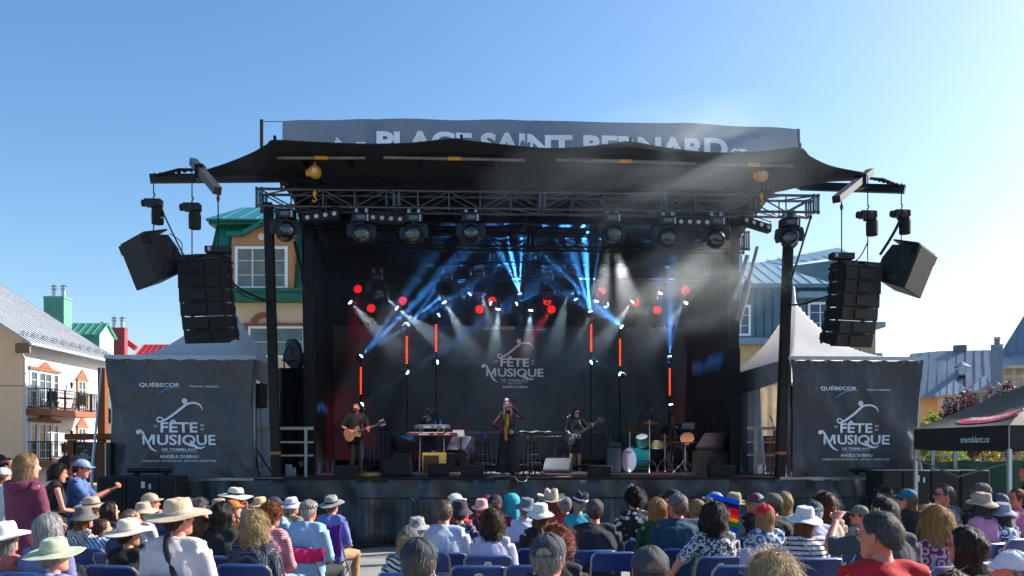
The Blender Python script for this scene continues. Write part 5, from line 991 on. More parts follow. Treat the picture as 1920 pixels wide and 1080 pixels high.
keyboard('grey upper keyboard on the two tier stand', 777, 845, 797, 804, 3.7, M('#3a3f4a', .4)); t, w2 = keyboard('red and black lower keyboard on the two tier stand', 761, 857, 811, 817, 3.6, M('#43080f', .4))
t = sthing('keyboard_stand', 'black two tier keyboard stand', 'stand', su(810, 3.65), 3.65, FZ)
for px_ in (786, 834):
    x = su(px_, 3.65) - su(810, 3.65); MB().cyl((x, .05, 0), (x * .9, .08, sz(797, px_, 3.65) - FZ), .018, 8).build('upright', M('#6d7075', .4, .6), t); MB().beam((x, -.15, .02), (x, .35, .02), .05, .03).build('foot', DKST, t)
    for py_ in (804.6, 817.6): zz = sz(py_, px_, 3.65) - FZ; MB().beam((x, -.04, zz - .022), (x, .26, zz - .022), .03, .02).build('tier_arm', DKST, t)
t = sthing('gear_table', 'narrow table with small instruments and papers right of the stools', 'table', su(1018, 4.2), 4.2, FZ); zt = sz(818, 1018, 4.2) - FZ; MB().box(-.4, .45, -.2, .25, zt - .03, zt).build('tabletop', M('#5a3218', .5), t, bev=.01)
for x in (-.3, .3):
    for y in (-.12, .18): MB().cyl((x, y, 0), (x, y, zt - .03), .02, 8).build('leg', BLKP, t)
t2 = sthing('sheet_music', 'pale papers spread over the table right of the singer', 'papers', su(1000, 4.15), 4.0, FZ + zt + .004, .1); MB().sheet(lambda a, b: (-.35 + .8 * a, -.1 + .2 * b, .10 + .014 * math.sin(a * 14) + .02 * b), 30, 3, .004, (0, 0, 1)).build('sheet', M('#3f4442', .9, spec=.1), t2); MB().box(-.3, .3, -.02, .12, 0, .1).build('stand_block', BLKP, t2)
t = sthing('laptop', 'open silver laptop beside the keyboards', 'laptop', su(864, 3.6), 3.6, sz(819, 864, 3.6), .4); MB().box(-.15, .15, -.1, .1, 0, .015).build('base', ALU, t); b = MB(); b.at((0, .1, .015), (R(-20), 0, 0)); b.box(-.15, .15, 0, .01, 0, .17); b.build('screen', M('#9aa3ad', .4), t)
MB().tube([(0, 0, -.002), (0, 0, -(sz(819, 864, 3.6) - FZ))], .015, 8).build('support', DKST, t)
# drums
def drum(name, lab, u, v, z, rad, dep, rot, shell, headm, lugs=8, group='drum kit', front_logo=False):
    t = thing(name, lab, 'drum', S(u, v, z), group=group, rot=rot); MB().lathe([(rad, -dep / 2), (rad, dep / 2)], n=32, caps=False).build('shell', shell, t)
    for s in (-1, 1):
        MB().lathe([(.003, s * dep / 2), (rad * .98, s * dep / 2)], n=32, caps=False).build('drumhead', headm, t); MB().lathe([(rad - .004, s * (dep / 2 - .015)), (rad + .012, s * (dep / 2 - .015)), (rad + .012, s * (dep / 2 + .012)), (rad - .004, s * (dep / 2 + .012)), (rad - .004, s * (dep / 2 - .015))], n=32, caps=False).build('hoop', shell if rad > .25 else CHR, t)
    l = MB()
    for k in range(lugs):
        a = 6.283 * k / lugs; c, s = math.cos(a) * (rad + .012), math.sin(a) * (rad + .012); l.cyl((c, s, -dep / 2 + .03), (c, s, dep / 2 - .03), .004, 5); 
        for zz in (-dep * .25, dep * .25): l.ball((c, s, zz), (.012, .012, .02), 6, 4)
    l.build('lug', CHR, t); return t
TEALD = M('#127a86', .25, .2, var=.3, vscale=14, aniso=(.3, 3, 6), coat=.6); VD = 3.7; DF = 1 / 73.0
uD = lambda px_: su(px_, VD); zD = lambda py_, px_=1200: sz(py_, px_, VD)
bd_ = drum('bass_drum', 'teal bass drum lying on its side with a white front head', uD(1194), VD + .15, FZ + .325, .31, .44, (R(90), 0, R(-58)), TEALD, M('#8d8698', .6, var=.05))
tmx = MB(); put_text(tmx, 'REMO', 0, 0, .085, 0, bold=.02); bt = tmx.build('drumhead_lettering', M('#15151a', .6), bd_, smooth=False); bt.matrix_local = Matrix.Translation((0, .17, .2245)) @ Euler((R(-90), 0, 0)).to_matrix().to_4x4()
for s in (-1, 1): MB().cyl((.18 * s, -.24, .12), (.28 * s, -.33, .2), .009, 6).build('spur', CHR, bd_)
drum('tom_drum', 'small teal tom drum mounted above the bass drum', uD(1206), VD + .1, zD(826), .15, .22, (R(28), R(-12), 0), TEALD, M('#a9b4bb', .5), 6)
drum('snare_drum', 'brushed gold snare drum beside the small tom', uD(1236), VD + .25, zD(834), .18, .19, (0, R(4), 0), M('#8c8a5a', .35, .5, var=.2), M('#a9a9a4', .5), 8)
drum('floor_tom', 'round drum with an orange skin beside the drummer', uD(1295), VD + .3, zD(824), .17, .14, (R(62), 0, R(-20)), M('#7a3a1a', .5), M('#b06a40', .6), 6)
def cym(lab, px_, py_, rad, rot, base_px=None, v=VD + .2, tri=.26):
    z = sz(py_, px_, v); t = sthing('cymbal_stand', lab, 'cymbal', su(px_, v), v, FZ, group='cymbals on chrome stands'); h_ = z - FZ; MB().cyl((0, 0, .12), (0, 0, h_ + .05), .011, 8).build('pole', CHR, t)
    m = MB(); m.at((0, 0, h_), rot); m.lathe([(.004, .022), (.03, .018), (.045, .004), (rad * .6, -.006), (rad, -.016), (rad, -.019), (rad * .6, -.009), (.045, .0), (.004, .0)], n=32); m.build('cymbal', M('#a8682c', .25, .85, var=.15, vscale=30), t)
    for k in range(3): a = k * 2.094 + .3; MB().tube([(0, 0, .36), (math.cos(a) * tri * .55, math.sin(a) * tri * .55, .25), (math.cos(a) * tri, math.sin(a) * tri, .01)], .009, 6).build('leg', CHR, t)
cym('red lit ride cymbal on a chrome stand at the drummer left', 1218, 791, .22, (R(12), R(3), 0), v=VD - .1); cym('tilted thin cymbal at the left of the drum kit', 1181, 806, .21, (R(14), R(14), 0)); cym('low flat cymbal in front of the drummer', 1247, 818, .17, (R(6), 0, 0)); 
t = sthing('percussion_table', 'small black table on a chrome stand holding pads at the right of the drum kit', 'table', su(1285, 2.9), 2.9, FZ); zt = sz(829, 1285, 2.9) - FZ; MB().box(-.30, .34, -.16, .16, zt - .03, zt).build('tabletop', BLKP, t, bev=.006); MB().cyl((0, 0, .1), (0, 0, zt - .03), .013, 8).build('pole', CHR, t)
for k in range(3): a = k * 2.094 + .3; MB().tube([(0, 0, .34), (math.cos(a) * .34, math.sin(a) * .34, .01)], .01, 6).build('leg', CHR, t)
t = sthing('laptop', 'open laptop with pale screen back behind the drummer at the slit', 'laptop', su(1290, 4.3), 4.3, sz(806, 1290, 4.3), -.3); MB().box(-.16, .16, -.1, .1, 0, .015).build('base', BLKP, t); b = MB(); b.at((0, .1, .015), (R(-25), R(0), 0)); b.box(-.16, .16, 0, .01, 0, .2); b.build('screen', M('#7d8790', .4), t); MB().cyl((0, 0, -(sz(806, 1290, 4.3) - FZ)), (0, 0, -.002), .015, 8).build('support', DKST, t)
t = sthing('drum_throne', 'round black drum stool under the drummer', 'stool', su(1262, 4.6), 4.6, FZ); MB().lathe([(.005, .60), (.16, .60), (.175, .57), (.16, .53), (.005, .53)], n=22).build('seat', BLKP, t); MB().cyl((0, 0, .1), (0, 0, .53), .02, 8).build('pole', CHR, t)
for k in range(3): a = k * 2.094; MB().cyl((0, 0, .3), (math.cos(a) * .25, math.sin(a) * .25, .01), .011, 6).build('leg', CHR, t)
# guitars
def guitar(name, lab, loc, rz, tilt, body_c, top_c, neck_len, sc=1.0, bass=False, neckm='#2a160e'):
    t = thing(name, lab, 'guitar', loc, rz=rz); t.scale = (sc,) * 3; t.rotation_euler = (0, 0, rz); mm = Euler((0, tilt, 0)).to_matrix().to_4x4()
    # outline in x (along the neck, -x towards the headstock in the player's frame), z
    pts = catmull([(-.20, .03), (-.19, .10), (-.13, .14), (-.06, .10), (-.0, .095), (.08, .155), (.17, .16), (.23, .08), (.235, 0), (.23, -.09), (.16, -.17), (.07, -.16), (-.0, -.10), (-.06, -.105), (-.12, -.15), (-.19, -.13 if bass else -.10), (-.17, -.05), (-.16, -.02), (-.20, .03)], 72)[:-1]
    b = MB(); b.m = mm; b.prism(pts, .0, .045); b.build('body', M(body_c, .3, coat=.5, var=.1), t, bev=.006)
    f = MB(); f.m = mm @ Matrix.Scale(.93, 4); f.prism(pts, .047, .0505); f.build('top', M(top_c, .25, coat=.6, var=.3, vscale=5), t)
    n_ = MB(); n_.m = mm; n_.box(-.2 - neck_len, -.10, .045, .066, -.024, .024); n_.build('neck', M(neckm, .4), t); fr = MB(); fr.m = mm
    for k in range(16): x = -.16 - neck_len * (1 - .5 ** (k / 8)) * 1.15; fr.box(x - .002, x + .002, .066, .069, -.022, .022) if x > -.2 - neck_len else None
    fr.build('fret', CHR, t); h_ = MB(); h_.m = mm; h_.prism([(-.2 - neck_len, -.025), (-.2 - neck_len, .025), (-.25 - neck_len, .045), (-.38 - neck_len, .04), (-.40 - neck_len, 0), (-.38 - neck_len, -.04), (-.25 - neck_len, -.045)], .045, .06); h_.build('headstock', M('#101012' if not bass else '#7a4a2a', .4), t)
    p = MB(); p.m = mm
    for k in range(2 if bass else 3):
        for s in (-1, 1): p.ball((-.27 - neck_len - k * .045, .052, s * .06), (.012, .007, .016), 8, 5)
    p.build('tuning_peg', M('#c9c5b4', .3, .4), t); q = MB(); q.m = mm; q.box(-.10, -.06, .051, .062, -.04, .04); q.box(.02, .06, .051, .062, -.04, .04); q.box(.10, .12, .051, .064, -.04, .04); q.build('pickup', CHR, t); s_ = MB(); s_.m = mm
    for k in range(4 if bass else 6): zz = -.018 + .036 * k / (3 if bass else 5); s_.cyl((-.2 - neck_len, .072, zz), (.11, .068, zz), .0012, 4)
    s_.build('strings', CHR, t); return t
# ---- misc floor things
cable_ = lambda lab, pts, r, mt: cable(lab, pts, r, mat=mt)
def coil(lab, px_, v, col, seed, n=5, rad=.16):
    rnd = random.Random(seed); pts = []
    for k in range(n * 10): a = k * .628; q = rad * (.7 + .3 * math.sin(k * .23 + seed)); pts.append((q * 1.5 * math.cos(a) + .05 * math.sin(k * .4), q * .8 * math.sin(a), .012 + .0022 * k * .5 + .008 * rnd.random()))
    m = MB(); m.tube(pts, .009, 6); o = m.build('cable_coil', M(col, .5), None); o.location = S(su(px_, v), v, FZ); return tag(o, lab, 'cable')
coil('coiled yellow cable on the stage floor behind the low front speaker', 690, .45, '#c9a512', 1); coil('tangle of pale cable beside the yellow coil on the floor', 700, .75, '#8d8fa0', 2, 6, .2); coil('tangled grey cable on the floor before the singer', 925, .5, '#6d706f', 4, 5, .2); coil('pale cable heap right of the guitarist monitor', 780, 1.1, '#8a8c90', 5, 5, .12)
cable('thin white cable drooping over the stage edge below the singer', [(903, 898, .02), (925, 894, .05), (945, 892, .3), (962, 893, .1), (972, 902, -.12), (985, 902, -.12), (990, 893, .1)], .007, mat=M('#9a9c98', .5)); cable('cable running along the stage floor right of the singer', [(1000, 893, .3), (1040, 894, .2), (1075, 893, .5), (1100, 893, .3)], .009)
t, W2, H_ = sbox('stage_box', 'small yellow stage box at the foot of the microphone stand', 'box', 965, 973, 886, 891, 1.2, .12, M('#b99c1c', .5), grille=False, z=FZ); MB().box(-W2 + .01, W2 - .01, -.004, -.001, .015, H_ - .015).build('socket_plate', BLKP, t)
t, W2, H_ = sbox('equipment_rack', 'tall black cloth covered equipment behind the left leaning post', 'rack', 527, 574, 690, 888, 2.6, .5, M('#0e0f12', .85, bump=.5, bscale=8, var=.3), grille=False, z=FZ)
MB().sheet(lambda a, b: (-W2 - .02 + (2 * W2 + .04) * a, -.03 - .03 * math.sin(a * 17), H_ * b), 40, 3, .01).build('cover', M('#0f1013', .9, bump=.3), t)
tp_ = MB(); tp_.ball((0, 0, .25), (.24, .2, .30), 20, 14); tp_.ball((.16, .02, .1), (.2, .18, .24), 16, 12); tp_.ball((-.12, -.02, .02), (.15, .15, .2), 16, 12)
co, fs = None, None
t = sthing('rolled_tarp', 'grey rolled tarp strapped on top of the tall black rack by the left post', 'tarp', su(545, 2.6), 2.75, FZ + H_ - .02)
b = MB(); b.sheet(lambda a, c: (lambda th, z: ((.22 + .04 * math.sin(z * 9 + th * 2) + .03 * math.sin(th * 5)) * math.sin(math.pi * min(.97, max(.03, c))) ** .4 * math.cos(th) + .10 * (1 - c), .2 * math.sin(math.pi * min(.97, max(.03, c))) ** .4 * math.sin(th), z))(a * 6.283, .72 * c), 36, 24); b.build('bundle', M('#5a5b62', .85, var=.2, bump=.6, bscale=9), t); s_ = MB(); s_.tube([(-.13, -.23, .02), (-.14, -.25, .3), (-.02, -.25, .55), (.06, -.24, .5), (.03, -.24, .3)], .018, 6); s_.tube([(-.2, -.2, .2), (0, -.26, .17), (.15, -.22, .2)], .016, 6); s_.build('strap', BLKP, t)
for i, (a, b_, c, d) in enumerate(((535, 545, 871, 886), (545, 553, 877, 886))): t, W2, H_ = sbox('cable_box', ('left' if i == 0 else 'right hand lower') + ' small white junction box at the foot of the left leaning post', 'box', a, b_, c, d, 1.0, .15, M('#9fa3a8', .5), grille=False, z=FZ); MB().box(-W2 + .015, W2 - .015, -.004, -.001, .02, H_ - .02).build('lid', M('#8a8f95', .5), t)
t, W2, H_ = sbox('warning_box', 'small yellow box hung low behind the left guard rail', 'box', 561, 569, 865, 875, 2.0, .06, M('#a8891a', .5), grille=False); MB().box(-.015, .015, .01, .04, FZ - sz(875, 565, 2.0), 0).build('support', DKST, t)
t, W2, H_ = sbox('red_sign', 'red drinks cooler panel with a white ring emblem behind the right post', 'cooler', 1462, 1477, 806, 872, 2.2, .4, M('#a5121f', .35), grille=False); MB().ring([[(W2 * .8 + q * math.cos(a), -.004, H_ * .45 + q * math.sin(a)) for a in [1.6 + 3.1 * k / 16 for k in range(17)]] for q in (.10, .13)], close=False, caps=False).build('ring_emblem', M('#c9c6c2', .5), t); MB().box(-W2, W2, -.003, .4, H_ * .78, H_ * .80).build('white_line', M('#c9c6c2', .5), t); MB().box(-W2, W2, 0, .4, FZ - sz(872, 1470, 2.2), 0).build('base', M('#b9bcc0', .5), t)
for i, (px_, v) in enumerate(((1432, 3.1), (1446, 2.9))): t = sthing('flight_case', ('narrow' if i else 'wide') + ' grey flight case upright in the right tent opening', 'case', su(px_, v), v, FZ); MB().box(-.12, .12, 0, .35, 0, .88 + .05 * i).build('body', M('#3c3a3a', .6, var=.3), t, bev=.01); m = MB(); [m.box(-.125, .125, -.006, -.001, z, z + .02) for z in (.0, .42, .84)]; m.build('trim', ALU, t)
# round wooden platform disc at the right, flooring patch
t = sthing('cable_ramp', 'flat reddish cable cover on the floor at the right stage edge', 'cable cover', su(1405, .6), .6, FZ + .002); MB().box(-.45, .55, -.12, .12, 0, .02).build('board', M('#7a3a34', .7, var=.2), t, bev=.008); MB().tube([(-.5, 0, .03), (0, .02, .035), (.6, -.05, .03)], .012, 6).build('cable', BLKP, t)
# ---------------------------------------------------------------- poster frame, pole and props at the left of the stage
WOOD = M('#7a3f16', .75, var=.3, vscale=6, bump=.3, aniso=(1, 1, 5))
Yp = 21.5; s_ = FPX / Yp; o = P(166, 860, Yp); t = thing('poster_frame', 'rustic timber frame holding the small dark festival poster left of the left banner', 'sign', (o.x, Yp, 0)); X = lambda px_: (px_ - 166) / s_; Z = lambda py_: 2 + (845 - py_) / s_
for x0, x1 in ((128, 141), (184, 197)): MB().box(X(x0), X(x1), -.08, .08, 0, Z(825)).build('post', WOOD, t, bev=.012)
MB().box(X(124), X(208), -.1, .1, Z(825) + .003, Z(813)).build('beam', WOOD, t, bev=.012); MB().box(X(139), X(186), -.02, .02, 1.2, Z(829)).build('poster', M('#241c1a', .5, var=.06), t)
l = MB(); k = (172 - 144) / s_ / 1.4; fest_logo(l, X(158), Z(859), k, -.024, None, small=False); l.build('lettering', M('#b9b4b0', .6), t, smooth=False)
b = MB(); b.box(X(164), X(183), -.026, -.022, Z(875), Z(872.5)); b.box(X(164), X(183), -.026, -.022, Z(880), Z(878)); b.build('blue_line', M('#2a5fc0', .5), t)
o = P(193, 800, 27); t = thing('timber_post', 'tall brown timber pergola post rising behind the poster frame', 'post', (o.x, 27, 0)); MB().box(-.12, .12, -.12, .12, 0, 2 + (845 - 690) / (FPX / 27)).build('post', WOOD, t, bev=.015); MB().box(-.16, .16, -.16, .16, 0, .25).build('foot', WOOD, t)
a, b = P(172, 889, 19), P(190, 690, 19.6); t = thing('white_pole', 'slanting thin white tent pole between the poster frame and the left banner', 'pole', (a.x, a.y, a.z)); d = b - a; MB().tube([(0, 0, -1.35), (0, 0, 0), tuple(d)], [.035, .035, .02], 8).build('pole', M('#c9ccd2', .4, .2), t); MB().lathe([(.09, 0), (.08, .03), (.03, .05)], (0, 0, -1.39), 10).build('foot', DKST, t)
t, W2, H_ = sbox('flight_case', 'black flight case on the deck left of the left banner', 'case', 197, 207, 830, 890, -.2, .4, BLKP, grille=False, z=FZ); MB().box(-W2, -W2 + .02, -.01, -.001, 0, H_).build('trim', ALU, t)
# ---------------------------------------------------------------- black canopy tent at the right edge
A_ = P(1893, 797, 11.2); t = thing('canopy_tent', 'black pop up canopy tent with a red oval logo at the right edge', 'tent', (A_.x, A_.y, 0), rz=R(4)); W_ = 3.1
ze = A_.z; zp = ze + 1.02; CT = M('#5c5a50', .7, var=.08, trans=.2); VAL = M('#121416', .75, var=.15, bump=.1)
# corner at local origin is the front left one; the roof runs to +x and +y, and a left extension to -x
def pyr(par, x0, x1, y0, y1, z0, zc):
    c = Vector(((x0 + x1) / 2, (y0 + y1) / 2, zc)); cs = [Vector(q) for q in ((x0, y0, z0), (x1, y0, z0), (x1, y1, z0), (x0, y1, z0))]; m = MB()
    for i in range(4):
        p, q = cs[i], cs[(i + 1) % 4]; m.sheet(lambda a, b: (lambda e: e.lerp(c, b) - Vector((0, 0, .10 * math.sin(math.pi * b) * math.sin(math.pi * a))))(p.lerp(q, a)), 12, 12)
    m.build('roof', CT, par, ang=25)
C1 = P(1733, 803, 13.4); dx = -( A_.x - C1.x); dy = C1.y - A_.y
# roof quad with corners A (near) , C1 (left back), others off frame
Bc = Vector((3.0, .35, 0)); Cc = Vector((dx, dy, 0)) ; Dc = Bc + Cc; pk = (Bc + Cc) * .5 + Vector((0, 0, 3.1)); cs = [Vector((0, 0, ze)), Bc + Vector((0, 0, ze)), Dc + Vector((0, 0, ze)), Cc + Vector((0, 0, ze))]
m = MB()
for i in range(4):
    p, q = cs[i], cs[(i + 1) % 4]; m.sheet(lambda a, b: p.lerp(q, a).lerp(pk, b) - Vector((0, 0, .12 * math.sin(math.pi * b) * math.sin(math.pi * a))), 14, 14)
m.build('roof', CT, t, ang=25); v_ = MB()
for i in range(4):
    p, q = cs[i], cs[(i + 1) % 4]; n_ = (q - p).cross(Vector((0, 0, 1))).normalized(); v_.sheet(lambda a, b: p.lerp(q, a) + n_ * (.012 + .02 * math.sin(a * 9)) - Vector((0, 0, .31 * (1 - b) + .03 * math.sin(math.pi * a) * (1 - b))), 24, 4)
v_.build('valance', VAL, t, ang=60)
for q in cs: MB().beam((q.x * .985 + .01, q.y * .985 + .02, 0), (q.x * .985 + .01, q.y * .985 + .02, ze - .02), .045).build('leg', M('#b9bdc2', .35, .6), t)
tr2 = MB(); tr2.tube([tuple(cs[3] * .97 - Vector((0, 0, .4))), tuple((cs[3] + cs[0]) / 2 - Vector((0, 0, .7))), tuple(cs[0] * .97 - Vector((-.02, 0, .4)))], .014, 6); tr2.build('scissor_brace', M('#6a6d70', .4, .6), t)
# logo on the left face (A - C1 - peak), lettering along it
def on_face(p, q, u, h_, lift=.02):
    e = (q - p).normalized(); up = ((pk - p) - e * (pk - p).dot(e)).normalized(); n_ = e.cross(up).normalized(); n_ = n_ if n_.z > 0 else -n_; L_ = (q - p).length; b = h_ / ((pk - p) - e * (pk - p).dot(e)).length; a = u / L_
    return p + e * u + up * h_ + n_ * lift - Vector((0, 0, .12 * math.sin(math.pi * b) * math.sin(math.pi * min(1, max(0, (a - .5 * b) / max(.05, 1 - b))))))
p, q = cs[3], cs[0]; Lf = (q - p).length; cu, ch = Lf * .60, .36; a_, b_ = .64, .19
def oval(k, lift, m, nme):
    mb = MB(); rg = [[tuple(on_face(p, q, cu + a_ * k * r_ * math.cos(th) + .18 * b_ * k * r_ * math.sin(th), ch + b_ * k * r_ * math.sin(th), lift)) for th in [6.283 * j / 36 for j in range(36)]] for r_ in (.02, .35, .7, 1.0)]; mb.ring(rg, caps=False); return mb.build(nme, m, t, smooth=False)
oval(1.05, .010, M('#cfc9c6', .6), 'logo_border'); oval(1.0, .018, M('#e0143c', .6), 'logo_oval')
vs_, fs_ = text_verts('TREMBLANT', .22, bold=.03, shear=.25); l = MB(); l.add([tuple(on_face(p, q, cu + x * .86, ch - .06 + y, .026)) for x, y, _ in vs_], fs_)
l.tube([tuple(on_face(p, q, cu - .45, ch - .075, .028)), tuple(on_face(p, q, cu - .1, ch - .08, .028)), tuple(on_face(p, q, cu + .12, ch - .10, .028))], .005, 4); l.build('lettering', M('#cfc9c6', .6), t, smooth=False)
vs_, fs_ = text_verts('tremblant.ca', .125, bold=.02, shear=.2); e = (q - p).normalized(); n_ = (q - p).cross(Vector((0, 0, 1))).normalized(); l = MB(); l.add([tuple(p + e * (Lf * .70 + x) + n_ * .045 + Vector((0, 0, -.22 + y))) for x, y, _ in vs_], fs_); l.build('small_lettering', M('#b9bcc0', .6), t, smooth=False)
# ---------------------------------------------------------------- people
def remesh(mb, vox, wr=0.0, seed=0, wsc=7.0, sm=2):
    "fuses overlapping closed shapes into one skin; returns (verts, faces)"
    me = bpy.data.meshes.new('r'); me.from_pydata(mb.v, [], mb.f); o = bpy.data.objects.new('r', me); COL.objects.link(o)
    md = o.modifiers.new('r', 'REMESH'); md.mode = 'VOXEL'; md.voxel_size = vox
    if sm: m2 = o.modifiers.new('s', 'SMOOTH'); m2.iterations = sm; m2.factor = .6
    dg = bpy.context.evaluated_depsgraph_get(); dg.update(); ev = o.evaluated_get(dg); m = bpy.data.meshes.new_from_object(ev)
    n = len(m.vertices); co = np.empty(n * 3); m.vertices.foreach_get('co', co); co = co.reshape(-1, 3)
    if wr:
        no = np.empty(n * 3); m.vertices.foreach_get('normal', no); no = no.reshape(-1, 3)
        for i in range(n):
            x, y, z = co[i]; k = noise.noise(Vector((x * wsc * 1.3 + seed, y * wsc * 1.3, z * wsc * .8 + x * wsc))) + .5 * noise.noise(Vector((x * wsc * 3 + z * 9, y * wsc * 3 + seed, z * wsc * 2)))
            co[i] += no[i] * wr * max(k, -.3)
    fs = [tuple(p.vertices) for p in m.polygons]; bpy.data.objects.remove(o); bpy.data.meshes.remove(me); bpy.data.meshes.remove(m)
    return co, fs
HT = [(-.118, .022, .074, .02), (-.108, .038, .086, -.005), (-.09, .050, .090, -.035), (-.065, .059, .090, -.058), (-.035, .066, .0905, -.075), (-.005, .071, .090, -.09), (.02, .0745, .091, -.098), (.045, .0765, .093, -.101), (.07, .0735, .088, -.096), (.09, .064, .073, -.082), (.105, .048, .053, -.062), (.114, .028, .030, -.038), (.118, .008, .01, -.014)]
def head_mesh():
    zs = np.array([q[0] for q in HT]); rows = []; n = 36
    for z in np.concatenate([np.linspace(-.118, .075, 25), [.085, .095, .103, .110, .115, .118]]):
        a, yf, yb = (float(np.interp(z, zs, [q[k] for q in HT])) for k in (1, 2, 3)); c = (yf + yb) / 2; b = (yf - yb) / 2; r = []
        for j in range(n):
            t = 2 * math.pi * j / n; s, co = math.sin(t), math.cos(t); x = a * s * (1 + .06 * abs(co)); y = c + b * co; f = max(0, co)
            g = lambda z0, w: math.exp(-((z - z0) / w) ** 2)
            gx = lambda x0, w: math.exp(-((abs(x) - x0) / w) ** 2)
            y += f * (.024 * g(-.022, .016) * gx(0, .013) + .012 * g(-.004, .022) * gx(0, .009) - .009 * g(.012, .013) * gx(.031, .014) + .004 * g(.034, .010) + .005 * g(-.058, .008) * gx(0, .02) - .003 * g(-.049, .005) * gx(0, .02) - .003 * g(-.078, .008) + .005 * g(-.1, .012) * gx(0, .02))
            r.append((x, y, float(z)))
        rows.append(r)
    m = MB(); m.ring(rows)
    for s in (-1, 1):
        m.at((s * .078, -.006, -.002), (0, 0, s * .35)); m.lathe([(.004, -.033), (.012, -.026), (.016, -.008), (.019, .012), (.015, .026), (.005, .031)], n=10, ex=.38, ey=1.05); m.m = Matrix.Identity(4)
    return m
HEADM = head_mesh(); HEADV = np.array(HEADM.v); HEADF = HEADM.f
def hand(mb, w, f, nrm, side, curl=.5, sc=1.0):
    """hand at wrist w, fingers along f, palm facing nrm; side = +1 when the thumb lies towards f x nrm"""
    w = Vector(w); f = Vector(f).normalized(); nrm = Vector(nrm); nrm = (nrm - f * nrm.dot(f)).normalized(); s = f.cross(nrm).normalized() * side
    mb.tube([w - f * .02 * sc, w + f * .02 * sc, w + f * .06 * sc, w + f * .088 * sc], [(.026 * sc, .019 * sc), (.034 * sc, .016 * sc), (.04 * sc, .015 * sc), (.038 * sc, .012 * sc)] if abs(f.cross(Vector((0, 0, 1))).dot(s)) > .5 else [(.019 * sc, .026 * sc), (.016 * sc, .034 * sc), (.015 * sc, .04 * sc), (.012 * sc, .038 * sc)], 10)
    for k, L_ in enumerate((.070, .078, .072, .056)):
        b = w + f * .082 * sc + s * (.030 - .020 * k) * sc; a = 0; pts = [b]; d = f + s * (.10 - .07 * k)
        for j, fr in enumerate((.45, .32, .23)):
            a += curl * (1, .9, .6)[j] * (1 + .08 * k); dd = (d * math.cos(a) + nrm * math.sin(a)).normalized(); pts.append(pts[-1] + dd * L_ * fr * sc)
        mb.tube(pts, [.0095 * sc, .009 * sc, .008 * sc, .0055 * sc], 7)
    b = w + f * .025 * sc + s * .028 * sc; d1 = (f * .7 + s * .8 + nrm * .25 * curl).normalized(); p1 = b + d1 * .038 * sc; d2 = (f * 1.0 + s * (.35 - .5 * curl) + nrm * .5 * curl).normalized(); p2 = p1 + d2 * .03 * sc; mb.tube([b - d1 * .015 * sc, p1, p2, p2 + d2 * .02 * sc], [.014 * sc, .011 * sc, .0095 * sc, .006 * sc], 7)
def V3(*a): return Vector(a)
def sit_pose(w=1.0, arms='lap', lean=0.0, fem=False, legs='flat'):
    p = dict(pel=V3(0, 0, .55), wai=V3(0, -.02 + lean * .15, .72), che=V3(0, -.03 + lean * .4, .88), uch=V3(0, -.025 + lean * .65, 1.0), nb=V3(0, -.01 + lean * .8, 1.065), nt=V3(0, .015 + lean * .9, 1.13))
    sw = (.158 if fem else .185) * (.85 + .15 * w)
    for s, k in ((-1, 'L'), (1, 'R')):
        sh = V3(s * sw, -.02 + lean * .65, 1.005); p['sh' + k] = sh
        if arms == 'lap': p['el' + k] = sh + V3(s * .06, .03, -.27); p['wr' + k] = V3(s * .10, .27, .66)
        elif arms == 'fold': p['el' + k] = sh + V3(s * .06, .06, -.26); p['wr' + k] = V3(-s * .06, .24, .80)
        elif arms == 'chinR' or arms == 'chinL':
            if k == arms[-1]: p['el' + k] = sh + V3(s * .08, .20, -.16); p['wr' + k] = V3(s * .08, .16 + lean, 1.06)
            else: p['el' + k] = sh + V3(s * .05, .04, -.27); p['wr' + k] = V3(s * .02, .26, .74)
        elif arms == 'upR' or arms == 'upL':
            if k == arms[-1]: p['el' + k] = sh + V3(s * .22, .10, -.02); p['wr' + k] = sh + V3(s * .06, .26, .16)
            else: p['el' + k] = sh + V3(s * .05, .04, -.27); p['wr' + k] = V3(s * .08, .28, .68)
        elif arms == 'backL' or arms == 'backR':
            if k == arms[-1]: p['el' + k] = sh + V3(s * .22, -.10, -.17); p['wr' + k] = sh + V3(s * .30, .05, -.38)
            else: p['el' + k] = sh + V3(s * .05, .04, -.27); p['wr' + k] = V3(s * .08, .28, .68)
        hp = V3(s * .09, .02, .53); p['hi' + k] = hp; p['kn' + k] = V3(s * .13, .45, .52); p['an' + k] = V3(s * .13, .42, .09); p['to' + k] = V3(s * .15, .58, .035)
    p['w'] = w; p['fem'] = fem; return p
def stand_pose(w=1.0, fem=False, **kw):
    p = dict(pel=V3(0, 0, .92), wai=V3(0, .0, 1.08), che=V3(0, -.01, 1.25), uch=V3(0, -.015, 1.38), nb=V3(0, -.01, 1.445), nt=V3(0, .01, 1.50)); sw = .165 if fem else .19
    for s, k in ((-1, 'L'), (1, 'R')):
        sh = V3(s * sw, -.015, 1.385); p['sh' + k] = sh; p['el' + k] = sh + V3(s * .06, -.02, -.28); p['wr' + k] = sh + V3(s * .07, .06, -.53)
        p['hi' + k] = V3(s * .09, 0, .90); p['kn' + k] = V3(s * .10, .01, .49); p['an' + k] = V3(s * .11, -.02, .08); p['to' + k] = V3(s * .14, .14, .03)
    p['w'] = w; p['fem'] = fem; p.update(kw); return p
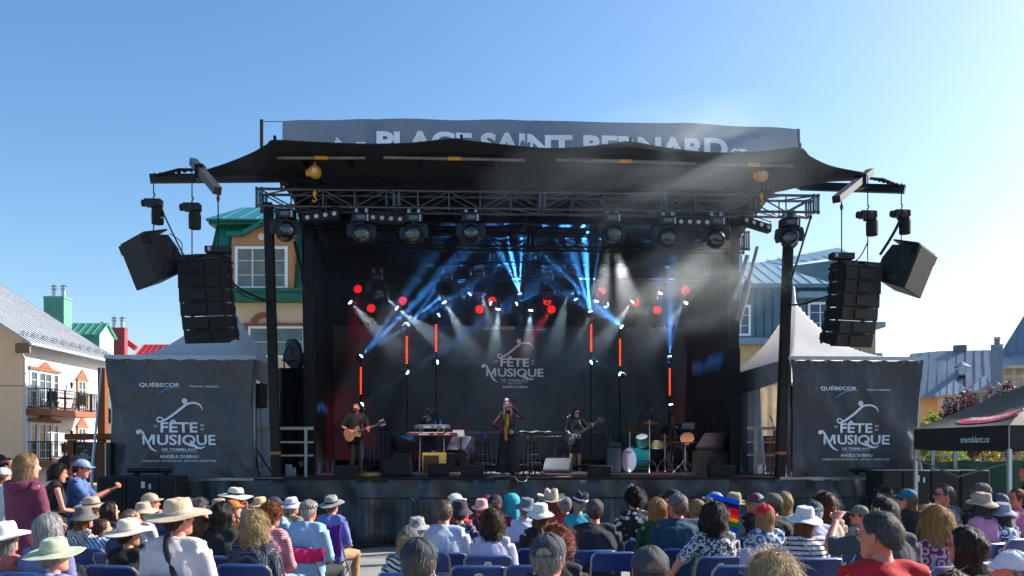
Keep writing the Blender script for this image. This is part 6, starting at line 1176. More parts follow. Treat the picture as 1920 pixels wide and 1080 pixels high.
def torso(mb, p, e=0.0, low=.10, top=True, flare=0.0):
    w = p['w']; f = p['fem']; d = (p['pel'] - p['wai']).normalized()
    pts = [p['pel'] + d * low, p['pel'], p['wai'], p['che'], p['uch'], p['nb']]; q = .93 if f else 1.0
    rr = [((.155 if f else .15) * w + e + flare, .115 * w + e + flare), ((.175 if f else .165) * w + e + flare * .6, .125 * w + e + flare * .6), ((.125 if f else .15) * w ** 1.3 + e, .10 * w ** 1.5 + e), (.165 * w * q + e, .118 * w + e), (.145 * w * q + e, .095 * w + e), (.06 + e * .5, .06 + e * .5)]
    k = []; r2 = []
    for i in range(5):
        for t in (0, .5): k.append(pts[i].lerp(pts[i + 1], t)); r2.append(tuple((rr[i][j] * (1 - t) + rr[i + 1][j] * t) * (1.04 if t and 0 < i < 4 else 1) for j in (0, 1)))
    k.append(pts[5]); r2.append(rr[5])
    if e: k.append(pts[5].lerp(p['nt'], .32)); r2.append((.056 + e * .4, .058 + e * .4))
    mb.tube(k, r2, 20)
    for K in 'LR':     # shoulder slope
        mb.tube([p['nb'] + V3(0, 0, -.02), p['nb'].lerp(p['sh' + K], .55) + V3(0, 0, .006), p['sh' + K]], [.050 + e, .050 + e, .052 * w + e * 1.3], 12)
    return mb
def arm(mb, p, K, e=0.0, upto=1.0):
    a, b, c = p['sh' + K], p['el' + K], p['wr' + K]; w = .6 + .4 * p['w']; g = .92 if p['fem'] else 1
    pts = [a, a.lerp(b, .3), a.lerp(b, .7), b, b.lerp(c, .3), b.lerp(c, .75), c]; rr = [.053, .047, .041, .037, .038, .029, .024] if e else [.044, .042, .040, .037, .038, .029, .024]
    n = max(2, int(round(1 + upto * 6))); pts, rr = pts[:n], rr[:n]
    mb.tube(pts, [(r * w * g + e) for r in rr], 12)
def leg(mb, p, K, e=0.0, upto=1.0, foot=True):
    a, b, c = p['hi' + K], p['kn' + K], p['an' + K]; w = .55 + .45 * p['w']
    pts = [a, a.lerp(b, .35), a.lerp(b, .75), b, b.lerp(c, .3), b.lerp(c, .75), c]; rr = [.088, .078, .062, .054, .055, .042, .036]
    n = max(2, int(round(1 + upto * 6))); pts, rr = pts[:n], rr[:n]; mb.tube(pts, [(r * w + e) for r in rr], 12)
def shoe(mb, p, K, e=.006):
    c, t = p['an' + K], p['to' + K]; mb.tube([c + V3(0, -.045, -.045), c + V3(0, .0, -.035), c.lerp(t, .6) + V3(0, 0, .012), t + V3(0, .05, .0)], [(.034, .036), (.042, .05), (.046, .036), (.032, .022)], 10)
_pc = {}
def body_parts(key, p, vox=.015):
    if key in _pc: return _pc[key]
    m = torso(MB(), p, 0); m.tube([p['nb'] + V3(0, -.0, -.04), p['nb'], p['nt'], p['nt'] + V3(0, .012, .06)], [.062, .056 if not p['fem'] else .048, .053 if not p['fem'] else .045, .05], 14)
    for K in 'LR': arm(m, p, K); leg(m, p, K); c, t = p['an' + K], p['to' + K]; m.tube([c + V3(0, -.03, -.05), c, c.lerp(t, .6), t], [.03, .038, .03, .018], 8)
    co, fs = remesh(m, vox); h = MB(); 
    for K in 'LR':
        d = (p['wr' + K] - p['el' + K]); f = p.get('hf' + K, d); nrm = p.get('hn' + K, V3(0, 0, -1) if abs(d.normalized().z) < .8 else V3(0, 1, 0)); sd = p.get('hs' + K, 1 if K == 'L' else -1); hand(h, p['wr' + K], f, nrm, sd, p.get('hc' + K, .45))
    _pc[key] = (co, fs, np.array(h.v), h.f); return _pc[key]
def head_matrix(p, yaw=0.0, pitch=0.0, roll=0.0, sc=1.0):
    return Matrix.Translation(p['nt'] + V3(0, .0, .0)) @ Euler((pitch, roll, yaw), 'ZYX').to_matrix().to_4x4() @ Matrix.Translation((0, .012, .092)) @ Matrix.Scale(sc, 4)
SKIN = {'fair': M('#c98e74', .5, var=.08, vscale=25, sss=.12), 'tan': M('#b3785c', .5, var=.08, vscale=25, sss=.12), 'dark': M('#4a2a1f', .42, var=.1, vscale=25, sss=.08), 'brown': M('#5e3626', .42, var=.1, vscale=25, sss=.08), 'red': M('#c47a66', .5, var=.1, vscale=25, sss=.15)}
def nm(me_co, fs, name, mat, par, ang=60, extra=()):
    me = bpy.data.meshes.new(name); vs = [tuple(map(float, v)) for v in me_co]; F = list(fs)
    for (c2, f2) in extra: k = len(vs); vs += [tuple(map(float, v)) for v in c2]; F += [tuple(i + k for i in f) for f in f2]
    me.from_pydata(vs, [], F); me.materials.append(mat); o = bpy.data.objects.new(name, me); COL.objects.link(o); o.parent = par
    me.polygons.foreach_set('use_smooth', [True] * len(me.polygons)); me.set_sharp_from_angle(angle=R(ang)); return o
def xf(mat, vs): a = np.asarray(vs, float); m = np.array(mat); return a @ m[:3, :3].T + m[:3, 3]
# hair -------------------------------------------------------------------------------------
def hair(par, HM, style, col, seed, n=500, col2=None):
    """style: dict thick, back(end elevation), side, front, length, wave, curl, flare, part"""
    rng = np.random.default_rng(seed); th = style.get('thick', .014); L_ = style.get('length', 0.0); amax = math.pi
    def bend(al):      # hairline elevation for azimuth from the back
        a = np.abs(al); bk, sd, fr = style.get('back', -.62), style.get('side', -.12), style.get('front', .62)
        return np.where(a < 1.0, bk + (sd - bk) * (a / 1.0) ** 2 * .35, np.where(a < 1.42, (bk + (sd - bk) * .35) + (sd - (bk + (sd - bk) * .35)) * ((a - 1.0) / .42), sd + (fr - sd) * np.clip((a - 1.80) / .55, 0, 1)))
    def ff(al): return np.clip((style.get('lmax', 1.95) - np.abs(al)) / .25, 0, 1)    # where long hair falls
    def pos(al, t, off):
        "t 0..1 crown to hairline, 1..2 falling part"
        t1 = np.clip(t, 0, 1); t2 = np.clip(t - 1, 0, 1); be = bend(al); b = math.pi / 2 + (be - math.pi / 2) * t1; cb, sb = np.cos(b), np.sin(b)
        taper = np.where(ff(al) * L_ > 0, 1.0, 1 - .75 * np.clip((t1 - .8) / .2, 0, 1) ** 2); r = th * taper * (.75 + .35 * cb) + off
        lump = .25 * th * (np.sin(al * 5 + seed) * np.sin(b * 7 + seed * 2)); r = r + lump * taper
        x = np.sin(al) * cb * (.077 + r); y = -np.cos(al) * cb * (np.where(np.cos(al) > 0, .102, .093) + r) - .004; z = sb * (.118 + r * .9)
        fl = style.get('flare', .1); dn = L_ * t2 * ff(al); bulge = np.sin(np.clip(t2, 0, 1) * math.pi * .75) * fl * L_
        x = x * (1 + (bulge / .09) * .35); y = y - bulge * .35 * np.cos(al) ; y = np.where(t2 > 0, y - .05 * np.clip(t2 * L_ / .3, 0, 1) * (np.cos(al) > .2), y)
        return np.stack([x, y, z - dn], -1)
    lk = style.get('lock', .0035); lo_ = lk * (rng.normal(0, 1, 80) + .6 * np.sin(np.arange(80) * .9 + seed)); na, nr = 80, 12 + (10 if L_ else 0); A = np.linspace(-amax, amax, na, endpoint=False); T = np.concatenate([np.linspace(.02, 1, 12), np.linspace(1.1, 2, 10)]) if L_ else np.linspace(.02, 1, 12)
    wv, cu = style.get('wave', 0.0), style.get('curl', 0.0); rings = []
    for t in T:
        off = rng.normal(0, .0012 + cu * .35, na) if cu else rng.normal(0, .0010, na) + lo_ * np.clip(t * 1.6, 0, 1); q = pos(A, np.full(na, t), off); rings.append([tuple(v) for v in q])
    Fb = []
    k = len(T); vs = [v for r_ in rings for v in r_]
    for i in range(k - 1):
        for j in range(na): a = i * na + j; b = i * na + (j + 1) % na; Fb.append((a, b, b + na, a + na))
    vs.append(tuple(pos(np.array([0.0]), np.array([0.0]), np.array([0.0]))[0])); top = len(vs) - 1; Fb += [(top, (j + 1) % na, j) for j in range(na)]
    inner = len(vs); last = (k - 1) * na; vs.append((0, -.01, -.02)); Fb += [(last + j, last + (j + 1) % na, inner) for j in range(na)]
    # strands
    m = n; al = rng.uniform(-math.pi, math.pi, m); long_ = (L_ > 0) & (ff(al) > .4)
    t0 = rng.uniform(0, .8, m) ** 1.0; t0 = np.where(long_, rng.uniform(0, 1.35, m), t0); ln = np.where(long_, rng.uniform(.35, .8, m), rng.uniform(.22, .45, m)); seg = 5; wd = rng.uniform(.0012, .0032, m) * style.get('sw', 1.0); ph = rng.uniform(0, 6.28, m); o0 = rng.uniform(-.001, .004 + cu * .5, m); flick = rng.normal(0, 1, m) * np.where(rng.random(m) < .07, 3.2, 1)
    ctr = []
    for s in range(seg + 1):
        t = np.minimum(t0 + ln * s / seg, 2.02 if L_ else 1.06); off = o0 + (s / seg) * style.get('fly', .006) * np.abs(flick) + cu * np.sin(ph + s * 2.4)
        a2 = al + (wv * np.sin(ph + s * 1.5) + cu * 4 * np.cos(ph + s * 2.4) + style.get('mess', .04) * flick * s / seg) / 1.0; ctr.append(pos(a2, t, off))
    ctr = np.stack(ctr, 1); tang = np.stack([np.cos(al), np.sin(al), np.zeros(m)], -1)[:, None, :]; w_ = wd[:, None, None] * np.linspace(1, .25, seg + 1)[None, :, None]
    q = np.stack([ctr - tang * w_, ctr + tang * w_], 2).reshape(m, -1, 3); o = len(vs); sv = q.reshape(-1, 3); vs = np.concatenate([np.array(vs), sv]); per = 2 * (seg + 1)
    Fs = [(o + i * per + 2 * s, o + i * per + 2 * s + 1, o + i * per + 2 * s + 3, o + i * per + 2 * s + 2) for i in range(m) for s in range(seg)]
    return nm(xf(HM, vs), Fb + Fs, 'hair', M(col, .42, var=.55, vscale=30, trans=.22, aniso=(3, 3, .35), spec=.45, bump=.5), par)
HS = dict(
    short=dict(thick=.012, mess=.06), shortm=dict(thick=.009, side=.14, back=-.52, front=.55, mess=.08, fly=.006), bob=dict(thick=.022, back=-.5, side=-.3, length=.085, flare=.12, front=.55), bobl=dict(thick=.022, back=-.4, side=-.3, length=.15, flare=.1, front=.6),
    long=dict(thick=.018, back=-.4, side=-.3, length=.30, flare=.03, wave=.05, front=.6), curly=dict(thick=.038, back=-.6, side=-.25, curl=.014, wave=.06, fly=.012, sw=1.4, front=.5), curlyl=dict(thick=.034, back=-.4, side=-.3, length=.26, curl=.012, wave=.12, flare=.12, fly=.01, sw=1.5, front=.5, mess=.08),
    curlybob=dict(thick=.036, back=-.5, side=-.3, length=.10, curl=.013, wave=.1, flare=.22, fly=.012, sw=1.4, front=.5), under=dict(thick=.008, back=-.6, side=-.02, front=.8, mess=.04), underb=dict(thick=.012, back=-.5, side=-.3, length=.10, flare=.1, front=.8, mess=.05), underl=dict(thick=.012, back=-.45, side=-.3, length=.22, flare=.1, front=.8, wave=.08, mess=.06))
# hats -------------------------------------------------------------------------------------
def hat(par, HM, kind, col, seed=0, band=None, pat=None, c2=None, ps=30, name=None, sc=1.0, tilt=0.0, bw=None, rough=.8):
    rnd = random.Random(seed); mat = M(col, rough, var=.09, vscale=12, bump=.25, bscale=90, pat=pat, c2=c2, ps=ps); H = HM @ Matrix.Translation((0, -.004, .048)) @ Euler((tilt, 0, 0)).to_matrix().to_4x4() @ Matrix.Scale(sc, 4)
    EX, EY = .985, 1.15; N = 36; ph = rnd.uniform(0, 6)
    def rings(prof, wave=0.0, side=0.0, dent=0.0, pinch=0.0):
        out = []
        for r_, z in prof:
            row = []
            for j in range(N):
                t = 2 * math.pi * j / N; c, s = math.cos(t), math.sin(t); f = max(0, (r_ - .095) / .09); zz = z + f * (wave * math.sin(3 * t + ph) + side * (abs(c) ** 2)) + (.0025 * math.sin(5 * t + ph + z * 60))
                if dent and z > .09: zz -= dent * math.exp(-(c * r_ / .028) ** 2)
                rr = r_ * (1 - pinch * max(0, s) * max(0, (z - .05) / .07) * abs(c)); row.append((rr * c * EX, rr * s * EY, zz))
            out.append(row)
        return out
    m = MB(); parts = []
    if kind in ('brim', 'wide', 'straw', 'cowboy', 'fedora'):
        bw_ = bw or {'brim': .185, 'wide': .20, 'straw': .165, 'cowboy': .18, 'fedora': .125}[kind]; ch = {'brim': .105, 'wide': .095, 'straw': .10, 'cowboy': .125, 'fedora': .11}[kind]
        d = -.012 if kind != 'cowboy' else .0
        prof = [(.004, ch - .002), (.05, ch), (.072, ch - .004), (.080, ch - .016), (.0865, ch * .6), (.092, .018), (.094, .006), (.105, .0), (bw_ * .8, d * .5), (bw_, d), (bw_ + .001, d - .004), (bw_ * .8, d * .5 - .005), (.10, -.005), (.09, -.003)]
        m.ring(rings(prof, wave=.006 if kind == 'brim' else .010, side={'brim': .006, 'wide': -.01, 'straw': 0, 'cowboy': .06, 'fedora': .012}[kind], dent={'cowboy': .03, 'fedora': .025}.get(kind, 0), pinch={'cowboy': .25, 'fedora': .2}.get(kind, 0)))
        if band: b = MB(); b.ring(rings([(.0915, .03), (.096, .028), (.0975, .010), (.093, .008)])); parts.append(('hat_band', b, M(band, .7)))
        e = MB()
        if kind == 'brim':
            for a in (-1, 1):
                for k in (-.5, .5): e.at((a * .083 * EX, k * .03, .055), (0, R(90), 0)); e.lathe([(.005, -.003), (.005, .003)], n=8)
            parts.append(('eyelet', e, M('#8a8474', .4, .6)))
    elif kind == 'bucket':
        m.ring(rings([(.004, .098), (.055, .099), (.073, .094), (.079, .08), (.088, .03), (.092, .012), (.105, -.008), (.13, -.032), (.15, -.05), (.151, -.054), (.13, -.038), (.1, -.012), (.09, .0)] if not bw else [(.004, .098), (.055, .099), (.073, .094), (.079, .08), (.088, .03), (.092, .012), (.11, .0), (.14, -.012), (bw, -.03), (bw, -.034), (.13, -.018), (.1, -.005), (.09, .0)], wave=.012))
        if band: b = MB(); b.ring(rings([(.0905, .032), (.0945, .03), (.0965, .012), (.092, .010)])); parts.append(('hat_band', b, M(band, .7)))
    elif kind in ('cap', 'capback', 'flatcap', 'beanie'):
        hh = {'cap': .082, 'capback': .082, 'flatcap': .066, 'beanie': .09}[kind]; ex = {'flatcap': .012}.get(kind, 0.0)
        prof = [(.092 * math.sin(t) + ex * math.sin(t * 1.6), hh * math.cos(t) + .004) for t in [math.pi / 2 * i / 8 for i in range(1, 9)]]; prof = [(.004, hh + .004)] + prof + [(.0925, -.012), (.0905, -.014), (.088, .0)]
        rg = rings(prof)
        if kind == 'capback' or rnd.random() < .0: pass
        m.ring(rg)
        sgn = 1
        if kind != 'beanie':
            v = MB(); L0 = .070 if kind != 'flatcap' else .028
            def vis(a, b):
                t = (a - .5) * 1.9; x = math.sin(t) * .086; y0 = math.cos(t) * .1; y = y0 + L0 * b * (math.cos(t) ** .6 if math.cos(t) > 0 else 0); return (x, y, -.004 - .012 * b - .018 * (math.sin(t)) ** 2 * (1 - .0 * b) * 1.0 + .014)
            v.sheet(vis, 14, 5, .004, (0, 0, -1)); parts.append(('visor', v, mat if not c2 or pat else M(c2, .8)))
        if kind in ('cap', 'capback'):
            b = MB(); b.ball((0, 0, hh + .006), (.008, .008, .004), 8, 4); parts.append(('button', b, mat)); s_ = MB()
            for k in range(6):
                t = k * math.pi / 3 + .52; s_.tube([(math.cos(t) * EX * q[0] * 1.008, math.sin(t) * EY * q[0] * 1.008, q[1] * 1.008) for q in prof[:9]], .0012, 4)
            parts.append(('seam', s_, mat))
            st = MB(); st.ring([[(.0945 * math.sin(a) * EX, -.0945 * math.cos(a) * EY, z) for a in [(-.75 + 1.5 * i / 12) for i in range(13)]] for z in (-.010, .004)], close=False, caps=False); parts.append(('strap', st, M(srgb(col) if not band else band, .6, var=.3)))
            op = MB(); pts = [(.038 * math.cos(t), .005 + .034 * math.sin(t)) for t in [math.pi * i / 12 for i in range(13)]]; rr_ = lambda z: .0935 * math.sqrt(max(0, 1 - ((z - .004) / hh) ** 2)) + .001
            op.ring([[(x_ * k, -math.sqrt(max(1e-6, rr_(z_ * k) ** 2 - (x_ * k) ** 2)) * EY, z_ * k) for x_, z_ in pts] for k in (.25, .5, .75, 1.0)], close=False, caps=False); parts.append(('rear_opening', op, M(bw or '#6a5140', .8)))
    elif kind == 'visoronly':
        m.ring(rings([(.09, .02), (.094, .02), (.095, -.01), (.091, -.012)])); v = MB(); v.sheet(lambda a, b: (math.sin((a - .5) * 2.0) * .09, math.cos((a - .5) * 2.0) * .1 + .08 * b * max(0, math.cos((a - .5) * 2.0)), -.004 - .012 * b), 12, 4, .004, (0, 0, -1)); parts.append(('visor', v, mat))
    elif kind == 'towel':
        m.sheet(lambda a, b: (lambda t, th, d: (.10 * math.sin(th) * math.sin(t) * (1 + .3 * d + .10 * d * math.sin(t * 5)), -.118 * math.sin(th) * math.cos(t) * (1 + .2 * d + .12 * d * math.sin(t * 5)), .092 * math.cos(th) - (.19 + .03 * math.sin(t * 2)) * d))((a - .5) * 4.4, min(b, .5) * math.pi, max(0, b - .5) * 2), 44, 18, .006, (0, 0, -1))
    o = nm(xf(H, m.v), m.f, name or {'cap': 'baseball_cap', 'capback': 'baseball_cap', 'bucket': 'bucket_hat', 'flatcap': 'flat_cap', 'beanie': 'cloth_cap', 'towel': 'towel', 'visoronly': 'sun_visor'}.get(kind, 'sun_hat'), mat, par, 50)
    for nme, b, mt in parts: nm(xf(H, b.v), b.f, nme, mt, o, 50)
    return o
def glasses(par, HM, col='#101010', up=False, frame=None):
    m = MB()
    for s in (-1, 1):
        m.at((s * .033, .104, .012), (R(90), 0, 0)); m.lathe([(.003, -.004), (.024, -.003), (.026, .0), (.024, .003), (.003, .004)], n=14, ex=1.05, ey=.85); m.m = Matrix.Identity(4); m.tube([(s * .058, .098, .016), (s * .08, .07, .016), (s * .083, -.005, .014), (s * .082, -.02, -.004)], .0028, 5)
    m.cyl((-.01, .108, .016), (.01, .108, .016), .003, 5); H = HM @ (Matrix.Translation((0, -.02, .075)) @ Euler((-.5, 0, 0)).to_matrix().to_4x4() if up else Matrix.Identity(4)); return nm(xf(H, m.v), m.f, 'glasses', M(frame or col, .15, var=0, spec=.8), par)
def face_bits(par, HM, eye='#1a1412'):
    e = MB()
    for s in (-1, 1): e.ball((s * .031, .0835, .012), (.0125, .010, .009), 10, 6)
    nm(xf(HM, e.v), e.f, 'eye', M('#d8d2cc', .2, var=0), par); e = MB()
    for s in (-1, 1): e.ball((s * .031, .0915, .011), (.0055, .003, .0055), 8, 5)
    nm(xf(HM, e.v), e.f, 'iris', M(eye, .2, var=0), par); b = MB()
    for s in (-1, 1): b.tube([(s * .015, .0935, .034), (s * .032, .094, .040), (s * .048, .084, .034)], [.003, .004, .002], 5)
    nm(xf(HM, b.v), b.f, 'eyebrow', M('#2a1c16', .8), par); l = MB(); l.tube([(-.022, .087, -.058), (-.008, .0955, -.0545), (.008, .0955, -.0545), (.022, .087, -.058)], [.002, .005, .005, .002], 6); l.tube([(-.02, .087, -.060), (0, .0945, -.064), (.02, .087, -.060)], [.002, .0055, .002], 6)
    nm(xf(HM, l.v), l.f, 'lips', M('#9a5148', .5), par)
# whole figure -------------------------------------------------------------------------------
def person(loc, rz, p, key, label, skin='fair', head=(0, 0, 0), hs='short', hc='#5a4030', shirt=('#ffffff',), sleeve=.45, pants='#2a2d36', plen=1.0, shoes='#1a1a1c', hatk=None, gl=None, face=False, seed=1, sc=1.0, nh=420, hemlow=.13, skirt=0.0, group=None, cname='shirt', vox=.015, collar=False, headsc=1.0, buns=None, beard=None, strap=None):
    t = thing('person', label, 'person', loc, rz, group, scale=sc); HM = head_matrix(p, head[0], head[1], head[2], headsc)
    co, fs, hv, hf = body_parts(key, p, vox); body = nm(co, fs, 'body', SKIN[skin], t, 60, extra=[(hv, hf), (xf(HM, HEADV), HEADF)])
    if face: face_bits(t, HM)
    if hs: 
        st = HS[hs] if isinstance(hs, str) else hs; hair(t, HM, st, hc, seed, nh)
    if buns: b = MB(); b.ball(buns[1], buns[2], 16, 10); nm(xf(HM, b.v), b.f, 'hair_bun', M(buns[0], .6, var=.3, vscale=30, bump=.6), t)
    if beard: b = MB(); b.sheet(lambda a, c: ((.066 + .006) * math.sin((a - .5) * 2.8), .0 + .094 * math.cos((a - .5) * 2.2) + .004, -.045 - .08 * c), 16, 5, .012, (0, -1, 0)); nm(xf(HM, b.v), b.f, 'beard', M(beard, .9, bump=.6, bscale=200), t)
    sm = M(shirt[0], .85, var=.07, vscale=7, bump=.25, bscale=120, **(shirt[1] if len(shirt) > 1 else {}))
    ck = ('shirt', key, sleeve, hemlow, skirt, seed % 3)
    if ck not in _pc:
        m = torso(MB(), p, .022, hemlow, flare=skirt)
        if sleeve > 0:
            for K in 'LR': arm(m, p, K, .025 if sleeve < .9 else .020, sleeve)
        _pc[ck] = remesh(m, vox, .013, seed % 3 * 5.3)
    c2, f2 = _pc[ck]; so = nm(c2, f2, cname, sm, t, 70)
    if collar: c = MB(); c.tube([p['nb'] + V3(0, -.004, -.02), p['nb'] + V3(0, .0, .03)], [.078, .066], 18); nm(c.v, c.f, 'collar', sm, so)
    if pants:
        ck = ('pants', key, plen)
        if ck not in _pc:
            m = MB(); d = (p['wai'] - p['pel']); w = p['w']; m.tube([p['pel'] - d * .55, p['pel'], p['pel'] + d * .6], [(.15 * w, .11 * w), (.172 * w + .008, .13 * w + .006), (.15 * w, .112 * w)], 16)
            for K in 'LR': leg(m, p, K, .016, plen)
            _pc[ck] = remesh(m, vox * 1.1, .008, 2.2)
        c2, f2 = _pc[ck]; nm(c2, f2, 'trousers' if plen > .8 else 'shorts', M(pants, .85, var=.1, bump=.2), t, 70)
    for K in 'LR':
        m = MB(); shoe(m, p, K); m2 = nm(m.v, m.f, 'shoe', M(shoes, .6), t)
    return t, HM
# ---------------------------------------------------------------- folding chairs
CB = M('#112e6c', .45, var=.08, vscale=8, bump=.05); CF = M('#8d8f90', .35, .75, var=.15)
def make_chair():
    t = thing('folding_chair', 'blue folding chair', 'chair', (0, 0, 0)); f = MB()
    def up(s): return [(s * .215, .20, .0), (s * .215, .02, .36), (s * .215, -.16, .66), (s * .215, -.225, .79), (s * .19, -.245, .825), (s * .15, -.25, .832)]
    f.tube(up(-1) + up(1)[::-1], .0125, 8); f.cyl((-.21, .16, .1), (.21, .16, .1), .01, 6); f.build('frame', CF, t)
    for s in (-1, 1): MB().tube([(s * .19, -.24, 0), (s * .19, -.02, .25), (s * .19, .14, .435)], .0115, 8).build('rear_leg', CF, t)
    MB().cyl((-.19, -.2, .05), (.19, -.2, .05), .01, 6).build('stretcher', CF, t)
    MB().sheet(lambda a, b: (-.195 + .39 * a, -.19 + .40 * b, .455 - .012 * math.sin(a * math.pi) - .02 * b * b + .008), 8, 8, .012, (0, 0, -1)).build('seat', CB, t)
    def bk(a, b):
        x = -.205 + .41 * a; z = .645 + .185 * b; e = abs(2 * a - 1); z -= .05 * max(0, e - .8) ** 2 * 20 * b * .8; z += .03 * max(0, e - .8) * 5 * (1 - b) * .5; return (x, -.15 - (z - .645) * .55 - .025 * math.sin(a * math.pi), z)
    MB().sheet(bk, 20, 8, .012, (0, 1, 0)).build('backrest', CB, t); rim = MB(); rim.tube([bk(i / 16, 1.0) for i in range(17)], .009, 6); rim.build('backrest_rim', M('#2356a8', .4), t); return t
chair0 = make_chair(); chair_used = [False]
STK, STK2 = M('#cfd0cc', .5, var=.05), M('#b09a3a', .5)
def put_chair(x, y, z, rz, label, sticker=False):
    if not chair_used[0]: c = chair0; chair_used[0] = True; c.location = (x, y, z); c.rotation_euler = (0, 0, rz); c['label'] = label; c['group'] = 'blue folding chairs'
    else: c = clone(chair0, (x, y, z), label, (0, 0, rz), 'blue folding chairs')
    if sticker:
        b = [k for k in c.children if k.name.startswith('backrest') and 'rim' not in k.name][0]; m = MB(); m.at((0, -.242, .755), (R(119), 0, 0)); m.lathe([(.036, -.002), (.036, .002)], n=22); so = m.build('sticker', STK, b); m = MB(); m.at((0, -.2450, .7535), (R(119), 0, 0)); m.add([(-.022, .004, .0), (-.004, .022, .0), (.004, .012, 0), (.012, .020, 0), (.022, .004, 0), (.0, .0, 0)], [(0, 1, 2, 3, 4, 5)]); m.build('printed_emblem', STK2, so)
    return c
# ---------------------------------------------------------------- the audience
crowd = []
def facing(x, y): return math.atan2(x, 19.5 - y) * .75
def C(px, top, s, label, arms='lap', w=1.0, fem=False, lean=0.0, yaw=0.0, pitch=.14, roll=0.0, hat_=None, chair=True, sticker=False, turn=0.0, extra=None, **kw):
    Y = FPX / s; X = (px - 960) / s; Zt = CZ - (top - HY) / s; g_ = ground_z(X, Y - .1)
    ex = 0.012
    if hat_: ex = {'cap': .02, 'capback': .02, 'brim': .035, 'wide': .03, 'straw': .035, 'cowboy': .06, 'fedora': .045, 'bucket': .03, 'flatcap': .006, 'beanie': .028, 'towel': .02}.get(hat_[0], .01)
    elif kw.get('hs', 'short') in ('curly', 'curlyl', 'curlybob'): ex = .035
    nom = 1.342 + ex; sc = (Zt - g_) / nom
    if not .84 < sc < 1.12: print('CROWD scale', px, top, s, round(sc, 2)); sc = min(1.13, max(.82, sc))
    p = sit_pose(w, arms, lean, fem); rz = facing(X, Y) + turn; key = ('sit', w, arms, lean, fem); idx = len(crowd); gz = Zt - sc * nom
    t, HM = person((X, Y, gz), rz, p, key, label, head=(yaw - turn * .0, pitch, roll), seed=idx + 3, sc=sc, group='seated audience', collar=kw.pop('collar', False), **kw)
    if hat_: hat(t, HM, *hat_[:2], seed=idx, **(hat_[2] if len(hat_) > 2 else {}))
    if extra: extra(t, HM, p)
    if chair: put_chair(X + .03 * math.sin(idx * 3.1), Y - .0 + .03, gz * .5 + g_ * .5 - .0, rz, 'blue folding chair of the ' + short(label), sticker)
    crowd.append((X, Y)); return t
def short(l): 
    l = l.split(' seated')[0]; w_ = l.split(); return ' '.join(w_[:11])
G = dict
def strap(pts, r=.014, col='#15161a', nme='bag_strap'):
    def f(t, HM, p): m = MB(); m.tube(catmull(pts, 24), [(r, .004)] * len(catmull(pts, 24)), 8); m.build(nme, M(col, .7, bump=.3), t)
    return f
def gl(up=False, col='#141414'): return lambda t, HM, p: glasses(t, HM, col, up)
GREY, DGREY, BROWN, DBROWN, BLACK, BLOND, AUB, WHITEH = '#8c8781', '#55504c', '#4e3626', '#2b1d17', '#121012', '#a98552', '#8a4722', '#b5b2ad'
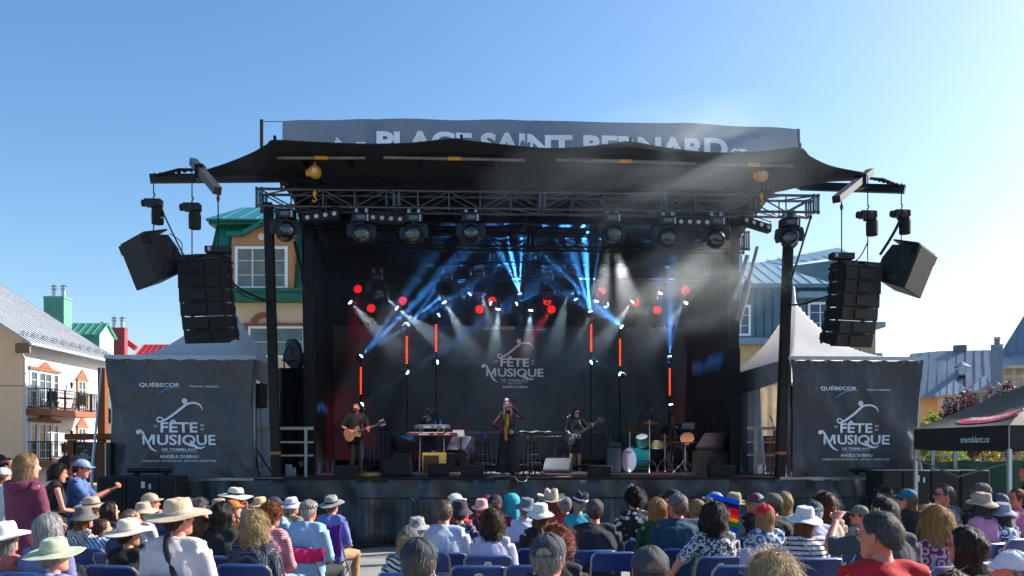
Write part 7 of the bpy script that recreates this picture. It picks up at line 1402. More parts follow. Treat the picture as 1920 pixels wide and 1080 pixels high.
ALLC = [
 # ---- left block, nearest rows first
 G(px=101, top=1008, s=300, label='person in a pale green wide brimmed hat with vent eyelets, nearest at the left, seated', fem=True, hs='under', hc=GREY, shirt=('#8f8fc0', G(pat='floral', c2='#4a4f93', ps=20)), hat_=('brim', '#a9b49c', G(bw=.20, band='#9aa68c')), yaw=-.35),
 G(px=8, top=978, s=255, label='person in a white sun hat with salmon shirt at the left edge, seated', fem=True, hs='underb', hc=GREY, shirt=('#b5655f',), hat_=('brim', '#cfd0cf', G(bw=.19)), yaw=-.3),
 G(px=90, top=963, s=258, label='person with a smooth silver white bob behind the pale green hat, seated', fem=True, hs=G(thick=.026, back=-.5, side=-.3, length=.12, flare=.1, front=.5), hc='#a6a5a4', shirt=('#6b6f9a',), yaw=-.2, nh=1500),
 G(px=333, top=934, s=268, label='man in a white shirt, black shoulder strap and big tan hat, seated', w=1.1, hs='under', hc=DBROWN, shirt=('#c7bfc2',), sleeve=1, hat_=('brim', '#b9a78c', G(bw=.205, band='#b5aea0')), yaw=-.5, collar=True, skin='red', extra=strap([(-.02, -.10, 1.13), (.0, -.16, 1.04), (.05, -.17, .9), (.12, -.17, .74)], .02)),
 G(px=240, top=972, s=236, label='person in a black tank top and cream hat with folded brim, seated', fem=True, hs='under', hc=DBROWN, shirt=('#0e0e10',), sleeve=0, hat_=('brim', '#cbc4b6', G(bw=.195, band='#bdb5a5')), yaw=-.4, skin='tan'),
 G(px=476, top=956, s=232, label='person with curly blonde hair in a navy dotted sweater, seated', fem=True, w=1.1, hs='curlybob', hc='#a48d66', shirt=('#1a2236', G(pat='dots', c2='#7f8796', ps=62)), sleeve=1, yaw=-.1, nh=1500, sticker=False),
 G(px=155, top=949, s=172, label='person in a charcoal hat with grey stripes and a zebra print top, seated', fem=True, hs='underl', hc='#8a4a22', shirt=('#d2d0cc', G(pat='zebra', c2='#101012', ps=16)), hat_=('bucket', '#3b3c40', G(pat='hstripe', c2='#8b8b8d', ps=34)), yaw=-.5, pitch=.1),
 G(px=171, top=931, s=155, label='person in a tan canvas hat with a brown band, seated', hs='under', hc=GREY, shirt=('#1b1c22',), hat_=('brim', '#a89f8a', G(band='#6a3a2a', bw=.195)), yaw=-.9),
 G(px=204, top=940, s=158, label='person with long straight dark brown hair, seated', fem=True, hs='long', hc='#2a1a17', shirt=('#1f2026',), yaw=-.4),
 G(px=190, top=972, s=178, label='person in a blue and white striped top partly hidden by the cream hat, seated', fem=True, hs='short', hc=BROWN, shirt=('#1e78b0', G(pat='dstripe', c2='#c2cfdd', ps=9)), yaw=-.6),
 G(px=243, top=954, s=196, label='person with short grey brown hair behind the cream hat, seated', hs='shortm', hc='#75655a', shirt=('#2a3a55',), yaw=-.5),
 G(px=280, top=923, s=148, label='person in a beige ball cap holding a hand to the mouth, seated', arms='chinR', hs='under', hc=DBROWN, shirt=('#1d3f70',), hat_=('cap', '#a89c86'), yaw=-1.0, skin='red'),
 G(px=268, top=941, s=150, label='person in a pale pink sun hat, seated', fem=True, hs='under', hc=GREY, shirt=('#b8b4c0',), hat_=('bucket', '#c0a796', G(bw=.165)), yaw=-.8),
 G(px=372, top=938, s=160, label='person with grey curls and a black sun visor, seated', hs='curly', hc='#77736f', shirt=('#18191d',), hat_=('visoronly', '#17181b'), yaw=-.9, fem=True),
 G(px=350, top=931, s=138, label='person with dark hair just behind the big tan hat, seated', hs='short', hc=BLACK, shirt=('#1a1b20',)),
 G(px=374, top=969, s=205, label='person with light brown hair turned right in a navy shirt, seated', fem=True, hs='bob', hc='#6e4c33', shirt=('#1c2850',), yaw=-1.1, arms='chinR'),
 G(px=416, top=941, s=205, label='person with a dark brown bob and dark sweater leaning a cheek on a hand, seated', fem=True, arms='chinR', hs=G(thick=.026, back=-.5, side=-.35, length=.10, flare=.08, front=.5), hc='#1d1413', shirt=('#151b20',), sleeve=1, yaw=-.5, nh=900),
 G(px=438, top=913, s=133, label='person in a white wide hat with thin black band, hand at the face, seated', fem=True, arms='chinR', hs='under', hc=GREY, shirt=('#8f95c0',), sleeve=1, hat_=('wide', '#cfc8bb', G(band='#15161a')), yaw=-1.0, pitch=.02, roll=.1),
 G(px=410, top=934, s=130, label='person in a cream straw hat below the white hat with black band, seated', fem=True, hs='under', hc=GREY, shirt=('#8f93a8',), hat_=('straw', '#bba888'), yaw=-.6),
 G(px=434, top=936, s=148, label='person in a white and orange ball cap, seated', hs='under', hc=DBROWN, shirt=('#1e2327',), hat_=('cap', '#c26a28', G(c2='#c2622a')), yaw=-1.0),
 G(px=487, top=931, s=133, label='person in a plain straw coloured sun hat, seated', fem=True, hs='under', hc=GREY, shirt=('#a8b0bd',), hat_=('straw', '#c0a780', G(band='#a88d62')), yaw=-.2),
 G(px=512, top=930, s=142, label='person in a plum ball cap and pale blue shirt, seated', hs='under', hc=BROWN, shirt=('#86a6c2',), hat_=('cap', '#332b44'), yaw=-.9),
 G(px=507, top=941, s=192, label='person with short wavy auburn hair in a pink striped sweater, seated', fem=True, w=1.0, hs='curly', hc='#80471f', shirt=('#c06a7c', G(pat='hstripe', c2='#d8a8ae', ps=13)), sleeve=1, yaw=-.3, nh=900, pants='#6e8fb0'),
 G(px=547, top=932, s=132, label='person in a white sun hat with a lilac ribbon, seated', fem=True, hs='under', hc=WHITEH, shirt=('#8d8672',), hat_=('bucket', '#cfcfd6', G(band='#8480a8', bw=.15)), yaw=-.3, pitch=.2),
 G(px=578, top=937, s=172, label='man in a black and white pinstriped flat cap and light blue sweater, seated', w=1.1, hs='under', hc=WHITEH, shirt=('#8fb8d4',), sleeve=1, hat_=('flatcap', '#1d1a1c', G(pat='vstripe', c2='#a9a39c', ps=22)), skin='red', pants='#1b1d22', turn=-.15),
 G(px=622, top=928, s=136, label='person in a grey woven hat, blue shirt and tan trousers, seated', w=1.05, hs='under', hc='#8a7358', shirt=('#6e77bd',), sleeve=1, hat_=('straw', '#8e8e8c', G(band='#17181c', bw=.178)), pants='#a17c5c', pitch=.22, turn=-.1),
 # ---- middle block
 G(px=785, top=1006, s=412, label='man in a big dark navy cap with brass buckle, nearest in the middle, seated', hs='shortm', hc='#5c5650', shirt=('#23262e',), hat_=('capback', '#1a2733', G(sc=1.03, bw='#35302e')), sticker=False, nh=2200, w=1.0),
 G(px=1030, top=998, s=400, label='man in a slate cap and red white striped collar, near the middle, seated', hs='shortm', hc='#8b857d', shirt=('#c4c4cc', G(pat='hstripe', c2='#a02535', ps=6)), hat_=('capback', '#2e2f3d', G(sc=1.03, bw='#8d7a66')), skin='red', nh=2200, roll=-.06, yaw=-.25, collar=True, w=.9),
 G(px=1217, top=1022, s=432, label='man in a dusty charcoal cap without visible hair, nearest right of centre, seated', hs='under', hc='#3a3533', shirt=('#23242a',), hat_=('cap', '#35343c', G(sc=1.03)), roll=.03, w=.9),
 G(px=1450, top=1045, s=428, label='person with frizzy pale blonde hair at the bottom edge, seated', fem=True, hs=G(thick=.036, curl=.012, wave=.12, fly=.02, sw=.8, front=.5, mess=.1), hc='#b39c78', shirt=('#40404a',), nh=3800, w=.9),
 G(px=1045, top=984, s=290, label='person with short auburn red hair behind the slate cap, seated', fem=True, hs='curly', hc='#7c3514', shirt=('#1f1d22',), nh=1600),
 G(px=765, top=987, s=258, label='person in a grey cap with blonde ponytail and black white striped top, seated', fem=True, hs='underl', hc='#a5895c', shirt=('#c9c7c2', G(pat='dstripe', c2='#131316', ps=9)), hat_=('capback', '#43474c', G(bw='#a98d5e')), yaw=-.2, nh=900),
 G(px=782, top=969, s=200, label='person in a spiral ribbed pale grey knitted hat and blue top, seated', fem=True, hs='under', hc=WHITEH, shirt=('#6d86a8',), hat_=('bucket', '#a1a2a5', G(pat='ring', c2='#6e7076', ps=40, bw=.125)), sc=None),
 G(px=832, top=937, s=194, label='man with short brown grey hair in a pale blue shirt, seated', w=1.05, hs='shortm', hc='#6b5a4b', shirt=('#a9b7cf',), sleeve=1, collar=True, sticker=False, yaw=.0, nh=1100),
 G(px=862, top=937, s=172, label='person in a drooping navy sun hat and dark floral blouse, seated', fem=True, hs='under', hc=BROWN, shirt=('#232748', G(pat='floral', c2='#8e8ca8', ps=22)), hat_=('bucket', '#171c2c'), yaw=-.2),
 G(px=852, top=924, s=143, label='person in a white cap with neck flap and red sleeveless top, seated', fem=True, hs='underb', hc='#b9b7b2', shirt=('#b3202e',), sleeve=.2, hat_=('cap', '#cdcbc8'), yaw=-.9, skin='tan'),
 G(px=923, top=953, s=203, label='person with curly brown hair in a white lilac blouse, seated', fem=True, w=1.05, hs='curlybob', hc='#3f2716', shirt=('#b8b2cf',), sleeve=.5, sticker=True, nh=1500, yaw=.1),
 G(px=903, top=935, s=140, label='person in a pale pink floppy hat, seated', fem=True, hs='under', hc=GREY, shirt=('#3a2a55', G(pat='floral', c2='#a8a0c8', ps=24)), hat_=('bucket', '#c79a9c', G(bw=.14)), yaw=.3),
 G(px=915, top=928, s=122, label='person in a red cap in front of the pink hat, seated', hs='under', hc=BROWN, shirt=('#a82a2a',), hat_=('cap', '#b4241f')),
 G(px=928, top=926, s=150, label='man in a navy cap with small stars and a maroon shirt, seated', w=1.15, hs='under', hc='#8a6a54', shirt=('#5a1022',), hat_=('capback', '#101c3a', G(bw='#a27055')), skin='red'),
 G(px=960, top=924, s=148, label='person with a turquoise towel draped over the head, seated', fem=True, hs=None, shirt=('#a99ab8', G(pat='floral', c2='#6a7fb0', ps=22)), hat_=('towel', '#159aa8'), yaw=.1),
 G(px=985, top=933, s=158, label='person in a slate blue wide sun hat and white shirt, seated', fem=True, hs='under', hc=GREY, shirt=('#b9bfd6',), hat_=('bucket', '#62687a', G(bw=.16)), yaw=.3, roll=.12),
 G(px=1013, top=943, s=180, label='person in a white bucket hat and black top, seated', fem=True, hs='underb', hc='#5a3a28', shirt=('#121215',), hat_=('bucket', '#c3c8c4', G(bw=.158)), yaw=.0),
 G(px=1033, top=914, s=150, label='person in a beige cowboy hat with turned up sides and a red scarf, seated', fem=True, hs='underb', hc='#7c4a26', shirt=('#a63025',), hat_=('cowboy', '#a99c8a', G(bw=.165)), pitch=.2),
 G(px=1060, top=930, s=138, label='person in a blue grey cap and royal blue shirt, seated', hs='under', hc=GREY, shirt=('#1546b0',), hat_=('cap', '#55647a')),
 G(px=1084, top=920, s=150, label='man in a tilted black fedora with a white band and turquoise shirt, seated', hs='under', hc='#a8a29a', shirt=('#1c8f9e',), hat_=('fedora', '#14161f', G(band='#cfcfd4', bw=.118)), roll=.22, skin='tan'),
 G(px=1115, top=934, s=186, label='broad man in a charcoal cap and navy t-shirt, seated', w=1.3, hs='shortm', hc='#4a3a30', shirt=('#10172a',), hat_=('cap', '#34333a'), skin='red', yaw=-.1),
 G(px=1191, top=912, s=152, label='person with black curls in a black top with white flowers, seated', fem=True, w=1.1, hs='curly', hc='#0c0b0d', shirt=('#0d0e12', G(pat='floral', c2='#b9bfc4', ps=13)), sleeve=.6, nh=900),
 G(px=1233, top=933, s=172, label='person with blonde hair and glasses pushed up, green and white top, seated', fem=True, hs='bob', hc='#a5763f', shirt=('#17462c',), yaw=.35, extra=gl(True, '#b9aa9a'), skin='fair'),
 G(px=1263, top=916, s=138, label='person in a black cap and red shirt looking left, seated', hs='under', hc=DBROWN, shirt=('#a32030',), hat_=('cap', '#14151c'), yaw=1.1, skin='red', extra=gl()),
 G(px=1272, top=925, s=180, label='heavy man in a grey cap and dark teal t-shirt, seated', w=1.45, hs='under', hc='#8a6e5a', shirt=('#0f3a50',), hat_=('capback', '#55555c', G(bw='#9a7058')), yaw=.35, skin='red', headsc=1.05),
 G(px=1308, top=936, s=150, label='person with a smooth honey blonde bob in a white top, seated', fem=True, hs='bob', hc='#a07c4c', shirt=('#a3aed0',), yaw=.3),
 G(px=1340, top=946, s=207, label='person with dark curls and grey white patterned dress, elbow over a chair, seated', fem=True, w=1.15, arms='backL', hs=G(thick=.045, back=-.5, side=-.3, length=.11, curl=.014, wave=.1, flare=.2, fly=.012, sw=1.4, front=.5), hc='#241916', shirt=('#b8b9be', G(pat='speck', c2='#26262c', ps=42)), sleeve=.45, sticker=True, nh=1700, yaw=-.25, skin='red'),
 G(px=1342, top=921, s=138, label='person in a pale blue cap beside the rainbow fan, seated', hs='under', hc=GREY, shirt=('#30485c',), hat_=('cap', '#7d93aa'), yaw=1.0, extra=gl()),
 G(px=1376, top=923, s=148, label='person in a tan sun hat behind the rainbow fan, seated', hs='under', hc=GREY, shirt=('#8a8570', G(pat='speck', c2='#56604a', ps=18)), hat_=('brim', '#93866a', G(bw=.165)), yaw=-.3),
 G(px=1418, top=923, s=148, label='person with a maroon bandana and sunglasses looking left, seated', hs='under', hc=WHITEH, shirt=('#15161b',), hat_=('beanie', '#5c2a38', G(c2='#8d8588', pat='halves')), yaw=1.15, extra=gl()),
 G(px=1450, top=923, s=168, label='person in an olive drab cap and dark jacket, seated', w=1.2, hs='under', hc=DGREY, shirt=('#1c1b1e',), sleeve=1, hat_=('cap', '#5c5647'), yaw=.6),
 G(px=1470, top=922, s=150, label='person with a light blonde bob behind the olive cap, seated', fem=True, hs='bob', hc='#a88c5c', shirt=('#232329',), yaw=-.2),
 G(px=1435, top=944, s=193, label='person in a bright red cap with blonde hair and blue lace vest, seated', fem=True, w=1.05, hs='underb', hc='#a98a5e', shirt=('#23507f', G(pat='circles', c2='#a9bccb', ps=9)), sleeve=.8, hat_=('capback', '#c01420', G(bw='#a98a5e')), nh=900),
 # ---- right block
 G(px=1509, top=949, s=213, label='person in a white bucket hat with black eyelets and a striped shirt, seated', fem=True, hs='underb', hc='#7a4626', shirt=('#c9c4d0', G(pat='hstripe', c2='#17171d', ps=7)), sleeve=.6, hat_=('bucket', '#cdccd0', G(bw=.165)), yaw=-.1, extra=strap([(-.10, -.08, 1.07), (-.04, -.15, .98), (.06, -.165, .84), (.14, -.15, .7)], .017), w=1.05, nh=900),
 G(px=1527, top=938, s=178, label='person in a quilted slate cap with white hair, seated', hs='under', hc='#c5c5c8', shirt=('#a8abc8',), hat_=('capback', '#3c424f', G(bw='#b9b6b4')), yaw=-.2),
 G(px=1549, top=922, s=170, label='person with long auburn curls tied with a red scrunchie, seated', fem=True, hs='curlyl', hc='#55250f', shirt=('#b99c86',), yaw=-.2, nh=1500, buns=('#a01528', (.02, -.06, .10), (.05, .03, .03)), sleeve=.2),
 G(px=1613, top=946, s=165, label='person in an olive cap looking left with hand on the cheek, seated', hs='under', hc=DBROWN, shirt=('#6c7480',), hat_=('cap', '#5d6458'), yaw=1.2, skin='red', extra=gl()),
 G(px=1659, top=931, s=252, label='man with thick dark brown hair and a grey t-shirt, elbow raised, seated', w=1.1, arms='upL', hs='short', hc='#2b211c', shirt=('#3f404a',), yaw=.3, nh=1700, skin='red'),
 G(px=1655, top=957, s=380, label='man in a plain red t-shirt with short grey hair and glasses, seated', w=1.15, hs='shortm', hc='#4a4a4c', shirt=('#b00e1c',), yaw=.6, pitch=.05, nh=3600, skin='red', extra=gl(False, '#94806f'), sc=None),
 G(px=1660, top=909, s=125, label='man in a black cap facing the stage near the right speakers, seated', hs='under', hc='#7a5a48', shirt=('#14203c',), hat_=('capback', '#131418', G(bw='#8a6a55')), skin='red'),
 G(px=1703, top=915, s=150, label='person in a teal cap and sunglasses looking left in a black top, seated', fem=True, hs='underb', hc='#6d5030', shirt=('#0f1214',), hat_=('cap', '#0d5c74'), yaw=1.2, skin='red', extra=gl()),
 G(px=1773, top=907, s=150, label='person with cropped grey brown hair and sunglasses in a patterned top, seated', fem=True, hs='shortm', hc='#5a4f49', shirt=('#33363f', G(pat='speck', c2='#8b8f97', ps=38)), yaw=1.0, skin='red', extra=gl(), nh=900),
 G(px=1841, top=904, s=150, label='person in a grey brown cap at the back right looking left, seated', hs='under', hc='#6d5a4a', shirt=('#2a2b30',), hat_=('cap', '#504b48'), yaw=1.1, skin='red'),
 G(px=1842, top=923, s=163, label='person in a beige bucket hat with long grey hair and a pink t-shirt, seated', fem=True, w=1.1, hs='underl', hc='#3b3536', shirt=('#c07fa6',), hat_=('bucket', '#a3907e', G(bw=.158)), sticker=True, nh=900),
 G(px=1756, top=953, s=238, label='person with very long blonde curls in a magenta patterned top, seated', fem=True, w=1.05, hs=G(thick=.035, back=-.4, side=-.3, length=.36, curl=.013, wave=.13, flare=.18, fly=.012, sw=1.2, front=.5, mess=.1), hc='#ac8350', shirt=('#b9a2b0', G(pat='circles', c2='#7a1450', ps=11)), nh=2600, yaw=.2),
 G(px=1815, top=989, s=325, label='person with shoulder length brown hair and pink glasses in a black top, seated', fem=True, hs=G(thick=.024, back=-.5, side=-.3, length=.17, flare=.08, front=.6, wave=.05), hc='#2e1c13', shirt=('#121216',), yaw=.7, nh=2800, extra=gl(False, '#a03040'), skin='red'),
 G(px=1876, top=924, s=150, label='person in a slate blue ball cap by the right edge, seated', hs='under', hc=DGREY, shirt=('#33405e',), hat_=('cap', '#4c5468'), yaw=-.3),
 G(px=1881, top=942, s=163, label='person in a light grey blue bucket hat and blue patterned dress, seated', fem=True, hs='underl', hc='#3c2c26', shirt=('#b6bfd2', G(pat='circles', c2='#1d2c5e', ps=10)), hat_=('bucket', '#8794a8', G(bw=.148)), roll=-.1),
 G(px=1908, top=915, s=148, label='person with brown hair and pink sunglasses at the right edge, seated', hs='short', hc='#5c3420', shirt=('#b8688c',), yaw=1.1, skin='red', extra=gl(False, '#b07080')),
 G(px=1902, top=1029, s=370, label='person in a white ball cap entering the right edge, looking left, seated', hs='under', hc=GREY, shirt=('#a01824',), hat_=('cap', '#c9cbd2'), yaw=1.3, skin='red'),
 G(px=1789, top=1072, s=470, label='person with straight brown hair barely showing at the bottom edge, seated', fem=True, hs='bob', hc='#5e3c22', shirt=('#2a2a30',), nh=2200),
]
for d in ALLC:
    d.pop('sc', None); C(**d)
# empty chairs in the middle aisle rows
for (px, py, s, lb, stk) in ((899, 1061, 250, 'empty blue folding chair with a round sticker at the bottom centre', True), (1000, 1060, 252, 'empty blue folding chair left of the slate cap man', False), (1385, 1060, 250, 'empty blue folding chair right of centre beside the frizzy blonde hair', False), (1150, 1036, 200, 'empty blue folding chair behind the broad man in navy', False), (1845, 985, 165, 'empty blue folding chair with sticker at the right behind the pink t-shirt', True), (1712, 968, 150, 'empty blue folding chair right of the teal cap', False), (1905, 1002, 180, 'empty blue folding chair at the right edge', False), (800, 1035, 205, 'empty blue folding chair left of the lilac blouse', False), (446, 1045, 232, 'empty blue folding chair behind the navy dotted sweater', False)):
    Y = FPX / s; X = (px - 960) / s; Zt = CZ - (py - HY) / s; put_chair(X, Y + .25, min(max(Zt - .84, ground_z(X, Y)), ground_z(X, Y) + .08), facing(X, Y), lb, stk)
# rainbow fan
o = P(1366, 990, FPX / 205); t = thing('rainbow_fan', 'folded rainbow striped fan held up beside the dark curls', 'fan', o, group=None)
cols = ['#1f78e0', '#4a2f5e', '#d01848', '#e8281a', '#e8b010', '#1f9a3c', '#1460c0']
for k, c in enumerate(cols):
    m = MB(); f0, f1 = k / 7, (k + 1) / 7; A = lambda f: (-.01 + .0 * f, .14 * 1 - .0) ; L = lambda f: Vector((-.176 + .2 * f, .06, .32 - .35 * f)); Rr = lambda f: Vector((.088, -.02, .254 - .294 * f)); m.sheet(lambda a, b: (L(f0 + (f1 - f0) * b).lerp(Rr(f0 + (f1 - f0) * b), a) + Vector((0, .006 * math.sin((f0 + (f1 - f0) * b) * 60), 0))), 2, 4, .006, (0, 1, 0)); m.build('stripe', M(c, .5, var=.05, trans=.5), t, smooth=False)
MB().beam((.09, -.02, .254), (.09, -.02, -.12), .008).build('stick', M('#2f4f8f', .5), t)
# coloured garments hung over chair backs
def over_chair(name, lab, px, py, s, w_, h_, col, bulge=.03, back=-.27):
    Y = FPX / s; o = P(px, py, Y + back); t = MB(); t.sheet(lambda a, b: (-w_ / 2 + w_ * a, -.02 - bulge * math.sin(b * 3.1) + .008 * math.sin(a * 25 + b * 3), -h_ * b + .01 * math.sin(a * 9)), 24, 12, .012, (0, 1, 0)); t.sheet(lambda a, b: (-w_ / 2 + w_ * a, .0 + .06 * b, .0 - h_ * .4 * b), 10, 4, .012, (0, 1, 0)); m = t.build(name, M(col, .8, bump=.4, bscale=60, var=.1), None); m.location = o; return tag(m, lab, 'garment')
over_chair('jacket', 'magenta jacket tucked through the back of the pinstripe cap man chair', 576, 1029, 178, .36, .14, '#a80d5e'); over_chair('jacket', 'purple quilted jacket hanging over the chair of the person in the grey woven hat', 622, 985, 140, .26, .42, '#5a0e86', .05)
over_chair('shawl', 'pale lilac shawl draped over the chair in front of the red cap', 1430, 1030, 212, .42, .18, '#a99bb0', .05)
# ---------------------------------------------------------------- people standing at the left
def Cst(px, top, s, label, p, key, rz=0.0, head=(0, 0, 0), hat_=None, ex=.012, extra=None, **kw):
    Y = FPX / s; X = (px - 960) / s; Zt = CZ - (top - HY) / s; nom = 1.71 + ex; g_ = ground_z(X, Y); sc = (Zt - g_) / nom; print('STAND', px, round(sc, 2)); sc = min(1.13, max(.86, sc))
    t, HM = person((X, Y, Zt - sc * nom), rz, p, key, label, head=head, sc=sc, group='people standing at the left', **kw)
    if hat_: hat(t, HM, *hat_[:2], seed=int(px), **(hat_[2] if len(hat_) > 2 else {}))
    if extra: extra(t, HM, p)
    return t
pf = stand_pose(1.0, True); pf['elL'] = pf['shL'] + V3(-.05, .05, -.28); pf['wrL'] = pf['shL'] + V3(.06, .24, -.34); pf['elR'] = pf['shR'] + V3(.05, .05, -.28); pf['wrR'] = pf['shR'] + V3(-.05, .26, -.34)
Cst(47, 849, 195, 'person with straight blonde hair in a maroon hoodie and green shorts, standing at the left', pf, 'hoodie', -.35, head=(-.5, 0, 0), hs=G(thick=.02, back=-.4, side=-.3, length=.16, flare=.05, front=.6, wave=.02), hc='#9a7a55', shirt=('#6a2a48',), sleeve=1, hemlow=.16, pants='#0c4a34', plen=.34, nh=1800, seed=4, cname='hoodie', extra=lambda t, HM, p: nm(*(lambda m: (m.v, m.f))(MB().tube([(-.12, -.0, 1.44), (-.10, -.10, 1.42), (0, -.135, 1.39), (.10, -.10, 1.42), (.12, 0, 1.44)], [(.035, .045), (.045, .05), (.05, .055), (.045, .05), (.035, .045)], 12)), 'hood', M('#6a2a48', .85, var=.07, bump=.25), t))
pr = stand_pose(1.0, False); 
for K, s_ in (('L', -1), ('R', 1)): pr['el' + K] = pr['sh' + K] + V3(s_ * .04, .17, -.20); pr['wr' + K] = pr['sh' + K] + V3(-s_ * .09, .42, -.06); pr['hf' + K] = V3(-s_ * .3, 1, .35); pr['hn' + K] = V3(0, -.4, 1); pr['hc' + K] = .9
Cst(148, 860, 140, 'man in a light grey cap and blue floral t-shirt holding a phone up, standing', pr, 'phone', R(-75), head=(.05, -.12, 0), hs='under', hc=DBROWN, shirt=('#3f6aa8', G(pat='floral', c2='#6b3a58', ps=14)), pants='#23262e', hat_=('cap', '#7f93a6'), ex=.02, skin='red', collar=True, seed=6)
pw = stand_pose(.95, True); pw['elR'] = pw['shR'] + V3(.05, .06, -.27); pw['wrR'] = pw['shR'] + V3(-.06, .26, -.30); pw['elL'] = pw['shL'] + V3(-.05, .06, -.27); pw['wrL'] = pw['shL'] + V3(.06, .26, -.30)
Cst(104, 870, 145, 'person in a black tank top with dark hair tied up and an olive strap, standing', pw, 'tank', R(-50), head=(-.3, -.15, 0), hs=G(thick=.026, back=-.5, side=-.2, curl=.010, wave=.1, fly=.012, front=.5, length=.05, flare=.1), hc='#1d1310', shirt=('#101014',), sleeve=0, pants='#1c1c22', skin='red', nh=900, seed=7, extra=strap([(.12, .02, 1.44), (.10, -.09, 1.41), (.03, -.13, 1.28), (-.08, -.13, 1.1)], .018, '#5b5a3e'))
Cst(126, 857, 138, 'person with dark hair in a loose knot, standing behind the man with the phone', pw, 'tank', R(-60), head=(-.3, -.05, 0), hs='curly', hc='#17100e', shirt=('#1a2030',), sleeve=.3, pants='#1c1c22', skin='red', seed=8)
Cst(119, 884, 126, 'person in a plain white ball cap beside the black tank top, standing', stand_pose(), 'st', R(-70), head=(-.2, -.1, 0), hs='under', hc=BROWN, shirt=('#1c1d24',), pants='#20222a', hat_=('cap', '#c8c6be'), ex=.02, skin='tan', seed=9)
Cst(12, 858, 136, 'man with short dark hair in a pale shirt looking right, standing at the left edge', stand_pose(), 'st', R(-50), head=(-.4, 0, 0), hs='shortm', hc='#17130f', shirt=('#b9c2d0',), pants='#20222a', skin='red', seed=10)
Cst(-4, 852, 120, 'person with black hair cut off by the left edge, standing', stand_pose(), 'st', R(-40), hs='short', hc='#120f10', shirt=('#8a2a2a',), seed=11)
Cst(3, 876, 150, 'person in a patterned white cap at the left edge, standing', stand_pose(), 'st', R(-30), hs='under', hc=BROWN, shirt=('#b9bcc6',), hat_=('cap', '#c2c8d2', G(pat='floral', c2='#4a5a7a', ps=60)), ex=.02, seed=12)
# crew member at the right edge under the canopy
Cst(1928, 872, 118, 'person in a black shirt standing under the canopy tent at the right edge', stand_pose(), 'st', R(60), head=(.2, 0, 0), hs='short', hc=BLACK, shirt=('#0e0f12',), pants='#16171b', skin='red', seed=13)
# ---------------------------------------------------------------- the band on stage
def stage_person(px_, v, z, sc, p, key, label, rz=math.pi, **kw):
    return person(S(su(px_, v), v, z), YAW + rz, p, key, label, sc=sc, vox=.012, face=True, group='band on stage', **kw)
# singer
p = stand_pose(.95, True); p['elR'] = V3(.34, -.04, 1.16); p['wrR'] = V3(.19, .17, 1.08); p['hfR'] = V3(-.8, .3, -.5); p['hnR'] = V3(0, .3, 1); p['hcR'] = .5
p['elL'] = V3(-.385, .06, 1.31); p['wrL'] = V3(-.165, .06, 1.53); p['hfL'] = V3(.5, .1, .8); p['hnL'] = V3(1, 0, 0); p['hcL'] = .7
t, HM = stage_person(952, 1.75, FZ, .985, p, 'singer', 'singer in a black strappy dress and long gloves, one hand at her ear', skin='brown', head=(-.05, .10, .08), hs=G(thick=.014, back=-.4, side=-.1, front=.75, length=.22, lmax=2.3, flare=.05, mess=.12, sw=1.3), hc='#6d6678', shirt=('#0b0b0e',), sleeve=0, pants=None, nh=700, seed=21, hemlow=.13, cname='dress_top', buns=('#8d8796', (.0, -.01, .15), (.055, .06, .055)))
w_ = MB(); w_.tube([(0, 0, 1.10), (0, 0, .95), (0, 0, .8)], [(.13, .105), (.175, .13), (.19, .14)], 20)
for s in (-1, 1): w_.tube([(s * .08, 0, .88), (s * .10, .01, .5), (s * .13, .01, .06)], [(.10, .11), (.12, .12), (.165, .15)], 18)
co, fs = remesh(w_, .014, .014, 4, 5.0); nm(co, fs, 'wide_trousers', M('#0a0a0d', .6, var=.2, bump=.3), t)
for K in 'LR': g = MB(); arm(g, dict(p), K, .006, 1.0); a, b, c = p['sh' + K], p['el' + K], p['wr' + K]; g = MB(); g.tube([b + (a - b) * .18, b, b.lerp(c, .3), b.lerp(c, .75), c.lerp(b, -.02)], [.044, .043, .044, .035, .031], 12); nm(g.v, g.f, 'glove', M('#0b0b0e', .45), t)
g = MB(); [g.tube([p['che'] + V3(s * .07, .12, .0), p['uch'] + V3(s * .085, .085, .02), p['uch'] + V3(s * .09, .0, .05), p['che'] + V3(s * .08, -.12, .02)], .008, 6) for s in (-1, 1)]; nm(g.v, g.f, 'strap', M('#0b0b0e', .6), t)
g = MB(); g.lathe([(.03, -.005), (.042, -.005), (.042, .005), (.03, .005), (.03, -.005)], n=18, caps=False); g2 = [(a_[0] - .08, a_[2] + .165, a_[1] + 1.0) for a_ in g.v]; nm(g2, g.f, 'belt_ring', M('#c9ccd0', .2, .9), t)
# guitarist
p = stand_pose(1.08, False); p['elR'] = V3(.35, .02, 1.15); p['wrR'] = V3(.13, .235, 1.03); p['hfR'] = V3(-1, .25, -.3); p['hnR'] = V3(0, -1, 0); p['hcR'] = .6
p['elL'] = V3(-.30, .09, 1.13); p['wrL'] = V3(-.33, .29, 1.03); p['hfL'] = V3(-.1, .15, 1); p['hnL'] = V3(.1, -1, .2); p['hcL'] = .9
t, HM = stage_person(668, 3.2, FZ, 1.0, p, 'guitarist', 'guitarist in a black t-shirt with his head thrown back, playing an electric guitar', skin='red', head=(-.35, .52, 0), hs='shortm', hc='#2a1a14', shirt=('#0c0c0f',), sleeve=.5, pants='#0d0d11', nh=700, seed=22, hemlow=.14, beard='#3a251c')
tq = M('#7a1420', .6); g = MB(); g.tube(catmull([(-.22, .20, 1.02), (-.12, .15, 1.25), (-.10, .06, 1.43), (-.02, -.11, 1.40), (.16, -.14, 1.15), (.26, .10, .98)], 30), [(.022, .004)] * 31, 6); nm(g.v, g.f, 'guitar_strap', tq, t)
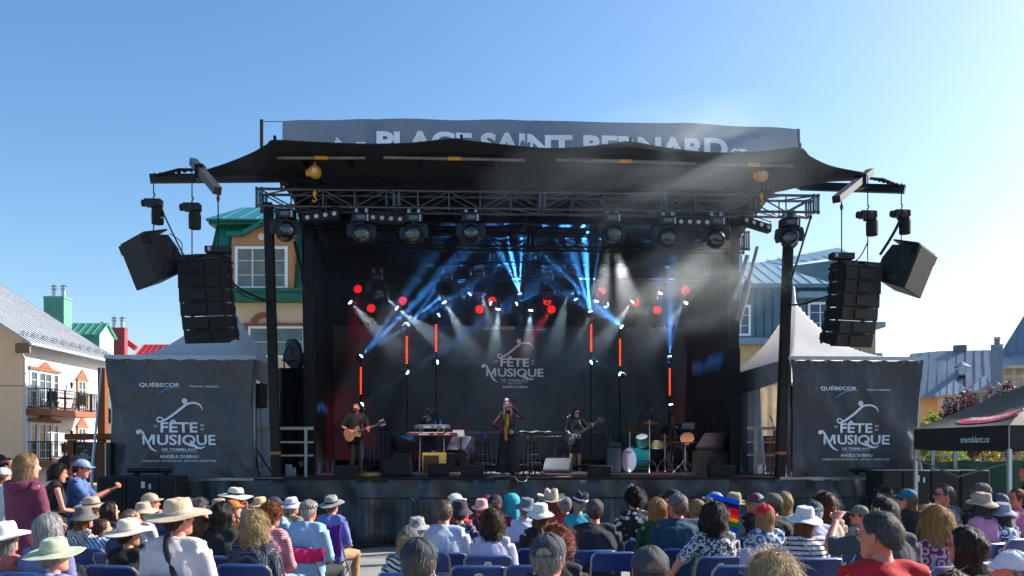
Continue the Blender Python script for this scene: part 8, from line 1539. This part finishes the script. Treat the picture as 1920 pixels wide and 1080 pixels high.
guitar('electric_guitar', 'sunburst single cutaway electric guitar played by the guitarist at the left', S(su(668, 3.2), 3.2, FZ) + (SV * -.19 + SU * -.04) + Vector((0, 0, .98)), YAW + math.pi, R(20), '#1c100a', '#8a5520', .42)
# keyboard player
p = stand_pose(1.0, False)
for K, s in (('R', 1), ('L', -1)): p['el' + K] = p['sh' + K] + V3(s * .06, .10, -.26); p['wr' + K] = p['sh' + K] + V3(s * .0, .36, -.36); p['hf' + K] = V3(0, 1, -.25); p['hn' + K] = V3(0, -.2, -1)
stage_person(808, 4.5, FZ, .985, p, 'keys', 'keyboard player in black with short dark hair looking to the right behind two keyboards', skin='dark', head=(.55, -.08, 0), hs='short', hc='#0b0908', shirt=('#0b0b0e',), sleeve=.9, pants='#15233a', nh=500, seed=23, beard='#0d0a09')
# bassist
p = stand_pose(1.08, True); p['elR'] = V3(.26, .03, 1.14); p['wrR'] = V3(.15, .235, 1.00); p['hfR'] = V3(-.9, .2, -.4); p['hnR'] = V3(0, -1, 0)
p['elL'] = V3(-.36, .03, 1.15); p['wrL'] = V3(-.42, .27, 1.22); p['hfL'] = V3(.2, .1, 1); p['hnL'] = V3(.1, -1, .2); p['hcL'] = .9
t, HM = stage_person(1079, 5.2, FZ, .985, p, 'bassist', 'bassist in a black t-shirt and shorts with sunglasses and shoulder length dark hair', skin='fair', head=(.55, -.12, 0), hs='long', hc='#171012', shirt=('#0c0c0f',), sleeve=.5, pants='#0d0d10', plen=.42, nh=700, seed=24, shoes='#0c0c0e', hemlow=.16)
glasses(t, HM)
for K in 'LR': b = MB(); c = p['an' + K]; b.tube([c + V3(0, 0, -.05), c + V3(0, .0, .10)], [.05, .052], 12); nm(b.v, b.f, 'boot', M('#0c0c0e', .5), t)
g = MB(); g.tube(catmull([(-.24, .18, 1.16), (-.11, .13, 1.30), (-.09, .05, 1.43), (0, -.11, 1.38), (.18, -.12, 1.1), (.24, .12, .9)], 30), [(.02, .004)] * 31, 6); nm(g.v, g.f, 'guitar_strap', M('#8a8078', .6, pat='speck', c2='#3a2420', ps=30), t)
guitar('bass_guitar', 'dark blue bass guitar with a pale wooden neck played by the bassist', S(su(1079, 5.2), 5.2, FZ) + (SV * -.2 + SU * -.08) + Vector((0, 0, .93)), YAW + math.pi, R(32), '#0e1c38', '#152a52', .56, bass=True, neckm='#8a5c34')
# drummer
p = sit_pose(1.15, 'lap', .0, False); p['elR'] = V3(.40, .14, .86); p['wrR'] = V3(.62, .28, .92); p['hfR'] = V3(.8, .5, .1); p['hnR'] = V3(0, 0, -1); p['hcR'] = 1.1
p['elL'] = V3(-.29, .10, .76); p['wrL'] = V3(-.06, .30, .76); p['hfL'] = V3(.8, .5, .0); p['hnL'] = V3(0, 0, -1); p['hcL'] = 1.1
for K, s in (('R', 1), ('L', -1)): p['an' + K] = V3(s * .2, .48, -.09); p['to' + K] = V3(s * .22, .66, -.145); p['kn' + K] = V3(s * .24, .46, .42)
t, HM = stage_person(1262, 4.6, FZ + .18, .98, p, 'drummer', 'bald drummer in a black t-shirt looking left over his drums', skin='brown', head=(.75, -.12, 0), hs=None, shirt=('#0b0b0e',), sleeve=.5, pants='#111114', seed=25)
for K, d in (('R', V3(.75, .3, .45)), ('L', V3(.35, .25, 1.0))): m = MB(); a = p['wr' + K] + p['hf' + K].normalized() * .07; m.tube([a - d * .08, a + d * .3], [.007, .005], 6); o = m.build('drumstick', M('#a98a60', .5), None); o.matrix_world = t.matrix_basis.copy(); o.location = t.location; o.rotation_euler = t.rotation_euler; o.scale = t.scale; tag(o, 'wooden drumstick in the drummer ' + ('outstretched hand' if K == 'R' else 'hand held near his chest'), 'drumstick')
